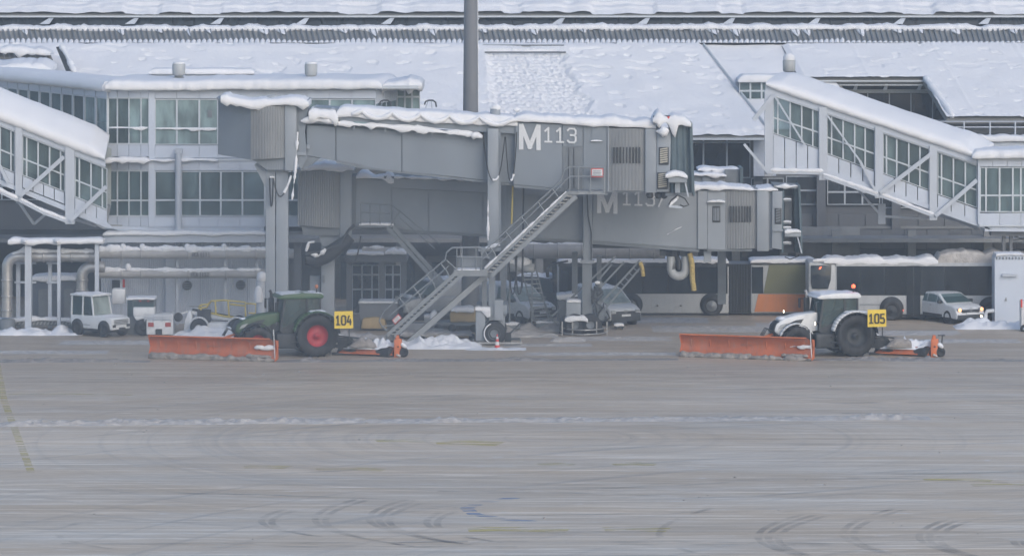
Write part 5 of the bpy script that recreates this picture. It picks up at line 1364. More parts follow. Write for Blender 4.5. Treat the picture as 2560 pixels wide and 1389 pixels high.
pan2([(1073, 475), (1206, 482), (1206, 586), (1073, 578)], dy=.32); pan2([(1209, 482), (1345, 489), (1345, 594), (1209, 587)], dy=.32)
pan2([(1348, 489), (1480, 495), (1480, 602), (1348, 595)], dy=.32)
pan2([(950, 442), (1485, 464), (1485, 494), (980, 469), (962, 458)], dy=.05, d=.3, mt='grey_light', nm='roof_beam')
MB().slab([(960, 440), (1485, 462), (1485, 466), (960, 446)], Y2, 2.9).build('roof_edge', M['grey_dark'], b2)
MB().slab([(888, 566), (1484, 602), (1484, 609), (888, 573)], Y2 + .25, 2.5).build('bottom_rail', M['grey_dark'], b2)
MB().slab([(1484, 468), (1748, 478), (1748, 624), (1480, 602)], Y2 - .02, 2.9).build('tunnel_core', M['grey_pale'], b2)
pan2([(1484, 468), (1747, 478), (1747, 621), (1481, 600)], dy=-.08, d=.1)
text(b2, 'M', 1498, 528, 52, Y2 - .11, 'lettering', w=.78, sw=.2, slope=.04)
text(b2, '113/2', 1557, 511, 34, Y2 - .11, 'lettering', w=.58, gap=.28, sw=.13, slope=.035)
MB().slab([(1480, 602), (1748, 624), (1748, 630), (1480, 610)], Y2 - .1, 3).build('bottom_rail', M['grey_dark'], b2)
roll(b2, [P(1668, 586, Y2 - .15), P(1690, 573, Y2 - .15), P(1704, 567, Y2 - .15)], .035, 2, rough=.8)
MB().rect(1745, 1768, 472, 622, Y2 - .2, .3).build('frame_post', M['grey_light'], b2)
pan2([(1769, 478), (1814, 479), (1814, 624), (1769, 622)], dy=-.16, d=.2, mt='grey_light', nm='cab_door')
w = MB().rect(1781, 1801, 515, 556, Y2 - .2, .06).bevel(.05).build('port_window', M['dark'], b2)
for i in range(4): MB().rect(1784 + i * 4, 1786 + i * 4, 520, 551, Y2 - .215, .02).build('window_bar', M['grey_light'], w)
cap(b2, [(1768, 505), (1813, 505)], Y2 - .35, Y2 - .15, t=.1, droop=.03, rough=.8, seed=22, over=.03)
MB().rect(1768, 1813, 505, 508, Y2 - .35, .2).build('drip_ledge', M['grey_dark'], b2)
corr(1814, 1893, (474, 474), (622, 620), Y2 - .1, 20, .03, .12).build('ribbed_drum', M['bellows'], b2)
MB().rect(1816, 1892, 474, 618, Y2 + .1, 2.6).build('cab_core', M['bellows'], b2)
m = MB()
for i in range(8): m.rect(1825 + i * 7, 1829 + i * 7, 515, 555, Y2 - .28, .05)
m.build('vent_slots', M['dark'], b2)
MB().rect(1892, 1922, 473, 628, Y2 - .3, 2.6).bevel(.04).build('cab_post', M['grey_light'], b2)
MB().rect(1920, 1932, 474, 624, Y2 - .15, 2.5).build('cab_post', M['grey_pale'], b2)
MB().slab([(1931, 478), (1958, 478), (1955, 624), (1929, 620)], Y2 - .4, .5).bevel(.03).build('cab_side', M['grey_light'], b2)
louvre(b2, 1937, 1954, 520, 560, Y2 - .46, 5, 'grey_dark')
MB().rect(1933, 1958, 574, 578, Y2 - .5, .2).build('trim_strip', M['grey_light'], b2)
# open canopy frame with steps at the end
for poly in ([(1956, 476), (1961, 476), (1959, 632), (1954, 632)], [(1996, 464), (2001, 464), (2007, 634), (2002, 634)]): MB().slab(poly, Y2 - .4, 2.4).build('buffer_frame', M['canopy'], b2)
MB().slab([(1985, 470), (1998, 468), (2004, 630), (1988, 630)], Y2 + .2, 2.0).build('canopy_bellows', M['canopy'], b2)
MB().rect(1958, 2000, 470, 632, Y2 + 1.2, .2).build('cab_interior', M['wall_grey'], b2)
MB().rect(1962, 1980, 490, 555, Y2 + .8, .1).build('control_desk', M['bellows'], b2)
for y in (498, 554, 568, 606): 
    MB().rect(1958, 1978, y, y + 5, Y2 - .35, .5).build('step', M['grey_light'], b2); cap(b2, [(1958, y), (1978, y)], Y2 - .4, Y2 + .1, t=.06, droop=.02, seed=y, over=.02)
MB().rect(1962, 2003, 580, 592, Y2 - .7, .6).bevel(.03).build('floodlight_box', M['grey_light'], b2)
cap(b2, [(1962, 580), (2003, 580)], Y2 - .72, Y2 - .1, t=.12, droop=.03, rough=.8, seed=24, over=.03)
MB().tube([P(x, y, Y2 - .6) for x, y in ((1992, 592), (2001, 625), (1996, 640), (1975, 648), (1962, 642))], .025, 6).build('cable', M['black'], b2)
MB().bar(P(1994, 592, Y2 - .6), P(2004, 632, Y2 - .6), .06).build('box_strut', M['white_steel'], b2)
MB().slab([(1935, 462), (2000, 466), (2000, 472), (1935, 470)], Y2 - .3, 2.5).build('canopy_roof', M['grey_dark'], b2)
MB().rect(1700, 1935, 472, 477, Y2 - .2, 2.9).build('cab_roof', M['grey_dark'], b2)
cap(b2, [(1690, 471), (1760, 472), (1850, 474), (1945, 476)], Y2 - .25, Y2 + 2.7, t=.17, droop=.05, rough=.8, seed=25, over=.1)
roll(b2, [P(x, 466 + 3 * nz(x, 0, 3, .05), Y2 - .3) for x in range(1930, 2000, 8)], .07, 26, rough=1.0)
cap(b2, [(752, 426), (790, 424), (884, 424)], Y2 - .2, Y2 + 2.4, t=.34, droop=.06, rough=.5, seed=27, over=.1)
cap(b2, [(890, 446), (940, 446), (985, 448)], Y2 + .1, Y2 + 1.8, t=.30, droop=.08, rough=.7, seed=28, over=.1)
roll(b2, [P(x, 442 + (x - 985) * .042, Y2 - .05) for x in range(985, 1290, 18)], .055, 29, rough=1.1)
MB().rect(1768, 1880, 621, 628, Y2 - .12, 2.8).build('cab_floor_edge', M['grey_dark'], b2)
# under-cab bits
MB().rect(1760, 1778, 626, 655, Y2 + .2, .3).build('hanger', M['grey_light'], b2)
m = MB()
for x in (1650, 1680, 1700, 1855): m.rect(x, x + 14, 625, 640, Y2 + .3, .6)
m.rect(1480, 1740, 612, 620, Y2 + .6, .4); m.build('under_gear', M['dark'], b2)
# lift column and carriage
MB().rect(1458, 1481, 486, 660, Y2 - .35, .5).bevel(.02).build('lift_column', M['grey_light'], b2)
MB().rect(1456, 1480, 650, 790, Y2 - .25, .5).build('inner_column', M['grey_dark'], b2)
MB().rect(1452, 1486, 650, 658, Y2 - .4, .6).build('column_collar', M['grey_light'], b2)
MB().rect(1430, 1444, 630, 770, Y2 + 2.9, .4).build('lift_column', M['grey_dark'], b2)
MB().rect(1492, 1504, 640, 760, Y2 + 2.9, .4).build('inner_column', M['grey_dark'], b2)
MB().tube([P(1468, 486, Y2 - .5), P(1470, 540, Y2 - .5), P(1478, 580, Y2 - .5), P(1478, 650, Y2 - .5)], .035, 6).build('cable', M['black'], b2)
MB().rect(1415, 1452, 752, 800, Y2 - .5, 1.0).bevel(.04).build('drive_box', M['grey_light'], b2)
cap(b2, [(1412, 800), (1470, 802)], Y2 - 1.0, Y2 - .1, t=.2, droop=.05, rough=.5, seed=30, over=.05); cap(b2, [(1417, 752), (1452, 752)], Y2 - .55, Y2 + .5, t=.07, seed=31, over=.03)
MB().slab([(1405, 800), (1500, 800), (1515, 845), (1395, 845)], Y2 + .0, 2.2).build('carriage_body', M['dark'], b2)
for x in (1438, 1476):
    wc = V(P(x, 0, Y2 - .8).x, Y2 - .8, .52)
    w = MB().lathe(wc, (0, 1, 0), [(0, .2), (0, .42), (.06, .5), (.15, .53), (.45, .53), (.55, .45), (.55, .2)], 26).build('wheel', M['black'], b2)
    MB().lathe(wc, (0, 1, 0), [(.06, 0), (.05, .12), (.0, .26)], 18).build('rim', M['grey_dark'], w)
for k, y in enumerate((806, 817, 828, 838)):
    c = P(1460, y, Y2 - .1); ring = []
    for i in range(25):
        a = math.pi * (1 + i / 24.0 * 1.0); rx = (58 + k * 3) * Y2 / F
        ring.append(V(c.x + rx * math.cos(a), Y2 + .6 + 2.0 * math.sin(a), c.z - .25))
    MB().tube(ring, .035, 6).build('guard_ring', M['galv'], b2)
for x in (1404, 1430, 1490, 1516): MB().rect(x, x + 3, 804, 846, Y2 - .9, .06).build('guard_post', M['galv'], b2)
roll(b2, [P(1400, 850, Y2 - .9), P(1460, 854, Y2 - 1.1), P(1530, 850, Y2 - .9)], .04, 51, rough=.9)
m = MB(); random.seed(21)
for i in range(14): 
    x, y = random.uniform(1478, 1516), random.uniform(712, 800); m.tube([P(x, y, Y2 - .3), P(x + random.uniform(-12, 12), y + random.uniform(6, 26), Y2 - .35), P(x + random.uniform(-14, 14), y + random.uniform(20, 40), Y2 - .3)], .045, 6)
m.build('hydraulic_hoses', M['dark'], b2)
m = MB()
m.rect(1482, 1512, 770, 800, Y2 - .2, .6); m.lathe(P(1498, 712, Y2 - .2), (0, 1, 0), [(0, 0), (0, .2), (.5, .2), (.5, 0)], 10); m.rect(1484, 1500, 720, 770, Y2, .4)
m.build('hydraulic_unit', M['grey_dark'], b2)
roll(b2, [P(1487, 706, Y2 - .3), P(1500, 706, Y2 - .3)], .1, 52)
# hanging flexible duct (dark) at the rotunda
m = MB(); pts = [P(x, y, Y2 - .5) for x, y in ((764, 646), (790, 652), (815, 640), (840, 622), (862, 606), (876, 592))]
rr = []; pp = []
for i in range(41):
    u = i / 40 * 5; k = min(4, int(u)); pp.append(pts[k].lerp(pts[k + 1], u - k)); rr.append(.36 + .045 * (i % 2) - .1 * abs(u - 2.4) / 2.4)
MB().tube(pp, rr, 14).build('flexible_duct', M['black'], b2)
roll(b2, [P(772, 632, Y2 - .8), P(796, 640, Y2 - .85), P(815, 622, Y2 - .85)], .12, 53, rough=1.1); roll(b2, [P(765, 628, Y2 - .8), P(772, 606, Y2 - .8), P(786, 604, Y2 - .8)], .10, 54, rough=.8)
MB().tube([P(764, 635, Y2 - .85), P(800, 628, Y2 - .85), P(850, 610, Y2 - .8), P(872, 575, Y2 - .8), P(886, 562, Y2 - .8)], .07, 8).build('cable', M['dark'], b2)
droop(b2, (858, 610), (902, 590), 670, Y2 - .5, .045)
# access platform on the inner tunnel with stair going down right
for pts in ([(900, 508), (978, 512), (1000, 528), (1100, 610)], [(900, 530), (975, 534)], [(902, 508), (902, 562)], [(925, 508), (925, 562)], [(950, 510), (950, 562)], [(978, 512), (978, 565)], [(1000, 528), (978, 562)], [(1000, 545), (1088, 622)]):
    rail_run(b2, pts, Y2 - .9, mt='grey_dark')
MB().rect(896, 986, 560, 568, Y2 - .9, 1.1).build('platform', M['grey_dark'], b2)
cap(b2, [(898, 560), (984, 560)], Y2 - .9, Y2 + .0, t=.04, seed=57, over=.02)
for o in (0, 16): MB().bar(P(968 + o, 568, Y2 - .8), P(1104 + o, 720, Y2 - .8), .06, .2).build('stringer', M['grey_dark'], b2)
for i in range(16): 
    p = P(lerp(976, 1108, i / 16), lerp(572, 716, i / 16), Y2 - .75); MB().box(p.x - .12, p.x + .12, p.y, p.y + .8, p.z - .02, p.z + .02).build('tread', M['grey_dark'], b2)
# folding truss stair on the right of the column
for (a, b) in (((1500, 760), (1600, 650)), ((1514, 770), (1612, 656)), ((1490, 730), (1560, 655)), ((1496, 700), (1530, 660)), ((1380, 790), (1540, 640))):
    MB().bar(P(*a, Y2 + .4), P(*b, Y2 + .4), .05, .09).build('truss_bar', M['grey_dark'], b2)
for i in range(9): rail_run(b2, [(1506 + i * 11, 753 - i * 12), (1519 + i * 11, 764 - i * 12)], Y2 + .4, mt='grey_dark')
# U-shaped air duct and striped hoses under the tunnel
pts = [P(x, y, Y2 + .6) for x, y in [(1678, 640), (1678, 672)] + arc(1696, 672, 18, 180, 360, 8) + [(1714, 640)]]
MB().tube(pts, .22, 14).build('air_duct', M['duct_white'], b2)
MB().tube([P(1666, 632, Y2 + .6), P(1690, 636, Y2 + .5), P(1696, 652, Y2 + .5), P(1696, 672, Y2 + .5)], .14, 10).build('air_duct', M['black'], b2)
for pts, r in (([(1724, 632), (1730, 660), (1731, 700), (1735, 726)], .13), ([(1600, 655), (1606, 672), (1608, 690)], .10)):
    q = [P(x, y, Y2 + .3) for x, y in pts]; pp, rr = [], []
    for i in range(37):
        u = i / 36 * (len(q) - 1); k = min(len(q) - 2, int(u)); pp.append(q[k].lerp(q[k + 1], u - k)); rr.append(r * (1 + .12 * (i % 2)))
    MB().tube(pp, rr, 10).build('striped_hose', M['hose_yellow'], b2)
# steep ladder stairs behind the first carriage
ld = empty('ladder_stairs', P(1350, 820, 220.2), 'steep open ladder stairs between the two bridge carriages', 'ladder')
Yl2 = 222.3
for a, b in (((1298, 650), (1338, 805)), ((1336, 655), (1372, 800))): MB().bar(P(*a, Yl2), P(*b, Yl2), .06, .08).build('stringer', M['grey_dark'], ld)
for i in range(13):
    u = i / 12; a = (lerp(1300, 1338, u), lerp(664, 802, u)); b = (lerp(1338, 1372, u), lerp(664, 798, u))
    MB().bar(P(*a, Yl2), P(*b, Yl2), .18, .03).build('rung', M['galv'], ld)
for pts in ([(1326, 690), (1340, 700), (1376, 800)], [(1290, 645), (1300, 640), (1316, 645)], [(1346, 720), (1386, 812)]): rail_run(ld, pts, Yl2 + .1, mt='grey_dark')
for i in range(7): rail_run(ld, [(1322 + i * 3, 742 + i * 9), (1366 + i * 3, 742 + i * 9)], Yl2 - .35, mt='grey_dark')
m = MB().bar(P(1325, 812, Yl2), P(1395, 815, Yl2), .1); m.bar(P(1330, 800, Yl2), P(1390, 812, Yl2 + .3), .08)
for x in (1338, 1392): m.lathe(P(x, 814, Yl2), (0, 1, 0), [(0, 0), (0, .12), (.1, .12), (.1, 0)], 10)
m.build('wheel_base', M['dark'], ld)
# snowy cylinders at the top of the ladder
m = MB().lathe(P(1270, 664, 221.5), (1, 0, 0), [(0, 0), (0, .3), (1.2, .3), (1.2, 0)], 14); m.lathe(P(1306, 670, 221.3), (1, 0, 0), [(0, 0), (0, .22), (.6, .22), (.6, 0)], 14)
tk = empty('snowy_tank', P(1300, 800, 222), 'snow topped tank on posts beside the ladder stairs', 'tank')
m.build('tank', M['duct_white'], tk)
for x in (1272, 1328): MB().rect(x, x + 4, 668, 824, 221.7, .1).build('leg', M['grey_dark'], tk)
roll(tk, [P(1268, 654, 221.4), P(1330, 658, 221.4)], .24, 5, rough=.4)
# third bridge cab peeking above the second
b3 = empty('jet_bridge', P(1800, 800, 226.5), 'third grey jet bridge cab just visible above the second one', 'jet bridge')
Y3 = 224.5
MB().rect(1690, 1755, 436, 480, Y3, 2.6).build('tunnel', M['grey_paint'], b3)
MB().rect(1755, 1778, 436, 560, Y3 - .1, 2.6).bevel(.04).build('cab_post', M['grey_paint'], b3)
corr(1778, 1812, (438, 438), (560, 560), Y3 - .1, 10, .03).build('ribbed_drum', M['bellows'], b3)
MB().slab([(1812, 424), (1856, 424), (1858, 560), (1814, 560)], Y3, 2.4).build('canopy_bellows', M['grey_dark'], b3)
MB().rect(1850, 1858, 420, 560, Y3 - .2, 2.5).build('buffer_frame', M['canopy'], b3)
cap(b3, [(1690, 438), (1760, 438), (1816, 440)], Y3 - .2, Y3 + 2.4, t=.16, droop=.06, rough=.7, seed=91); cap(b3, [(1745, 424), (1856, 426)], Y3 + .4, Y3 + 2.4, t=.14, droop=.1, rough=.9, seed=92)
MB().rect(1795, 1815, 560, 760, Y3 + .8, .5).build('lift_column', M['grey_dark'], b3)
# ================================================================== VEHICLES
def place(root, loc, yaw):
    root.location = loc; root.rotation_euler = (0, 0, R(yaw))
def new_local(name, label, cat, group=None):
    return empty(name, (0, 0, 0), label, cat, group)
def wheel(parent, x, y, r, w, side, rim='grey_dark', rr=.55, lugs=0, tyre='black'):
    """wheel with its outer face on `side` (-1 = towards the camera side)"""
    c = V(x, y, r); ax = (0, side, 0)
    m = MB().lathe(c, ax, [(-w / 2, r * rr), (-w / 2, r * .9), (-w * .38, r * .98), (w * .38, r * .98), (w / 2, r * .9), (w * .47, r * rr), (w * .2, r * rr)], 32)
    for i in range(lugs):
        a = 2 * math.pi * i / lugs
        for s2 in (-1, 1):
            p0 = c + V(math.cos(a), 0, math.sin(a)) * r * .985 + V(0, side * s2 * w * .46, 0)
            a2 = a + .12; p1 = c + V(math.cos(a2), 0, math.sin(a2)) * r * .99 + V(0, side * s2 * w * .04, 0)
            m.bar(p0, p1, .07, .07, up=V(math.cos(a), 0, math.sin(a)))
    t = m.build('wheel', M[tyre], parent)
    MB().lathe(c, ax, [(w * .16, 0), (w * .16, r * .16), (w * .10, r * .2), (w * .06, r * rr * .75), (w * .36, r * rr * .97), (w * .42, r * rr * 1.02)], 28).build('rim', M[rim], t)
    MB().lathe(c, ax, [(w * .16, r * .15), (w * .3, r * .13), (w * .32, 0)], 14).build('hub', M[rim], t)
    return t
def arcfender(x, z, r0, r1, a0, a1, y0, y1, n=16):
    m = MB(); ri, ro = [], []
    pts_i = [(x + r0 * math.cos(R(lerp(a0, a1, i / n))), z + r0 * math.sin(R(lerp(a0, a1, i / n)))) for i in range(n + 1)]
    pts_o = [(x + r1 * math.cos(R(lerp(a0, a1, i / n))), z + r1 * math.sin(R(lerp(a0, a1, i / n)))) for i in range(n + 1)]
    for (a, b), (c, d), (e, f), (g_, h) in zip(pts_i[:-1], pts_i[1:], pts_o[:-1], pts_o[1:]):
        m.hexa([(a, y0, b), (c, y0, d), (g_, y0, h), (e, y0, f), (a, y1, b), (c, y1, d), (g_, y1, h), (e, y1, f)], True)
    return m
def lump(parent, x0, x1, y0, y1, z, t, seed=1, name='snow_cover', mt='snow'):
    NX, NY = max(4, int((x1 - x0) / .1)), max(3, int((y1 - y0) / .1)); rows = []
    for j in range(NY + 1):
        row = []
        for i in range(NX + 1):
            u, v = i / NX * 2 - 1, j / NY * 2 - 1
            e = (max(0, 1 - u ** 4) * max(0, 1 - v ** 4)) ** .4
            x, y = lerp(x0, x1, i / NX), lerp(y0, y1, j / NY)
            row.append(V(x, y, z + t * e * (.8 + .7 * fb(V(x * 2.2, y * 2.2, seed), 2)) - .01))
        rows.append(row)
    return MB().grid(rows).build(name, M[mt], parent)

def tractor(pxr, Y0, yaw, paint, rim, label, blade, sx, sign, snowy, lit):
    t = new_local('plough_tractor', label, 'tractor')
    ca, sa = math.cos(R(yaw)), math.sin(R(yaw))
    loc = V((pxr - 1280) * Y0 / F, Y0, 0)
    def Lw(p): d = Vector(p) - loc; return V(d.x * ca + d.y * sa, -d.x * sa + d.y * ca, d.z)
    def Lp(x, y, Y): return Lw(P(x, y, Y))
    def lbox(x0, x1, y0, y1, Y, d): return MB().hexa([Lp(x0, y1, Y), Lp(x1, y1, Y), Lp(x1, y0, Y), Lp(x0, y0, Y), Lp(x0, y1, Y + d * 0) + V(sa * d, ca * d, 0), Lp(x1, y1, Y) + V(sa * d, ca * d, 0), Lp(x1, y0, Y) + V(sa * d, ca * d, 0), Lp(x0, y0, Y) + V(sa * d, ca * d, 0)])
    def lslab(poly, Y, d): return MB().prism([Lp(x, y, Y) for x, y in poly], (sa * d, ca * d, 0))
    # running gear
    for s in (-1, 1):
        wheel(t, 0, s * .97, 1.0, .62, s, rim, .52, 20)
        wheel(t, -2.85, s * .92, .74, .5, s, rim, .5, 18)
    MB().box(-3.5, .5, -.28, .28, .62, 1.12).bevel(.05).build('chassis', M['dark'], t)
    MB().box(-.2, .2, -.75, .75, .85, 1.15).build('rear_axle', M['dark'], t)
    MB().box(-2.98, -2.72, -.75, .75, .6, .86).build('front_axle', M['dark'], t)
    MB().box(-1.95, -.98, -1.02, -.45, .42, 1.12).bevel(.09, 3).build('fuel_tank', M['dark'], t)
    MB().box(-1.8, -1.0, .45, 1.0, .45, 1.1).bevel(.06).build('battery_box', M['dark'], t)
    for z in (.42, .68, .92): MB().box(-1.2, -.85, -1.15, -.8, z, z + .04).build('step', M['dark'], t)
    # bonnet
    hood = [(-1.62, 2.10), (-2.6, 1.99), (-3.35, 1.80), (-3.72, 1.55), (-3.82, 1.22), (-3.6, 1.02), (-2.5, 1.08), (-1.62, 1.2)]
    MB().prism([(x, -.43, z) for x, z in hood], (0, .86, 0)).bevel(.10, 3).build('bonnet', M[paint], t)
    MB().prism([(x, -.38, z) for x, z in [(-3.56, 1.70), (-3.76, 1.52), (-3.86, 1.2), (-3.7, 1.0), (-3.4, 1.0), (-3.42, 1.62)]], (0, .76, 0)).bevel(.04).build('grille', M['dark'], t)
    for s in (-1, 1):
        yy = s * .435
        MB().prism([(x, yy, z) for x, z in [(-3.3, 1.12), (-3.42, 1.45), (-2.75, 1.72), (-2.35, 1.78), (-2.55, 1.5), (-3.0, 1.25)]], (0, s * .02, 0)).build('side_grille', M['dark'], t)
        MB().prism([(x, yy, z) for x, z in [(-1.66, 1.22), (-1.7, 1.62), (-2.4, 1.4), (-2.5, 1.14)]], (0, s * .02, 0)).build('side_panel', M['dark' if paint == 'green' else paint], t)
        MB().prism([(x, s * .46, z) for x, z in [(-3.62, 1.34), (-3.5, 1.52), (-3.2, 1.6), (-3.35, 1.42)]], (0, s * .03, 0)).build('headlight', M['duct_white'], t)
        arcfender(-2.85, .74, .84, .89, 25, 160, s * .68 - (.27 if s < 0 else 0), s * .68 + (.27 if s > 0 else 0), 10).build('front_mudguard', M['dark' if paint == 'green' else paint], t)
        y0, y1 = (s * 1.28, s * .55) if s < 0 else (.55, 1.28)
        arcfender(0, 1.0, 1.10, 1.17, 18, 168, min(y0, y1), max(y0, y1), 18).build('rear_mudguard', M[paint], t)
        arcfender(0, 1.0, 1.06, 1.10, 5, 172, min(y0, y1) - .03, max(y0, y1) + .03, 18).build('mudguard_lip', M['dark'], t)
        MB().prism([(x, s * .62, z) for x, z in [(-1.05, 1.15), (-.9, 1.75), (-.5, 2.08), (0, 2.15), (.5, 2.0), (.5, 1.1)]], (0, s * .05, 0)).build('inner_guard', M['dark'], t)
    # cab
    zb, zt = 1.2, 2.72
    MB().box(-1.62, .2, -.62, .62, .95, 1.35).bevel(.04).build('cab_floor', M['dark'], t)
    def cabpt(x, s, z):    # cab walls lean in a little towards the roof
        return V(x + (-.0 if x > -1 else .22) * (z - zb) / (zt - zb), s * (.80 - .06 * (z - zb) / (zt - zb)), z)
    for s in (-1, 1):
        for x in (-1.70, -.42, .22): MB().bar(cabpt(x, s, zb), cabpt(x, s, zt), .09, .08).build('cab_pillar', M['dark'], t)
        for a, b, nm in ((-1.64, -.47, 'door_glass'), (-.38, .18, 'side_glass')):
            q = [cabpt(a, s, zb + (.0 if nm == 'door_glass' else .75)), cabpt(b, s, zb + (.0 if nm == 'door_glass' else .75)), cabpt(b, s, zt), cabpt(a, s, zt)]
            MB().hexa(q + [p + V(0, -s * .02, 0) for p in q]).build(nm, M['glass_veh'], t)
        MB().bar(cabpt(-1.66, s, zb), cabpt(.22, s, zb), .07, .10).build('cab_sill', M['dark'], t)
        MB().prism([(-1.6, s * .81, 1.0), (-.5, s * .81, 1.0), (-.5, s * .81, 1.5), (-1.0, s * .81, 1.6), (-1.66, s * .81, 1.35)], (0, s * .02, 0)).build('door_panel', M['dark'], t)
    for x, nm in ((-1.70, 'windscreen'), (.22, 'rear_glass')):
        q = [cabpt(x, -1, zb + .45), cabpt(x, 1, zb + .45), cabpt(x, 1, zt), cabpt(x, -1, zt)]
        MB().hexa(q + [p + V(.02, 0, 0) for p in q]).build(nm, M['glass_veh'], t)
        MB().bar(cabpt(x, -1, zb + .42), cabpt(x, 1, zb + .42), .06, .08).build('cab_crossbar', M['dark'], t)
    MB().prism([(x, -.86, z) for x, z in [(-1.72, 2.72), (-1.86, 2.80), (-1.6, 2.93), (-.6, 3.0), (.25, 2.96), (.42, 2.84), (.34, 2.72)]], (0, 1.72, 0)).bevel(.05, 2).build('cab_roof', M['white_paint' if paint != 'green' else 'green'], t)
    lump(t, -1.66, .38, -.84, .84, 2.93, .10, 3, 'roof_snow' if not snowy else 'snow_cover', 'snow' if snowy else 'white_paint')
    # person in the seat, seen through the glass
    MB().box(-.75, -.2, -.25, .25, 1.25, 1.55).bevel(.06).build('seat', M['dark'], t)
    MB().box(-.3, -.15, -.25, .25, 1.5, 2.2).bevel(.05).build('seat_back', M['dark'], t)
    MB().tube([V(-1.2, 0, 1.35), V(-1.05, 0, 1.75)], .04, 8).build('steering_column', M['dark'], t)
    MB().lathe((-1.03, 0, 1.78), (-.4, 0, 1), [(-.02, .2), (.02, .2), (.02, .17), (-.02, .17)], 16).build('steering_wheel', M['dark'], t)
    # lamps, mirrors, exhaust, aerial
    for s in (-1, 1):
        MB().bar((-1.72, s * .8, 2.62), (-2.0, s * 1.18, 2.6), .04).build('mirror_arm', M['dark'], t)
        MB().box(-2.05, -1.97, s * 1.2 - .10, s * 1.2 + .10, 2.15, 2.62).bevel(.03).build('mirror', M['dark'], t)
        lm = MB().lathe((-1.86, s * .84, 1.58), (-1, 0, 0), [(-.06, .04), (0, .10), (.05, .10)], 14).build('work_lamp', M['dark'], t)
        MB().lathe((-1.86, s * .84, 1.58), (-1, 0, 0), [(.052, .085), (.06, .05), (.062, 0)], 14).build('lens', M['lamp_on' if lit else 'duct_white'], lm)
        MB().box(.36, .44, s * .7 - .09, s * .7 + .09, 2.05, 2.13).build('tail_lamp', M['lens_red'], t)
    MB().tube([V(-1.85, .62, 1.2), V(-1.85, .62, 2.9), V(-1.92, .62, 3.05)], .07, 10).build('exhaust', M['dark' if paint == 'green' else 'galv'], t)
    MB().box(-1.98, -1.72, .5, .74, 1.9, 2.7).bevel(.05).build('exhaust_shield', M['dark'], t)
    MB().tube([V(.1, -.55, 3.0), V(.1, -.55, 3.2)], .035, 6).build('beacon_stalk', M['dark'], t)
    MB().lathe((.1, -.55, 3.2), (0, 0, 1), [(0, .07), (.05, .09), (.14, .08), (.18, 0)], 12).build('beacon', M['beacon' if lit else 'beacon_off'], t)
    if lit: MB().lathe((-3.05, .35, 2.08), (-1, 0, 0), [(0, .03), (.04, .07), (.05, 0)], 10).build('bonnet_lamp', M['lamp_on'], t)
    if snowy:
        lump(t, -3.55, -2.9, -.36, .36, 1.76, .12, 5); lump(t, -.5, .7, -1.26, -.6, 2.10, .06, 6)
        lump(t, -3.6, -3.15, .45, 1.1, 1.45, .1, 8)
    else:
        lump(t, -.35, .45, -1.24, -.7, 2.14, .07, 6); lump(t, -3.5, -3.0, -.36, .36, 1.78, .06, 5)
    # front linkage
    for s in (-1, 1): MB().bar((-3.5, s * .35, .75), (-4.25, s * .45, .5), .10, .14).build('lift_arm', M['orange_br'], t)
    MB().bar((-3.6, 0, 1.1), (-4.25, 0, .9), .1, .1).build('top_link', M['orange_br'], t)
    for k in range(3): MB().tube([V(-3.6, -.2 + k * .2, 1.1), V(-4.1, -.25 + k * .2, 1.35), V(-4.3, -.2 + k * .2, 1.0)], .025, 6).build('hydraulic_hose', M['dark'], t)
    # plough blade: concave mouldboard between two ground points
    (lx, ly), (rx, ry) = blade
    A, B = G(lx, ly), G(rx, ry); d = (B - A).normalized(); nb = V(-d.y, d.x, 0)   # nb points away from the camera
    if nb.y < 0: nb = -nb
    hgt = 1.02; nseg = 4
    pb = MB(); prof = []
    for k in range(13):
        v = k / 12; prof.append((0.34 * math.sin(v * math.pi * .93) ** .9 - .05 * v, v * hgt))
    for q in range(nseg):
        a, b = A.lerp(B, q / nseg) + d * .005, A.lerp(B, (q + 1) / nseg) - d * .005
        m = MB(); fr, bk = [], []
        for off, z in prof:
            cut = 0.0 if q < nseg - 1 else max(0, z - .8) * 1.1
            fr.append([Lw(a + nb * off + V(0, 0, z + .06)), Lw(b - d * cut + nb * off + V(0, 0, z + .06))])
            bk.append([Lw(a + nb * (off + .04) + V(0, 0, z + .06)), Lw(b - d * cut + nb * (off + .04) + V(0, 0, z + .06))])
        m.grid(fr); m.grid(bk); m.add(fr[0] + bk[0], [(0, 1, 3, 2)]); m.add(fr[-1] + bk[-1], [(0, 1, 3, 2)])
        m.build('plough_blade', M['orange'], t)
    MB().bar(Lw(A + nb * .0 + V(0, 0, hgt + .05)), Lw(B - d * .25 + V(0, 0, hgt + .05)), .07, .05).build('blade_top_edge', M['orange_br'], t)
    MB().bar(Lw(A + V(0, 0, .05)), Lw(B + V(0, 0, .05)), .03, .12).build('cutting_edge', M['dark'], t)
    for E, sgn in ((A, -1), (B, 1)):
        pts = [Lw(E + d * sgn * .02 + nb * o + V(0, 0, z)) for o, z in ((-.04, .02), (.45, .1), (.45, .95), (.0, hgt), (.3, .55))]
        MB().prism(pts[:3] + [pts[3], pts[4]], Lw(loc + d * .03)).build('end_plate', M['orange_br'], t)
    for q in range(7):
        c = A.lerp(B, (q + .5) / 7); MB().bar(Lw(c + nb * .42 + V(0, 0, .15)), Lw(c + nb * .3 + V(0, 0, .98)), .05, .2).build('blade_rib', M['orange'], t)
    MB().bar(Lw(A.lerp(B, .1) + nb * .5 + V(0, 0, .5)), Lw(A.lerp(B, .9) + nb * .5 + V(0, 0, .5)), .12, .12).build('blade_beam', M['orange'], t)
    MB().tube([Lw(B + nb * .1 + V(0, 0, .05)), Lw(B + nb * .1 + d * (-.08) + V(0, 0, 1.5))], .022, 6).build('edge_marker', M['white_paint'], t)
    # faint lettering ghost and slush caked on the lower edge and right corner
    m = MB(); c = A.lerp(B, .5)
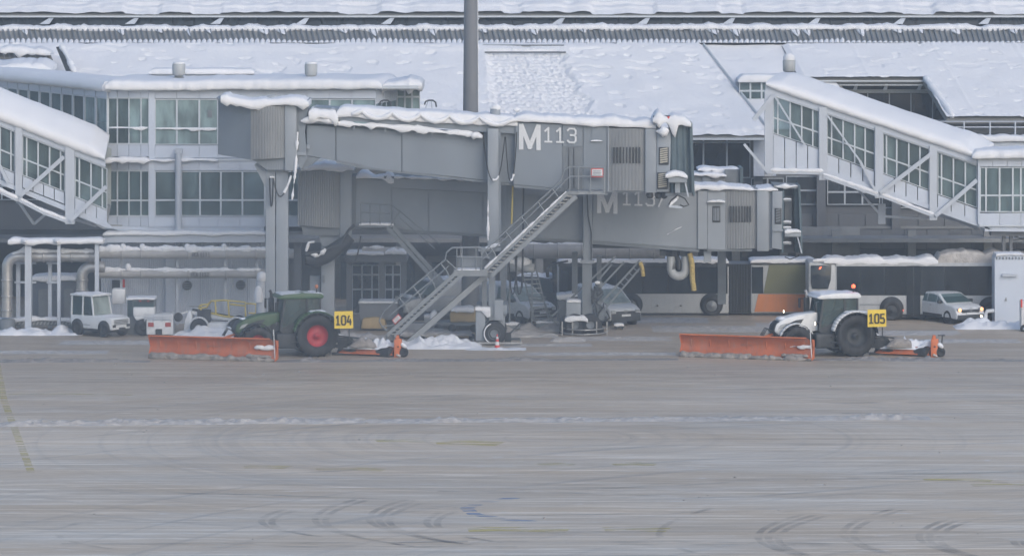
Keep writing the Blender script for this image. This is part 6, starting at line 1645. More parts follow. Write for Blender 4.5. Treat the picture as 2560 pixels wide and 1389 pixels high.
    for k in range(9): p = c + d * (k * .065 - .27) + V(0, 0, .60) + nb * (.34 * math.sin(.53 * math.pi) ** .9 - .07); m.bar(Lw(p), Lw(p + V(0, 0, .07)), .03, .015)
    m.build('worn_lettering', mat('worn_ink', (.30, .14, .10), .7), t)
    for seed, k0, k1, z, r in ((1, 0.0, 1.0, .07, .13), (2, .02, .55, .16, .08), (3, .78, .98, .22, .08)):
        pts = [Lw(A.lerp(B, u / 40) + nb * (-.06 + z * .4) + V(0, 0, z + .03 * nz(u, seed, 0, .5))) for u in range(int(k0 * 40), int(k1 * 40) + 1)]
        roll(t, pts, r, seed, name='blade_slush', mt='slush', rough=.7, step=.08)
    pts = [Lw(A.lerp(B, u) + nb * .24 + V(0, 0, .62 + .03 * math.sin(u * 60))) for u in (.83, .87, .91, .95, .985)]
    roll(t, pts, .06, 4, rough=1.2)
    # rear sweeper
    o = sx; Ys_ = Y0 - 1.1
    MB().tube([Lp(o + 58, 884, Ys_ + 2.0), Lp(o + 186, 886, Ys_)], .33, 18).build('sweeper_brush', M['brush'], t)
    MB().hexa([Lp(o + 52, 880, Ys_ + .9), Lp(o + 184, 885, Ys_ - .1), Lp(o + 192, 868, Ys_ + .1), Lp(o + 75, 863, Ys_ + 1.1), Lp(o + 62, 880, Ys_ + 1.8), Lp(o + 196, 884, Ys_ + .7), Lp(o + 198, 864, Ys_ + .8), Lp(o + 84, 860, Ys_ + 1.9)]).build('sweeper_cover', M['orange'], t)
    MB().bar(Lp(o + 52, 881, Ys_ + .86), Lp(o + 186, 886, Ys_ - .14), .05, .05).build('cover_edge', M['orange_br'], t)
    rows = []
    for j in range(13):
        v = j / 12; row = []
        for i in range(31):
            u = i / 30; x = o + 62 + 132 * u + 14 * v; e = math.sin(math.pi * v) ** .6 * (min(1, u * 4, (1 - u) * 9)) ** .6
            ph = 19 * e * (.75 + .8 * fb(V(u * 6, v * 3, o), 3)) * (.45 if u < .38 else 1.15)
            row.append(Lp(x, 871 - 9 * v + 4 * u - ph, Ys_ + .5 * (1 - u) + .9 * v + .1))
        rows.append(row)
    MB().grid(rows).build('snow_cover', M['snow'], t)
    rows = []
    for j in range(9):
        v = j / 8; row = []
        for i in range(17):
            u = i / 16; e = math.sin(math.pi * v) ** .6 * math.sin(math.pi * u) ** .6
            row.append(Lp(o + 78 + 66 * u + 8 * v, 867 - 8 * v + 2 * u - 22 * e * (.8 + .5 * fb(V(u * 4, v * 3, o + 5), 2)), Ys_ + .3 + .8 * v - .25 * e))
        rows.append(row)
    MB().grid(rows).build('dirty_snow_cover', M['slush'], t)
    MB().hexa([Lp(o + 190, 893, Ys_ - .2), Lp(o + 206, 893, Ys_ - .2), Lp(o + 208, 846, Ys_ - .2), Lp(o + 190, 848, Ys_ - .2), Lp(o + 192, 893, Ys_ + .5), Lp(o + 208, 893, Ys_ + .5), Lp(o + 210, 846, Ys_ + .5), Lp(o + 192, 848, Ys_ + .5)]).bevel(.03).build('end_bracket', M['orange_br'], t)
    lslab([(o + 193, 848), (o + 204, 848), (o + 202, 838), (o + 196, 838)], Ys_, .3).build('bracket_head', M['orange_br'], t)
    lslab([(o + 207, 852), (o + 221, 868), (o + 219, 874), (o + 208, 880)], Ys_ - .1, .3).build('bracket_wing', M['orange_br'], t)
    MB().lathe(Lp(o + 200, 866, Ys_ - .22), (-sa, -ca, 0), [(0, .04), (.03, .04), (.03, 0)], 8).build('bolt', M['dark'], t)
    wc = Lp(o + 214, 0, Ys_ - .1); wc.z = .23
    cw = MB().lathe(wc, (-sa, -ca, 0), [(-.1, .1), (-.1, .2), (-.06, .23), (.06, .23), (.1, .2), (.1, .1), (.05, .08), (.05, 0)], 20).build('castor_wheel', M['black'], t)
    wc2 = Lp(o + 180, 0, Ys_ + .3); wc2.z = .24
    MB().lathe(wc2, (-sa, -ca, 0), [(-.1, .1), (-.1, .2), (-.06, .24), (.06, .24), (.1, .2), (.1, .1), (.05, .08), (.05, 0)], 20).build('castor_wheel', M['black'], t)
    roll(t, [Lp(o + 208, 858, Ys_ - .15), Lp(o + 220, 868, Ys_ - .15)], .07, 6, rough=.6)
    roll(t, [Lp(o + 196, 886, Ys_ - .28), Lp(o + 206, 890, Ys_ - .28)], .09, 7, name='slush_lump', mt='dirty_snow', rough=.8)
    # coupling arms and dark frame between tractor and sweeper
    for a, b, w_ in (((o + 38, 862), (o + 95, 878), .16), ((o + 42, 846), (o + 100, 862), .12), ((o + 36, 884), (o + 80, 888), .16), ((o + 44, 838), (o + 112, 846), .07), ((o + 70, 842), (o + 92, 866), .1)):
        MB().bar(Lp(*a, Ys_ + .9), Lp(*b, Ys_ + .7), .12, w_).build('coupling_arm', M['dark'], t)
    lslab([(o + 50, 842), (o + 84, 846), (o + 92, 858), (o + 60, 870), (o + 48, 866)], Ys_ + .8, .5).bevel(.03).build('gear_box', M['dark'], t)
    MB().bar(Lp(o + 96, 850, Ys_ + 1.1), Lp(o + 188, 853, Ys_ + .9), .05, .08).build('sweeper_beam', M['dark'], t)
    roll(t, [Lp(o + 42, 841, Ys_ + .9), Lp(o + 52, 838, Ys_ + .9), Lp(o + 64, 841, Ys_ + .9)], .10, 9, rough=.8)
    if lit:
        MB().bar(Lp(o + 208, 838, Ys_ + .4), Lp(o + 226, 838, Ys_ + .4), .05).build('rear_bar', M['dark'], t); MB().bar(Lp(o + 219, 838, Ys_ + .4), Lp(o + 217, 862, Ys_ + .4), .05).build('rear_bar', M['dark'], t)
    # number board on two legs
    x0, y0 = sign[1], sign[2]
    Yk = Ys_ - .35
    sb = lslab([(x0, y0 + 44), (x0 + 47, y0 + 43), (x0 + 46, y0), (x0, y0 + 1)], Yk + .04, .04).build('number_board', M['yellow'], t)
    m = MB(); cx = x0 + 4.5
    for ch in sign[0]:
        for stt in GL[ch]:
            for (a, b), (c, e) in zip(stt[:-1], stt[1:]):
                p = Lp(cx + a * 9.5, y0 + 34 - b * 22, Yk); q = Lp(cx + c * 9.5, y0 + 34 - e * 22, Yk); dd = (q - p).normalized() * .02
                v = (q - p).normalized()
                if abs(v.z) > .98: m.bar(p - dd, q + dd, .065, .02)
                else: m.bar(p - dd, q + dd, .02, .065)
        cx += 14
    m.build('board_number', M['ink'], sb)
    for x in (x0 + 9, x0 + 37): MB().bar(Lp(x, y0 + 44, Yk + .06), Lp(x, y0 + 72, Yk + .06), .045).build('board_leg', M['dark'], t)
    place(t, loc, yaw)
    return t
tractor(780, 209.3, 15, 'green', 'red', 'dark green tractor with red wheel rims, orange plough and sweeper, yellow board 104', ((371, 895), (686, 904)), 795, ('104', 836, 777), False, False)
tractor(2119, 209.4, 15, 'white_paint', 'dark', 'white tractor with black wheels, orange plough and sweeper, yellow board 105', ((1699, 891), (2028, 902)), 2137, ('105', 2169, 773), True, True)

# ------------------------------------------------------------------ cars and vans
def car(label, cat, px, py, yaw, kind, paint='car_white', snow=0.0, lights=None, front=1, lower_dark=True, name='parked_car', wglass='glass_veh', frost=False):
    t = new_local(name, label, cat)
    if kind == 'suv':
        L, Wd = 4.16, 1.76
        low = [(-2.02, .28), (-2.08, .6), (-2.02, .95), (-1.9, 1.04), (.9, 1.0), (1.55, .95), (1.93, .80), (2.06, .55), (2.04, .28)]
        cab = [(-1.93, 1.0), (-1.62, 1.38), (-1.2, 1.47), (-.3, 1.52), (.25, 1.46), (1.05, .99)]; fz = 1.5; wr = .34; fx, rxx = 1.22, -1.36; ws = (0.25, 1.05)
    elif kind == 'van':
        L, Wd = 4.4, 1.82
        low = [(-2.18, .30), (-2.2, .7), (-2.18, 1.08), (1.15, 1.10), (1.75, 1.0), (2.1, .84), (2.2, .6), (2.18, .28)]
        cab = [(-2.17, 1.05), (-2.1, 1.68), (-1.9, 1.80), (-.4, 1.84), (.35, 1.78), (1.28, 1.08)]; fz = 1.8; wr = .33; fx, rxx = 1.38, -1.36; ws = (.35, 1.28)
    else:
        L, Wd = 5.0, 1.95
        low = [(-2.5, .35), (-2.5, 1.2), (1.5, 1.2), (2.1, 1.1), (2.42, .9), (2.5, .4)]
        cab = [(-2.48, 1.15), (-2.42, 1.9), (-2.2, 2.02), (.6, 2.04), (.95, 1.95), (1.75, 1.18)]; fz = 2.0; wr = .36; fx, rxx = 1.6, -1.6; ws = (.95, 1.75)
    hw = Wd / 2
    zb_, zt_ = cab[0][1], max(z for _, z in cab)
    iny = lambda z: hw - .02 - .15 * max(0, (z - zb_)) / (zt_ - zb_)
    MB().prism([(x, -hw, z) for x, z in low], (0, Wd, 0)).bevel(.09, 3).build('body', M[paint], t)
    m = MB(); n = len(cab)
    vs = [V(x, -iny(z), z) for x, z in cab] + [V(x, iny(z), z) for x, z in cab]
    m.add(vs, [tuple(range(n)), tuple(range(2 * n - 1, n - 1, -1))] + [(i, (i + 1) % n, n + (i + 1) % n, n + i)[::-1] for i in range(n)])
    m.bevel(.05, 2).build('cabin', M[paint], t)
    # glass: side windows, windscreen
    def roofx(x, which):  # height of roof line at x
        for (a, za), (b, zb2) in zip(cab[:-1], cab[1:]):
            if a <= x <= b: return lerp(za, zb2, (x - a) / (b - a))
        return zb_
    for s in (-1, 1):
        wins = [(cab[1][0] - .02, -.62), (-.56, .22 if kind != 'big' else .5), (.28 if kind != 'big' else .56, ws[1] - .22)]
        if kind != 'suv': wins = wins[1:]
        if kind == 'big': wins = wins[1:]
        for a, b in wins:
            za, zb2 = min(roofx(a, 0), zt_) - .10, min(roofx(b, 0), zt_) - .10
            base = zb_ + .03
            poly = [(a + (.12 if a < -1.2 else 0), base), (b, base), (b, max(base + .05, zb2)), ((a + b) / 2, max(base + .05, roofx((a + b) / 2, 0) - .09)), (a + .02, max(base + .05, za))]
            MB().prism([(x, s * (iny(z) + .012), z) for x, z in poly], (0, -s * .03, 0)).build('side_window', M[wglass], t)
        MB().box(ws[1] - .45, ws[1] - .28, s * (hw + .1) - .1, s * (hw + .1) + .1, zb_ + .0, zb_ + .17).bevel(.04).build('door_mirror', M['dark'], t)
        # wheel arches and wheels
        for wx in (fx, rxx):
            c = V(wx, s * (hw - .02), wr + .02)
            MB().lathe(c, (0, s, 0), [(-.2, 0), (-.2, wr + .09), (.012, wr + .09), (.012, 0)], 24).build('wheel_arch', M['dark'], t)
            wheel(t, wx, s * (hw - .08), wr, .2, s, 'galv' if kind != 'suv' else 'dark', .62)
        if lower_dark: MB().box(rxx + .45, fx - .45, s * hw - .015, s * hw + .015, .28, .45).build('sill', M['dark'], t)
        MB().box(-.3, -.16, s * hw - .01, s * hw + .02, .85, .88).build('door_handle', M['grey_dark'], t)
    (xa, xb) = ws; za = roofx(xa, 0); zb3 = zb_
    n1 = V(zt_ - zb3, 0, xb - xa).normalized()
    q = [V(xb - .02, -iny(zb3) + .1, zb3 + .05), V(xb - .02, iny(zb3) - .1, zb3 + .05), V(xa + .05, iny(za) - .12, za - .05), V(xa + .05, -iny(za) + .12, za - .05)]
    MB().hexa([p + n1 * .035 for p in q] + [p + n1 * .0 for p in q]).build('windscreen', M['glass_frost' if frost else wglass], t)
    # nose
    fxn = max(x for x, z in low)
    MB().box(fxn - .05, fxn + .015, -hw * .62, hw * .62, .60, .76).bevel(.02).build('grille', M['dark'], t)
    MB().box(fxn - .12, fxn + .035, -hw * .93, hw * .93, .24, .49 if kind == 'suv' else .66).bevel(.03).build('bumper', M['dark'], t)
    MB().box(fxn + .0, fxn + .04, -.26, .26, .50, .61).build('number_plate', M['lettering'], t)
    MB().lathe((fxn + .0, 0, .76), (1, 0, 0), [(0, .09), (.025, .09), (.025, .065), (0, .065)], 16).build('badge_ring', M['galv'], t)
    for s in (-1, 1):
        mm = (lights[0 if s < 0 else 1] if lights else 'duct_white')
        MB().box(fxn - .16, fxn + .005, s * hw * .78 - .13, s * hw * .78 + .13, .68, .82).bevel(.04).build('headlight', M['duct_white'], t)
        if lights: MB().lathe((fxn + .01, s * hw * .78, .75), (1, 0, 0), [(0, .085), (.01, .06), (.012, 0)], 12).build('lit_headlight', M[mm], t)
    if lights: MB().lathe((fxn + .03, hw * .72 * 1, .38), (1, 0, 0), [(0, .07), (.02, .06), (.022, 0)], 12).build('fog_lamp', M['lamp_on'], t)
    MB().box(fxn - 4.25 if kind == 'suv' else -L / 2 - .02, -L / 2 + .03, -hw * .9, -hw * .7, .8, 1.0).build('tail_lamp', M['lens_red'], t)
    if snow > 0:
        lump(t, cab[1][0] + .1, cab[-2][0] - .05, -iny(zt_) + .03, iny(zt_) - .03, zt_ - .05, snow + .06, 3)
        lump(t, ws[1] + .02, fxn - .3, -hw + .15, hw - .15, low[-3][1] + .06, snow * .6 + .05, 4)
    loc = G(px, py)
    place(t, loc, yaw)
    return t
car('small white crossover with lit headlamps driving right in front of the bus', 'car', 2368, 802, -60, 'suv', lights=['lamp_orange', 'lamp_orange'], name='moving_car')
car('snow roofed white van with green tinted windscreen behind the ladder stairs', 'van', 1292, 800, -52, 'van', snow=.12, wglass='glass_veh', frost=True)
car('white compact van with snowy bonnet right of the second bridge wheels', 'van', 1512, 806, -62, 'van', snow=.10, frost=True)
car('silver grey van parked behind the service stairs', 'van', 1108, 794, 200, 'big', paint='silver_paint', snow=.14)
car('dark car with thick snow on its roof behind the white van', 'car', 1382, 778, -40, 'van', paint='dark', snow=.16)
car('snow buried car seen behind the first bridge carriage', 'car', 1222, 782, -20, 'suv', snow=.28)

# ------------------------------------------------------------------ buses
def bus(label, x0, x1, yroof, ywin, yskirt, ybot, Y, arches, wins, extra=None):
    t = empty('apron_bus', P((x0 + x1) / 2, ybot, Y + 1.2), label, 'bus')
    return t
ba = empty('articulated_bus', P(1700, 790, 232), 'long articulated bus with black window band and orange rear panel', 'bus')
Ya = 229.6
MB().slab([(1392, 655), (1822, 655), (1822, 783), (1392, 783)], Ya, 2.5).bevel(.08).build('front_body', M['bus_white'], ba)
MB().slab([(1877, 655), (2060, 655), (2060, 783), (1877, 783)], Ya, 2.5).bevel(.08).build('rear_body', M['bus_white'], ba)
MB().rect(1398, 1819, 665, 734, Ya - .02, .03).build('window_band', M['dark'], ba)
for a, b in ((1400, 1470), (1472, 1540), (1542, 1606), (1608, 1668), (1670, 1744), (1746, 1818)):
    MB().rect(a, b, 667, 733, Ya - .04, .05).build('window', M['bus_glass'], ba)
MB().rect(1880, 1908, 667, 733, Ya - .04, .05).build('window', M['bus_glass'], ba)
MB().slab([(1909, 733), (2060, 733), (2060, 662), (1923, 662)], Ya - .05, .05).build('olive_panel', M['olive'], ba)
MB().slab([(1886, 779), (2060, 779), (2060, 735), (1896, 735)], Ya - .05, .05).build('orange_panel', M['bus_orange'], ba)
MB().rect(1396, 1822, 656, 666, Ya - .05, .06).build('cant_rail', M['dark'], ba)
MB().rect(1877, 2020, 656, 662, Ya - .045, .06).build('cant_rail', M['dark'], ba)
for i in range(14): MB().rect(1822 + i * 4, 1825 + i * 4, 660, 782, Ya + (.05 if i % 2 else .14), .1).build('gangway_fold', M['dark'], ba)
MB().rect(1820, 1879, 660, 783, Ya + .2, 2.1).build('gangway', M['grey_dark'], ba)
MB().rect(1396, 1822, 780, 790, Ya + .1, 2.3).build('skirt', M['dark'], ba)
MB().rect(1877, 2060, 779, 790, Ya + .1, 2.3).build('skirt', M['dark'], ba)
for x in (1779, 1578, 1960):
    c = V(P(x, 0, Ya).x, Ya - .02, .52)
    if x != 1960:
        MB().lathe(c + V(0, 0, .05), (0, -1, 0), [(-.1, .0), (-.1, .60), (.03, .60), (.03, 0)], 24).build('wheel_arch', M['dark'], ba)
        w = MB().lathe(c + V(0, -.03, -.02), (0, -1, 0), [(0, .3), (.02, .48), (.06, .5), (.09, .46), (.09, .3), (.02, .28)], 28).build('wheel', M['black'], ba)
        MB().lathe(c + V(0, -.04, -.02), (0, -1, 0), [(0, .3), (.05, .28), (.02, .12), (.1, .1), (.1, 0)], 24).build('hubcap', M['steel'], w)
MB().rect(1402, 1420, 676, 770, Ya - .03, .04).build('front_door_glass', M['bus_glass'], ba)
MB().tube([P(x, y, Ya - .5) for x, y in ((1420, 652), (1396, 656), (1376, 662), (1368, 674))], .05, 8).build('mirror_arm', M['dark'], ba)
MB().slab([(1363, 674), (1372, 668), (1374, 692), (1366, 694)], Ya - .6, .2).bevel(.04).build('mirror', M['dark'], ba)
MB().slab([(1380, 664), (1400, 660), (1400, 784), (1386, 784)], Ya + .05, 2.4).bevel(.08).build('windscreen', M['bus_glass'], ba)
for i, x in enumerate((1700, 1642, 1500)): MB().rect(x, x + 4, 762, 766, Ya - .06, .03).build('side_marker', M['lens_dark'], ba)
cap(ba, [(1396, 656), (1540, 656), (1700, 656), (1822, 657)], Ya - .02, Ya + 2.4, t=.20, droop=.04, rough=.3, seed=101, over=.03)
cap(ba, [(1877, 656), (2040, 655)], Ya - .02, Ya + 2.4, t=.16, droop=.03, rough=.3, seed=102, over=.03)
bb = empty('apron_bus', P(2260, 795, 229), 'nearer white bus with dark windscreen facing the orange panelled bus', 'bus')
Yb2 = 226.9
MB().slab([(2021, 655), (2092, 660), (2092, 785), (2021, 782)], Yb2 + .02, 2.5).bevel(.1, 3).build('front_body', M['bus_white'], bb)
MB().slab([(2027, 664), (2079, 662), (2077, 700), (2070, 722), (2031, 722), (2027, 705)][::-1], Yb2 - .06, .1).bevel(.03).build('windscreen', M['bus_glass'], bb)
MB().slab([(2088, 660), (2700, 660), (2700, 785), (2088, 785)], Yb2, 2.5).bevel(.07).build('body', M['bus_white'], bb)
MB().rect(2092, 2700, 665, 738, Yb2 - .02, .03).build('window_band', M['dark'], bb)
for a, b in ((2093, 2150), (2152, 2210), (2212, 2266), (2302, 2360), (2362, 2420), (2422, 2480), (2482, 2560)):
    MB().rect(a, b, 666, 737, Yb2 - .04, .05).build('window', M['bus_glass'], bb)
MB().rect(2267, 2301, 664, 790, Yb2 - .05, .08).build('double_door', M['bus_glass'], bb)
MB().rect(2283, 2285, 664, 788, Yb2 - .08, .04).build('door_seal', M['dark'], bb)
MB().rect(2090, 2700, 657, 665, Yb2 - .05, .06).build('cant_rail', M['bus_white'], bb)
MB().rect(2090, 2700, 784, 793, Yb2 + .1, 2.2).build('skirt', M['dark'], bb)
for k in range(4): MB().rect(2128, 2146, 742 + k * 7, 746 + k * 7, Yb2 - .03, .04).build('louvre', M['grey_dark'], bb)
MB().rect(2150, 2200, 760, 762, Yb2 - .02, .03).build('panel_line', M['grey_dark'], bb)
for x in (2229, 2476):
    c = V(P(x, 0, Yb2).x, Yb2 - .02, .52)
    MB().lathe(c + V(0, 0, .08), (0, -1, 0), [(-.1, .0), (-.1, .62), (.04, .62), (.04, 0)], 24).build('wheel_arch', M['dark'], bb)
    w = MB().lathe(c + V(0, -.03, -.02), (0, -1, 0), [(0, .3), (.02, .48), (.06, .5), (.09, .46), (.09, .3), (.02, .28)], 28).build('wheel', M['black'], bb)
    MB().lathe(c + V(0, -.04, -.02), (0, -1, 0), [(0, .3), (.05, .28), (.02, .12), (.1, .1), (.1, 0)], 24).build('hubcap', M['dark'], w)
MB().slab([(2049, 668), (2054, 666), (2052, 672), (2047, 673)], Yb2 - .1, .03).build('route_lamp', M['beacon'], bb)
MB().rect(2256, 2259, 773, 777, Yb2 - .06, .03).build('marker_lamp', M['beacon'], bb)
cap(bb, [(2060, 658), (2130, 657), (2200, 657), (2345, 657)], Yb2 - .02, Yb2 + 2.4, t=.30, droop=.05, rough=.55, seed=103, over=.04)
cap(bb, [(2345, 656), (2480, 656), (2700, 656)], Yb2 + .0, Yb2 + 2.4, t=.55, droop=.04, rough=.3, seed=104, over=.02, mt='dirty_snow')
roll(bb, [P(2032, 652, Yb2 + .1), P(2085, 648, Yb2 + .1), P(2098, 652, Yb2 + .1)], .09, 5)

# ------------------------------------------------------------------ tow tractors and loaders at the left
t1 = new_local('tow_tractor', 'white baggage tow tractor with cab and slatted bonnet at the far left', 'tow tractor')
W1, HB = .68, .95
MB().prism([(x, -W1, z) for x, z in [(-1.4, .38), (-1.45, 1.0), (.25, 1.05), (1.15, 1.0), (1.35, .9), (1.38, .38)]], (0, 2 * W1, 0)).bevel(.06, 2).build('body', M['white_paint'], t1)
MB().box(-1.3, 1.3, -W1 + .05, W1 - .05, .25, .42).build('chassis', M['dark'], t1)
for x in (-1.38, -.62, .12):
    for s in (-1, 1): MB().bar((x, s * W1 * .95, 1.0), (x + (.0 if x < 0 else -.18), s * W1 * .88, 1.98), .07).build('cab_pillar', M['white_paint'], t1)
for s in (-1, 1):
    for a, b in ((-1.33, -.66), (-.58, .06)):
        MB().prism([(a, s * W1 * .93, 1.04), (b, s * W1 * .93, 1.04), (b - (.14 if b > 0 else 0), s * W1 * .88, 1.92), (a, s * W1 * .88, 1.92)], (0, -s * .02, 0)).build('side_window', M['glass_veh'], t1)
MB().prism([(.11, -W1 * .88, 1.06), (.11, W1 * .88, 1.06), (-.05, W1 * .84, 1.92), (-.05, -W1 * .84, 1.92)], (-.02, 0, 0)).build('windscreen', M['glass_frost'], t1)
MB().prism([(-1.38, -W1 * .88, 1.06), (-1.38, W1 * .88, 1.06), (-1.36, W1 * .84, 1.92), (-1.36, -W1 * .84, 1.92)], (.02, 0, 0)).build('rear_window', M['glass_veh'], t1)
MB().box(-1.48, .12, -W1, W1, 1.96, 2.06).bevel(.04).build('cab_roof', M['white_paint'], t1)
lump(t1, -1.46, .1, -W1, W1, 2.04, .10, 3); lump(t1, .25, 1.1, -W1 + .1, W1 - .1, 1.02, .05, 4)
for k in range(4): MB().box(1.30, 1.40, -.5, .5, .84 - k * .07, .87 - k * .07).build('bonnet_slat', M['grey_dark'], t1)
for s in (-1, 1):
    for x in (-.95, .85):
        MB().lathe((x, s * (W1 - .04), .44), (0, s, 0), [(-.1, 0), (-.1, .40), (.06, .40), (.06, 0)], 22).build('wheel_arch', M['dark'], t1)
        wheel(t1, x, s * (W1 - .06), .35, .22, s, 'grey_dark', .55)
    MB().box(1.36, 1.41, s * .5 - .1, s * .5 + .1, .5, .62).build('bumper_block', M['dark'], t1)
MB().box(1.38, 1.55, -.14, .14, .32, .48).build('tow_hitch', M['dark'], t1)
MB().box(-.6, -.1, -W1 - .01, -W1 + .01, .55, .58).build('door_line', M['grey_dark'], t1)
MB().bar((-.05, -W1, 1.1), (-.0, -W1 - .22, 1.25), .03).build('mirror_arm', M['dark'], t1)
place(t1, G(252, 838), -38)

t2 = empty('tow_tractor', P(370, 840, 219.5), 'second white ground tractor with dark glazed cab and guard rails, beside the first', 'tow tractor')
Yt2 = 218.3
MB().rect(318, 386, 745, 835, Yt2 + .6, 1.3).bevel(.05).build('cab', M['grey_dark'], t2)
MB().rect(334, 384, 753, 768, Yt2 + .56, .05).build('rear_window', M['glass_veh'], t2); MB().rect(320, 331, 750, 790, Yt2 + .56, .05).build('side_window', M['glass_veh'], t2)
MB().rect(344, 384, 750, 756, Yt2 + .5, .05).build('lamp_bar', M['dark'], t2)
for x in (348, 368): MB().rect(x, x + 5, 750, 754, Yt2 + .46, .04).build('tail_lamp', M['lens_red'], t2)
MB().rect(333, 386, 768, 790, Yt2 + .3, 1).bevel(.05).build('engine_cover', M['white_paint'], t2)
cap(t2, [(316, 746), (388, 746)], Yt2 + .55, Yt2 + 1.8, t=.07, seed=111)
MB().slab([(334, 790), (432, 784), (432, 838), (398, 838), (396, 806), (340, 800)], Yt2 + .3, 1.2).bevel(.04).build('body', M['white_paint'], t2)
MB().rect(366, 432, 800, 836, Yt2 + .1, .3).bevel(.03).build('rear_panel', M['white_paint'], t2)
for x in (370, 413): MB().rect(x, x + 14, 806, 816, Yt2 + .06, .05).build('square_lamp', M['lens_red'], t2)
MB().rect(389, 405, 822, 836, Yt2 + .05, .1).build('tow_hitch', M['dark'], t2)
for y in (786, 792, 798): MB().bar(P(362, y, Yt2 + .05), P(428, y, Yt2 + .05), .04).build('guard_rail', M['white_steel'], t2)
for x in (362, 384, 406, 428): MB().bar(P(x, 784, Yt2 + .05), P(x, 803, Yt2 + .05), .04).build('guard_post', M['white_steel'], t2)
MB().rect(318, 345, 812, 842, Yt2 + .7, .8).bevel(.03).build('footwell', M['silver_paint'], t2)
for x in (356, 340): MB().lathe(V(P(x, 0, Yt2).x, Yt2 + (.35 if x == 356 else 1.5), .42), (0, -1, 0), [(-.15, .15), (-.15, .4), (.1, .42), (.15, .36), (.15, .15)], 20).build('wheel', M['black'], t2)
MB().rect(280, 312, 722, 760, Yt2 + 2.6, .8).bevel(.04).build('parked_cover', M['white_paint'], t2)

bl = empty('belt_loader', P(560, 838, 219.5), 'white belt loader with yellow side rails parked behind the orange plough', 'belt loader')
Yl3 = 218.8
MB().slab([(512, 836), (516, 812), (524, 806), (568, 808), (576, 836)], Yl3, 1.6).bevel(.05).build('body', M['white_paint'], bl)
MB().slab([(458, 834), (462, 800), (470, 778), (478, 776), (482, 800), (490, 834)], Yl3 + .4, 1.3).bevel(.05).build('front_body', M['white_paint'], bl)
MB().rect(493, 526, 776, 806, Yl3 + .3, .8).bevel(.06).build('operator_seat', M['dark'], bl)
MB().rect(496, 506, 806, 836, Yl3 + .3, .8).build('seat_post', M['dark'], bl)
for x, y_ in ((497, Yl3 - .1), (592, Yl3 - .1), (592, Yl3 + 1.6)):
    c = V(P(x, 0, Yl3).x, y_, .42)
    w = MB().lathe(c, (0, -1, 0), [(-.15, .15), (-.15, .38), (-.1, .42), (.1, .42), (.15, .36), (.15, .18), (.08, .14), (.08, 0)], 22).build('wheel', M['black'], bl)
    arcfender(c.x, c.z, .46, .52, 20, 165, c.y - .2, c.y + .15, 10).build('mudguard', M['white_paint'], bl)
MB().prism([P(476, 776, Yl3 + .6), P(640, 806, Yl3 + .6), P(640, 812, Yl3 + .6), P(476, 784, Yl3 + .6)][::-1], (0, .9, 0)).build('conveyor', M['white_paint'], bl)
MB().prism([P(480, 774, Yl3 + .65), P(640, 803, Yl3 + .65), P(640, 805, Yl3 + .65), P(480, 777, Yl3 + .65)][::-1], (0, .8, 0)).build('belt', M['dark'], bl)
for dy in (.55, 1.5):
    for pts in ([(496, 768), (502, 762), (520, 760), (528, 752), (560, 750), (613, 755), (614, 793)], [(526, 782), (560, 790), (612, 796)], [(502, 764), (502, 780)], [(570, 752), (573, 790)], [(538, 752), (540, 785)], [(528, 752), (516, 768), (496, 770)], [(575, 760), (612, 764)]):
        MB().tube([P(x, y, Yl3 + dy) for x, y in pts], .045, 6).build('side_rail', M['yellow_rail'], bl)
MB().bar(P(472, 765, Yl3 + .5), P(505, 767, Yl3 + .5), .04).build('lever', M['grey_dark'], bl)
MB().lathe(P(446, 792, Yl3 + .4), (0, -1, 0), [(0, 0), (0, .22), (.12, .22), (.12, .1), (.1, 0)], 18).build('spare_wheel', M['black'], bl)
MB().bar(P(448, 784, Yl3 + .5), P(470, 778, Yl3 + .5), .08).build('spare_arm', M['white_paint'], bl)
MB().rect(519, 529, 816, 824, Yl3 - .03, .04).build('number_plate', M['lettering'], bl)
MB().lathe(P(481, 826, Yl3 + .38), (0, -1, 0), [(0, .08), (.04, .08), (.04, 0)], 12).build('filler_cap', M['dark'], bl)
lump(bl, P(512, 0, Yl3).x, P(575, 0, Yl3).x, Yl3 + .1, Yl3 + 1.5, P(0, 807, Yl3).z - .02, .05, 7)
bl2 = empty('railed_loader', P(620, 838, 222), 'yellow railed loader end showing behind the green tractor bonnet', 'belt loader')
for pts in ([(615, 758), (672, 762), (672, 800)], [(622, 782), (672, 786)], [(640, 760), (640, 800)]): MB().tube([P(x, y, 221.5) for x, y in pts], .04, 6).build('side_rail', M['yellow_rail'], bl2)
MB().rect(606, 676, 800, 812, 221.4, 1.2).build('bed', M['white_paint'], bl2)
for x in (618, 660): MB().lathe(P(x, 815, 221.4), (0, -1, 0), [(0, 0), (0, .2), (.15, .2), (.15, 0)], 14).build('wheel', M['black'], bl2)

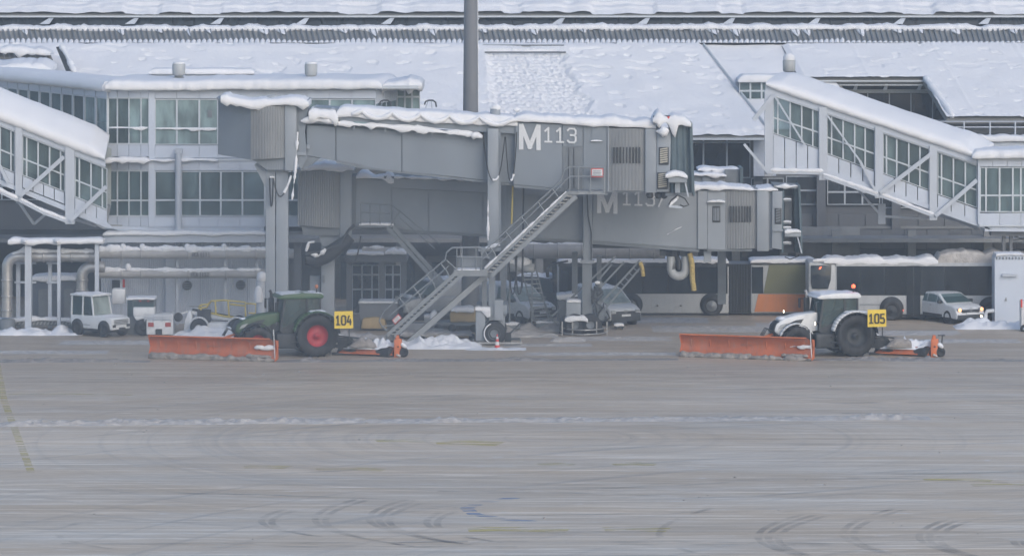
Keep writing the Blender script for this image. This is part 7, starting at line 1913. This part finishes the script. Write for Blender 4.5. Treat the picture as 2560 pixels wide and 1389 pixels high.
# ------------------------------------------------------------------ things under the stairs
gx = empty('grey_container', P(945, 815, 222), 'grey open container on an ochre base behind the 104 board', 'container')
MB().rect(898, 992, 757, 800, 221.2, 1.6).bevel(.03).build('box', M['wall_grey'], gx)
MB().rect(896, 994, 754, 759, 221.1, 1.8).build('rim', M['silver_paint'], gx)
cap(gx, [(896, 755), (994, 755)], 221.1, 222.8, t=.04, seed=120, over=.02)
MB().slab([(902, 822), (906, 796), (940, 792), (962, 798), (968, 822)], 220.9, 1.6).bevel(.08).build('ochre_cover', M['ochre'], gx)
MB().rect(900, 1000, 800, 826, 221.6, 1.0).build('base', M['grey_dark'], gx)
MB().rect(988, 996, 740, 826, 221.6, .2).build('post', M['wall_grey'], gx)
bd = empty('baggage_dolly', P(1160, 828, 219.8), 'low dolly loaded with an ochre bale under snow beside the stairs foot', 'dolly')
MB().slab([(1125, 806), (1124, 782), (1130, 774), (1188, 774), (1192, 806)], 219.6, 1.4).bevel(.1, 3).build('bale', M['ochre'], bd)
cap(bd, [(1128, 776), (1186, 776)], 219.5, 220.9, t=.2, droop=.08, rough=.4, seed=121)
MB().rect(1080, 1196, 806, 814, 219.6, 1.5).build('deck', M['grey_dark'], bd)
MB().slab([(1076, 806), (1074, 786), (1084, 776), (1092, 780), (1094, 806)], 219.8, .8).bevel(.1, 3).build('snowy_sack', M['snow'], bd)
for x in (1095, 1130, 1185): MB().lathe(P(x, 820, 219.6), (0, -1, 0), [(-.1, 0), (-.1, .2), (.05, .2), (.05, 0)], 14).build('wheel', M['black'], bd)
dd = empty('flat_dolly', P(1040, 840, 217.5), 'empty flat ochre edged dolly half buried in snow near the stairs', 'dolly')
MB().rect(985, 1190, 838, 843, 216.9, 1.4).build('deck', M['ochre'], dd)
for x in (1000, 1060, 1120, 1180): MB().lathe(P(x, 842, 216.9), (0, -1, 0), [(-.1, 0), (-.1, .16), (.05, .16), (.05, 0)], 12).build('wheel', M['black'], dd)
cap(dd, [(1000, 838), (1180, 838)], 216.9, 218.2, t=.16, droop=.04, rough=.8, seed=122, mt='dirty_snow')
bx2 = empty('concrete_block', P(1050, 830, 219), 'low concrete weight block behind the stairs foot', 'block')
MB().rect(1010, 1062, 808, 838, 218.9, .8).bevel(.04).build('block', M['concrete'], bx2)
blk = empty('concrete_block', P(1100, 832, 218.4), 'smaller concrete block right of the stairs foot beside the dolly', 'block')
MB().rect(1078, 1108, 822, 841, 218.2, .6).bevel(.04).build('block', M['concrete'], blk)
# ground power cart between vans and carriage
gp = empty('power_cart', P(1400, 815, 222.5), 'grey ground power cart behind the second bridge wheels', 'cart')
MB().rect(1394, 1442, 738, 812, 222.4, 1.4).bevel(.06).build('body', M['wall_grey'], gp)
cap(gp, [(1392, 740), (1444, 740)], 222.3, 223.9, t=.12, rough=.5, seed=130)
MB().rect(1400, 1425, 770, 800, 222.36, .05).build('panel_door', M['grey_dark'], gp)
for x in (1402, 1432): MB().lathe(P(x, 812, 222.4), (0, -1, 0), [(-.1, 0), (-.1, .17), (.05, .17), (.05, 0)], 12).build('wheel', M['black'], gp)
# small clutter between the carriages
for i, (x0, x1, y0, y1, Y, mt_, lab, nm, cat) in enumerate((
    (1255, 1300, 812, 822, 217.6, 'grey_dark', 'snowy chock rack lying right of the first bridge wheel', 'chock_rack', 'rack'),
    (1340, 1384, 806, 818, 219.8, 'grey_dark', 'low frame trolley under snow at the foot of the ladder stairs', 'frame_trolley', 'trolley'),
    (1060, 1100, 790, 808, 221.6, 'silver_paint', 'small silver bin behind the service stairs', 'storage_bin', 'bin'),
    (1205, 1240, 808, 832, 218.9, 'wall_grey', 'grey floor cabinet behind the first bridge wheel', 'floor_cabinet', 'cabinet'),
    (1535, 1560, 812, 819, 218.6, 'dark', 'dark wheel chock right of the second bridge carriage', 'wheel_chock', 'chock'))):
    Y = H * F / (y1 + 5 + HZ)
    e_ = empty(nm, P((x0 + x1) / 2, y1, Y), lab, cat)
    MB().rect(x0, x1, y0, y1, Y, .7).bevel(.03).build('body', M[mt_], e_)
    cap(e_, [(x0, y0), (x1, y0)], Y, Y + .65, t=.10, droop=.03, rough=.8, seed=140 + i, over=.03)
    for x in (x0 + 4, x1 - 6): MB().rect(x, x + 3, y1 - 1, y1 + 5, Y + .1, .1).build('foot', M['dark'], e_)
# traffic cone
cn = empty('traffic_cone', G(1243, 873), 'red and white striped traffic cone by the first bridge wheel', 'cone')
c = G(1243, 873); hz = 38 * c.y / F
MB().box(c.x - .17, c.x + .17, c.y - .17, c.y + .17, 0, .04).bevel(.01).build('base', M['red_paint'], cn)
for k, (a, b, mm) in enumerate(((.05, .30, 'red_paint'), (.30, .52, 'lettering'), (.52, .70, 'red_paint'), (.70, .86, 'lettering'), (.86, 1.0, 'red_paint'))):
    ra, rb = lerp(.15, .03, a), lerp(.15, .03, b)
    MB().lathe(c, (0, 0, 1), [(a * hz, ra), (b * hz, rb)] + ([(b * hz, 0)] if k == 4 else []), 20).build('cone_band', M[mm], cn)

# ================================================================== HAZE
hv = bpy.data.materials.new('haze_air'); hv.use_nodes = True
nt = hv.node_tree; nt.nodes.clear()
o_ = nt.nodes.new('ShaderNodeOutputMaterial'); pv = nt.nodes.new('ShaderNodeVolumePrincipled')
pv.inputs['Color'].default_value = (0.80, 0.88, 0.97, 1); pv.inputs['Density'].default_value = HAZE; pv.inputs['Anisotropy'].default_value = 0.2
nt.links.new(pv.outputs[0], o_.inputs['Volume'])
hz_ = MB().box(-720, 720, -80, 920, -1, 32)
me = bpy.data.meshes.new('haze'); me.from_pydata(hz_.v, [], hz_.f); me.materials.append(hv)
ho = bpy.data.objects.new('haze', me); COL.objects.link(ho); ho['kind'] = 'stuff'
# drifting snow dust and exhaust hanging low over the apron around the green tractor
mv = bpy.data.materials.new('spindrift_air'); mv.use_nodes = True
nt = mv.node_tree; nt.nodes.clear()
o_ = nt.nodes.new('ShaderNodeOutputMaterial'); pv = nt.nodes.new('ShaderNodeVolumePrincipled')
pv.inputs['Color'].default_value = (0.80, 0.88, 0.97, 1); pv.inputs['Anisotropy'].default_value = 0.2
tc = nt.nodes.new('ShaderNodeTexCoord'); vl = nt.nodes.new('ShaderNodeVectorMath'); vl.operation = 'LENGTH'
nt.links.new(tc.outputs['Object'], vl.inputs[0])
mr = nt.nodes.new('ShaderNodeMapRange'); mr.interpolation_type = 'SMOOTHSTEP'
mr.inputs['From Min'].default_value = 1.0; mr.inputs['From Max'].default_value = 0.25; mr.inputs['To Min'].default_value = 0.0; mr.inputs['To Max'].default_value = 0.0105
nt.links.new(vl.outputs['Value'], mr.inputs[0]); nt.links.new(mr.outputs[0], pv.inputs['Density']); nt.links.new(pv.outputs[0], o_.inputs['Volume'])
m = MB().lathe((0, 0, 0), (0, 0, 1), [(-1, .02)] + [(-math.cos(i * math.pi / 10), math.sin(i * math.pi / 10)) for i in range(1, 10)] + [(1, .02)], 24)
me = bpy.data.meshes.new('spindrift_haze'); me.from_pydata(m.v, [], m.f); me.materials.append(mv)
mo = bpy.data.objects.new('spindrift_haze', me); COL.objects.link(mo)
mo.location = (-8.5, 209, 2.2); mo.scale = (23, 17, 10)
tag(mo, 'pale drift of snow dust around the green tractor and bridge columns', kind='stuff')

# repeated kinds share a group phrase
from collections import Counter
tops = [o for o in COL.objects if o.parent is None and 'category' in o]
cnt = Counter(o['category'] for o in tops)
names = {'building': 'airport buildings', 'jet bridge': 'jet bridges at the stand', 'corridor': 'glazed passenger corridors', 'tractor': 'snow plough tractors on the apron', 'van': 'vans parked under the bridges', 'car': 'cars by the terminal', 'bus': 'apron buses under the terminal', 'tow tractor': 'tow tractors at the left', 'belt loader': 'belt loaders at the left', 'dolly': 'dollies beneath the stairs', 'pipe': 'pipes along the buildings', 'duct': 'silver ducts in the pipe rack', 'cabinet': 'service cabinets', 'block': 'concrete blocks', 'trolley': 'trolleys'}
for o in tops:
    if cnt[o['category']] > 1 and 'group' not in o: o['group'] = names.get(o['category'], o['category'] + 's in the scene')
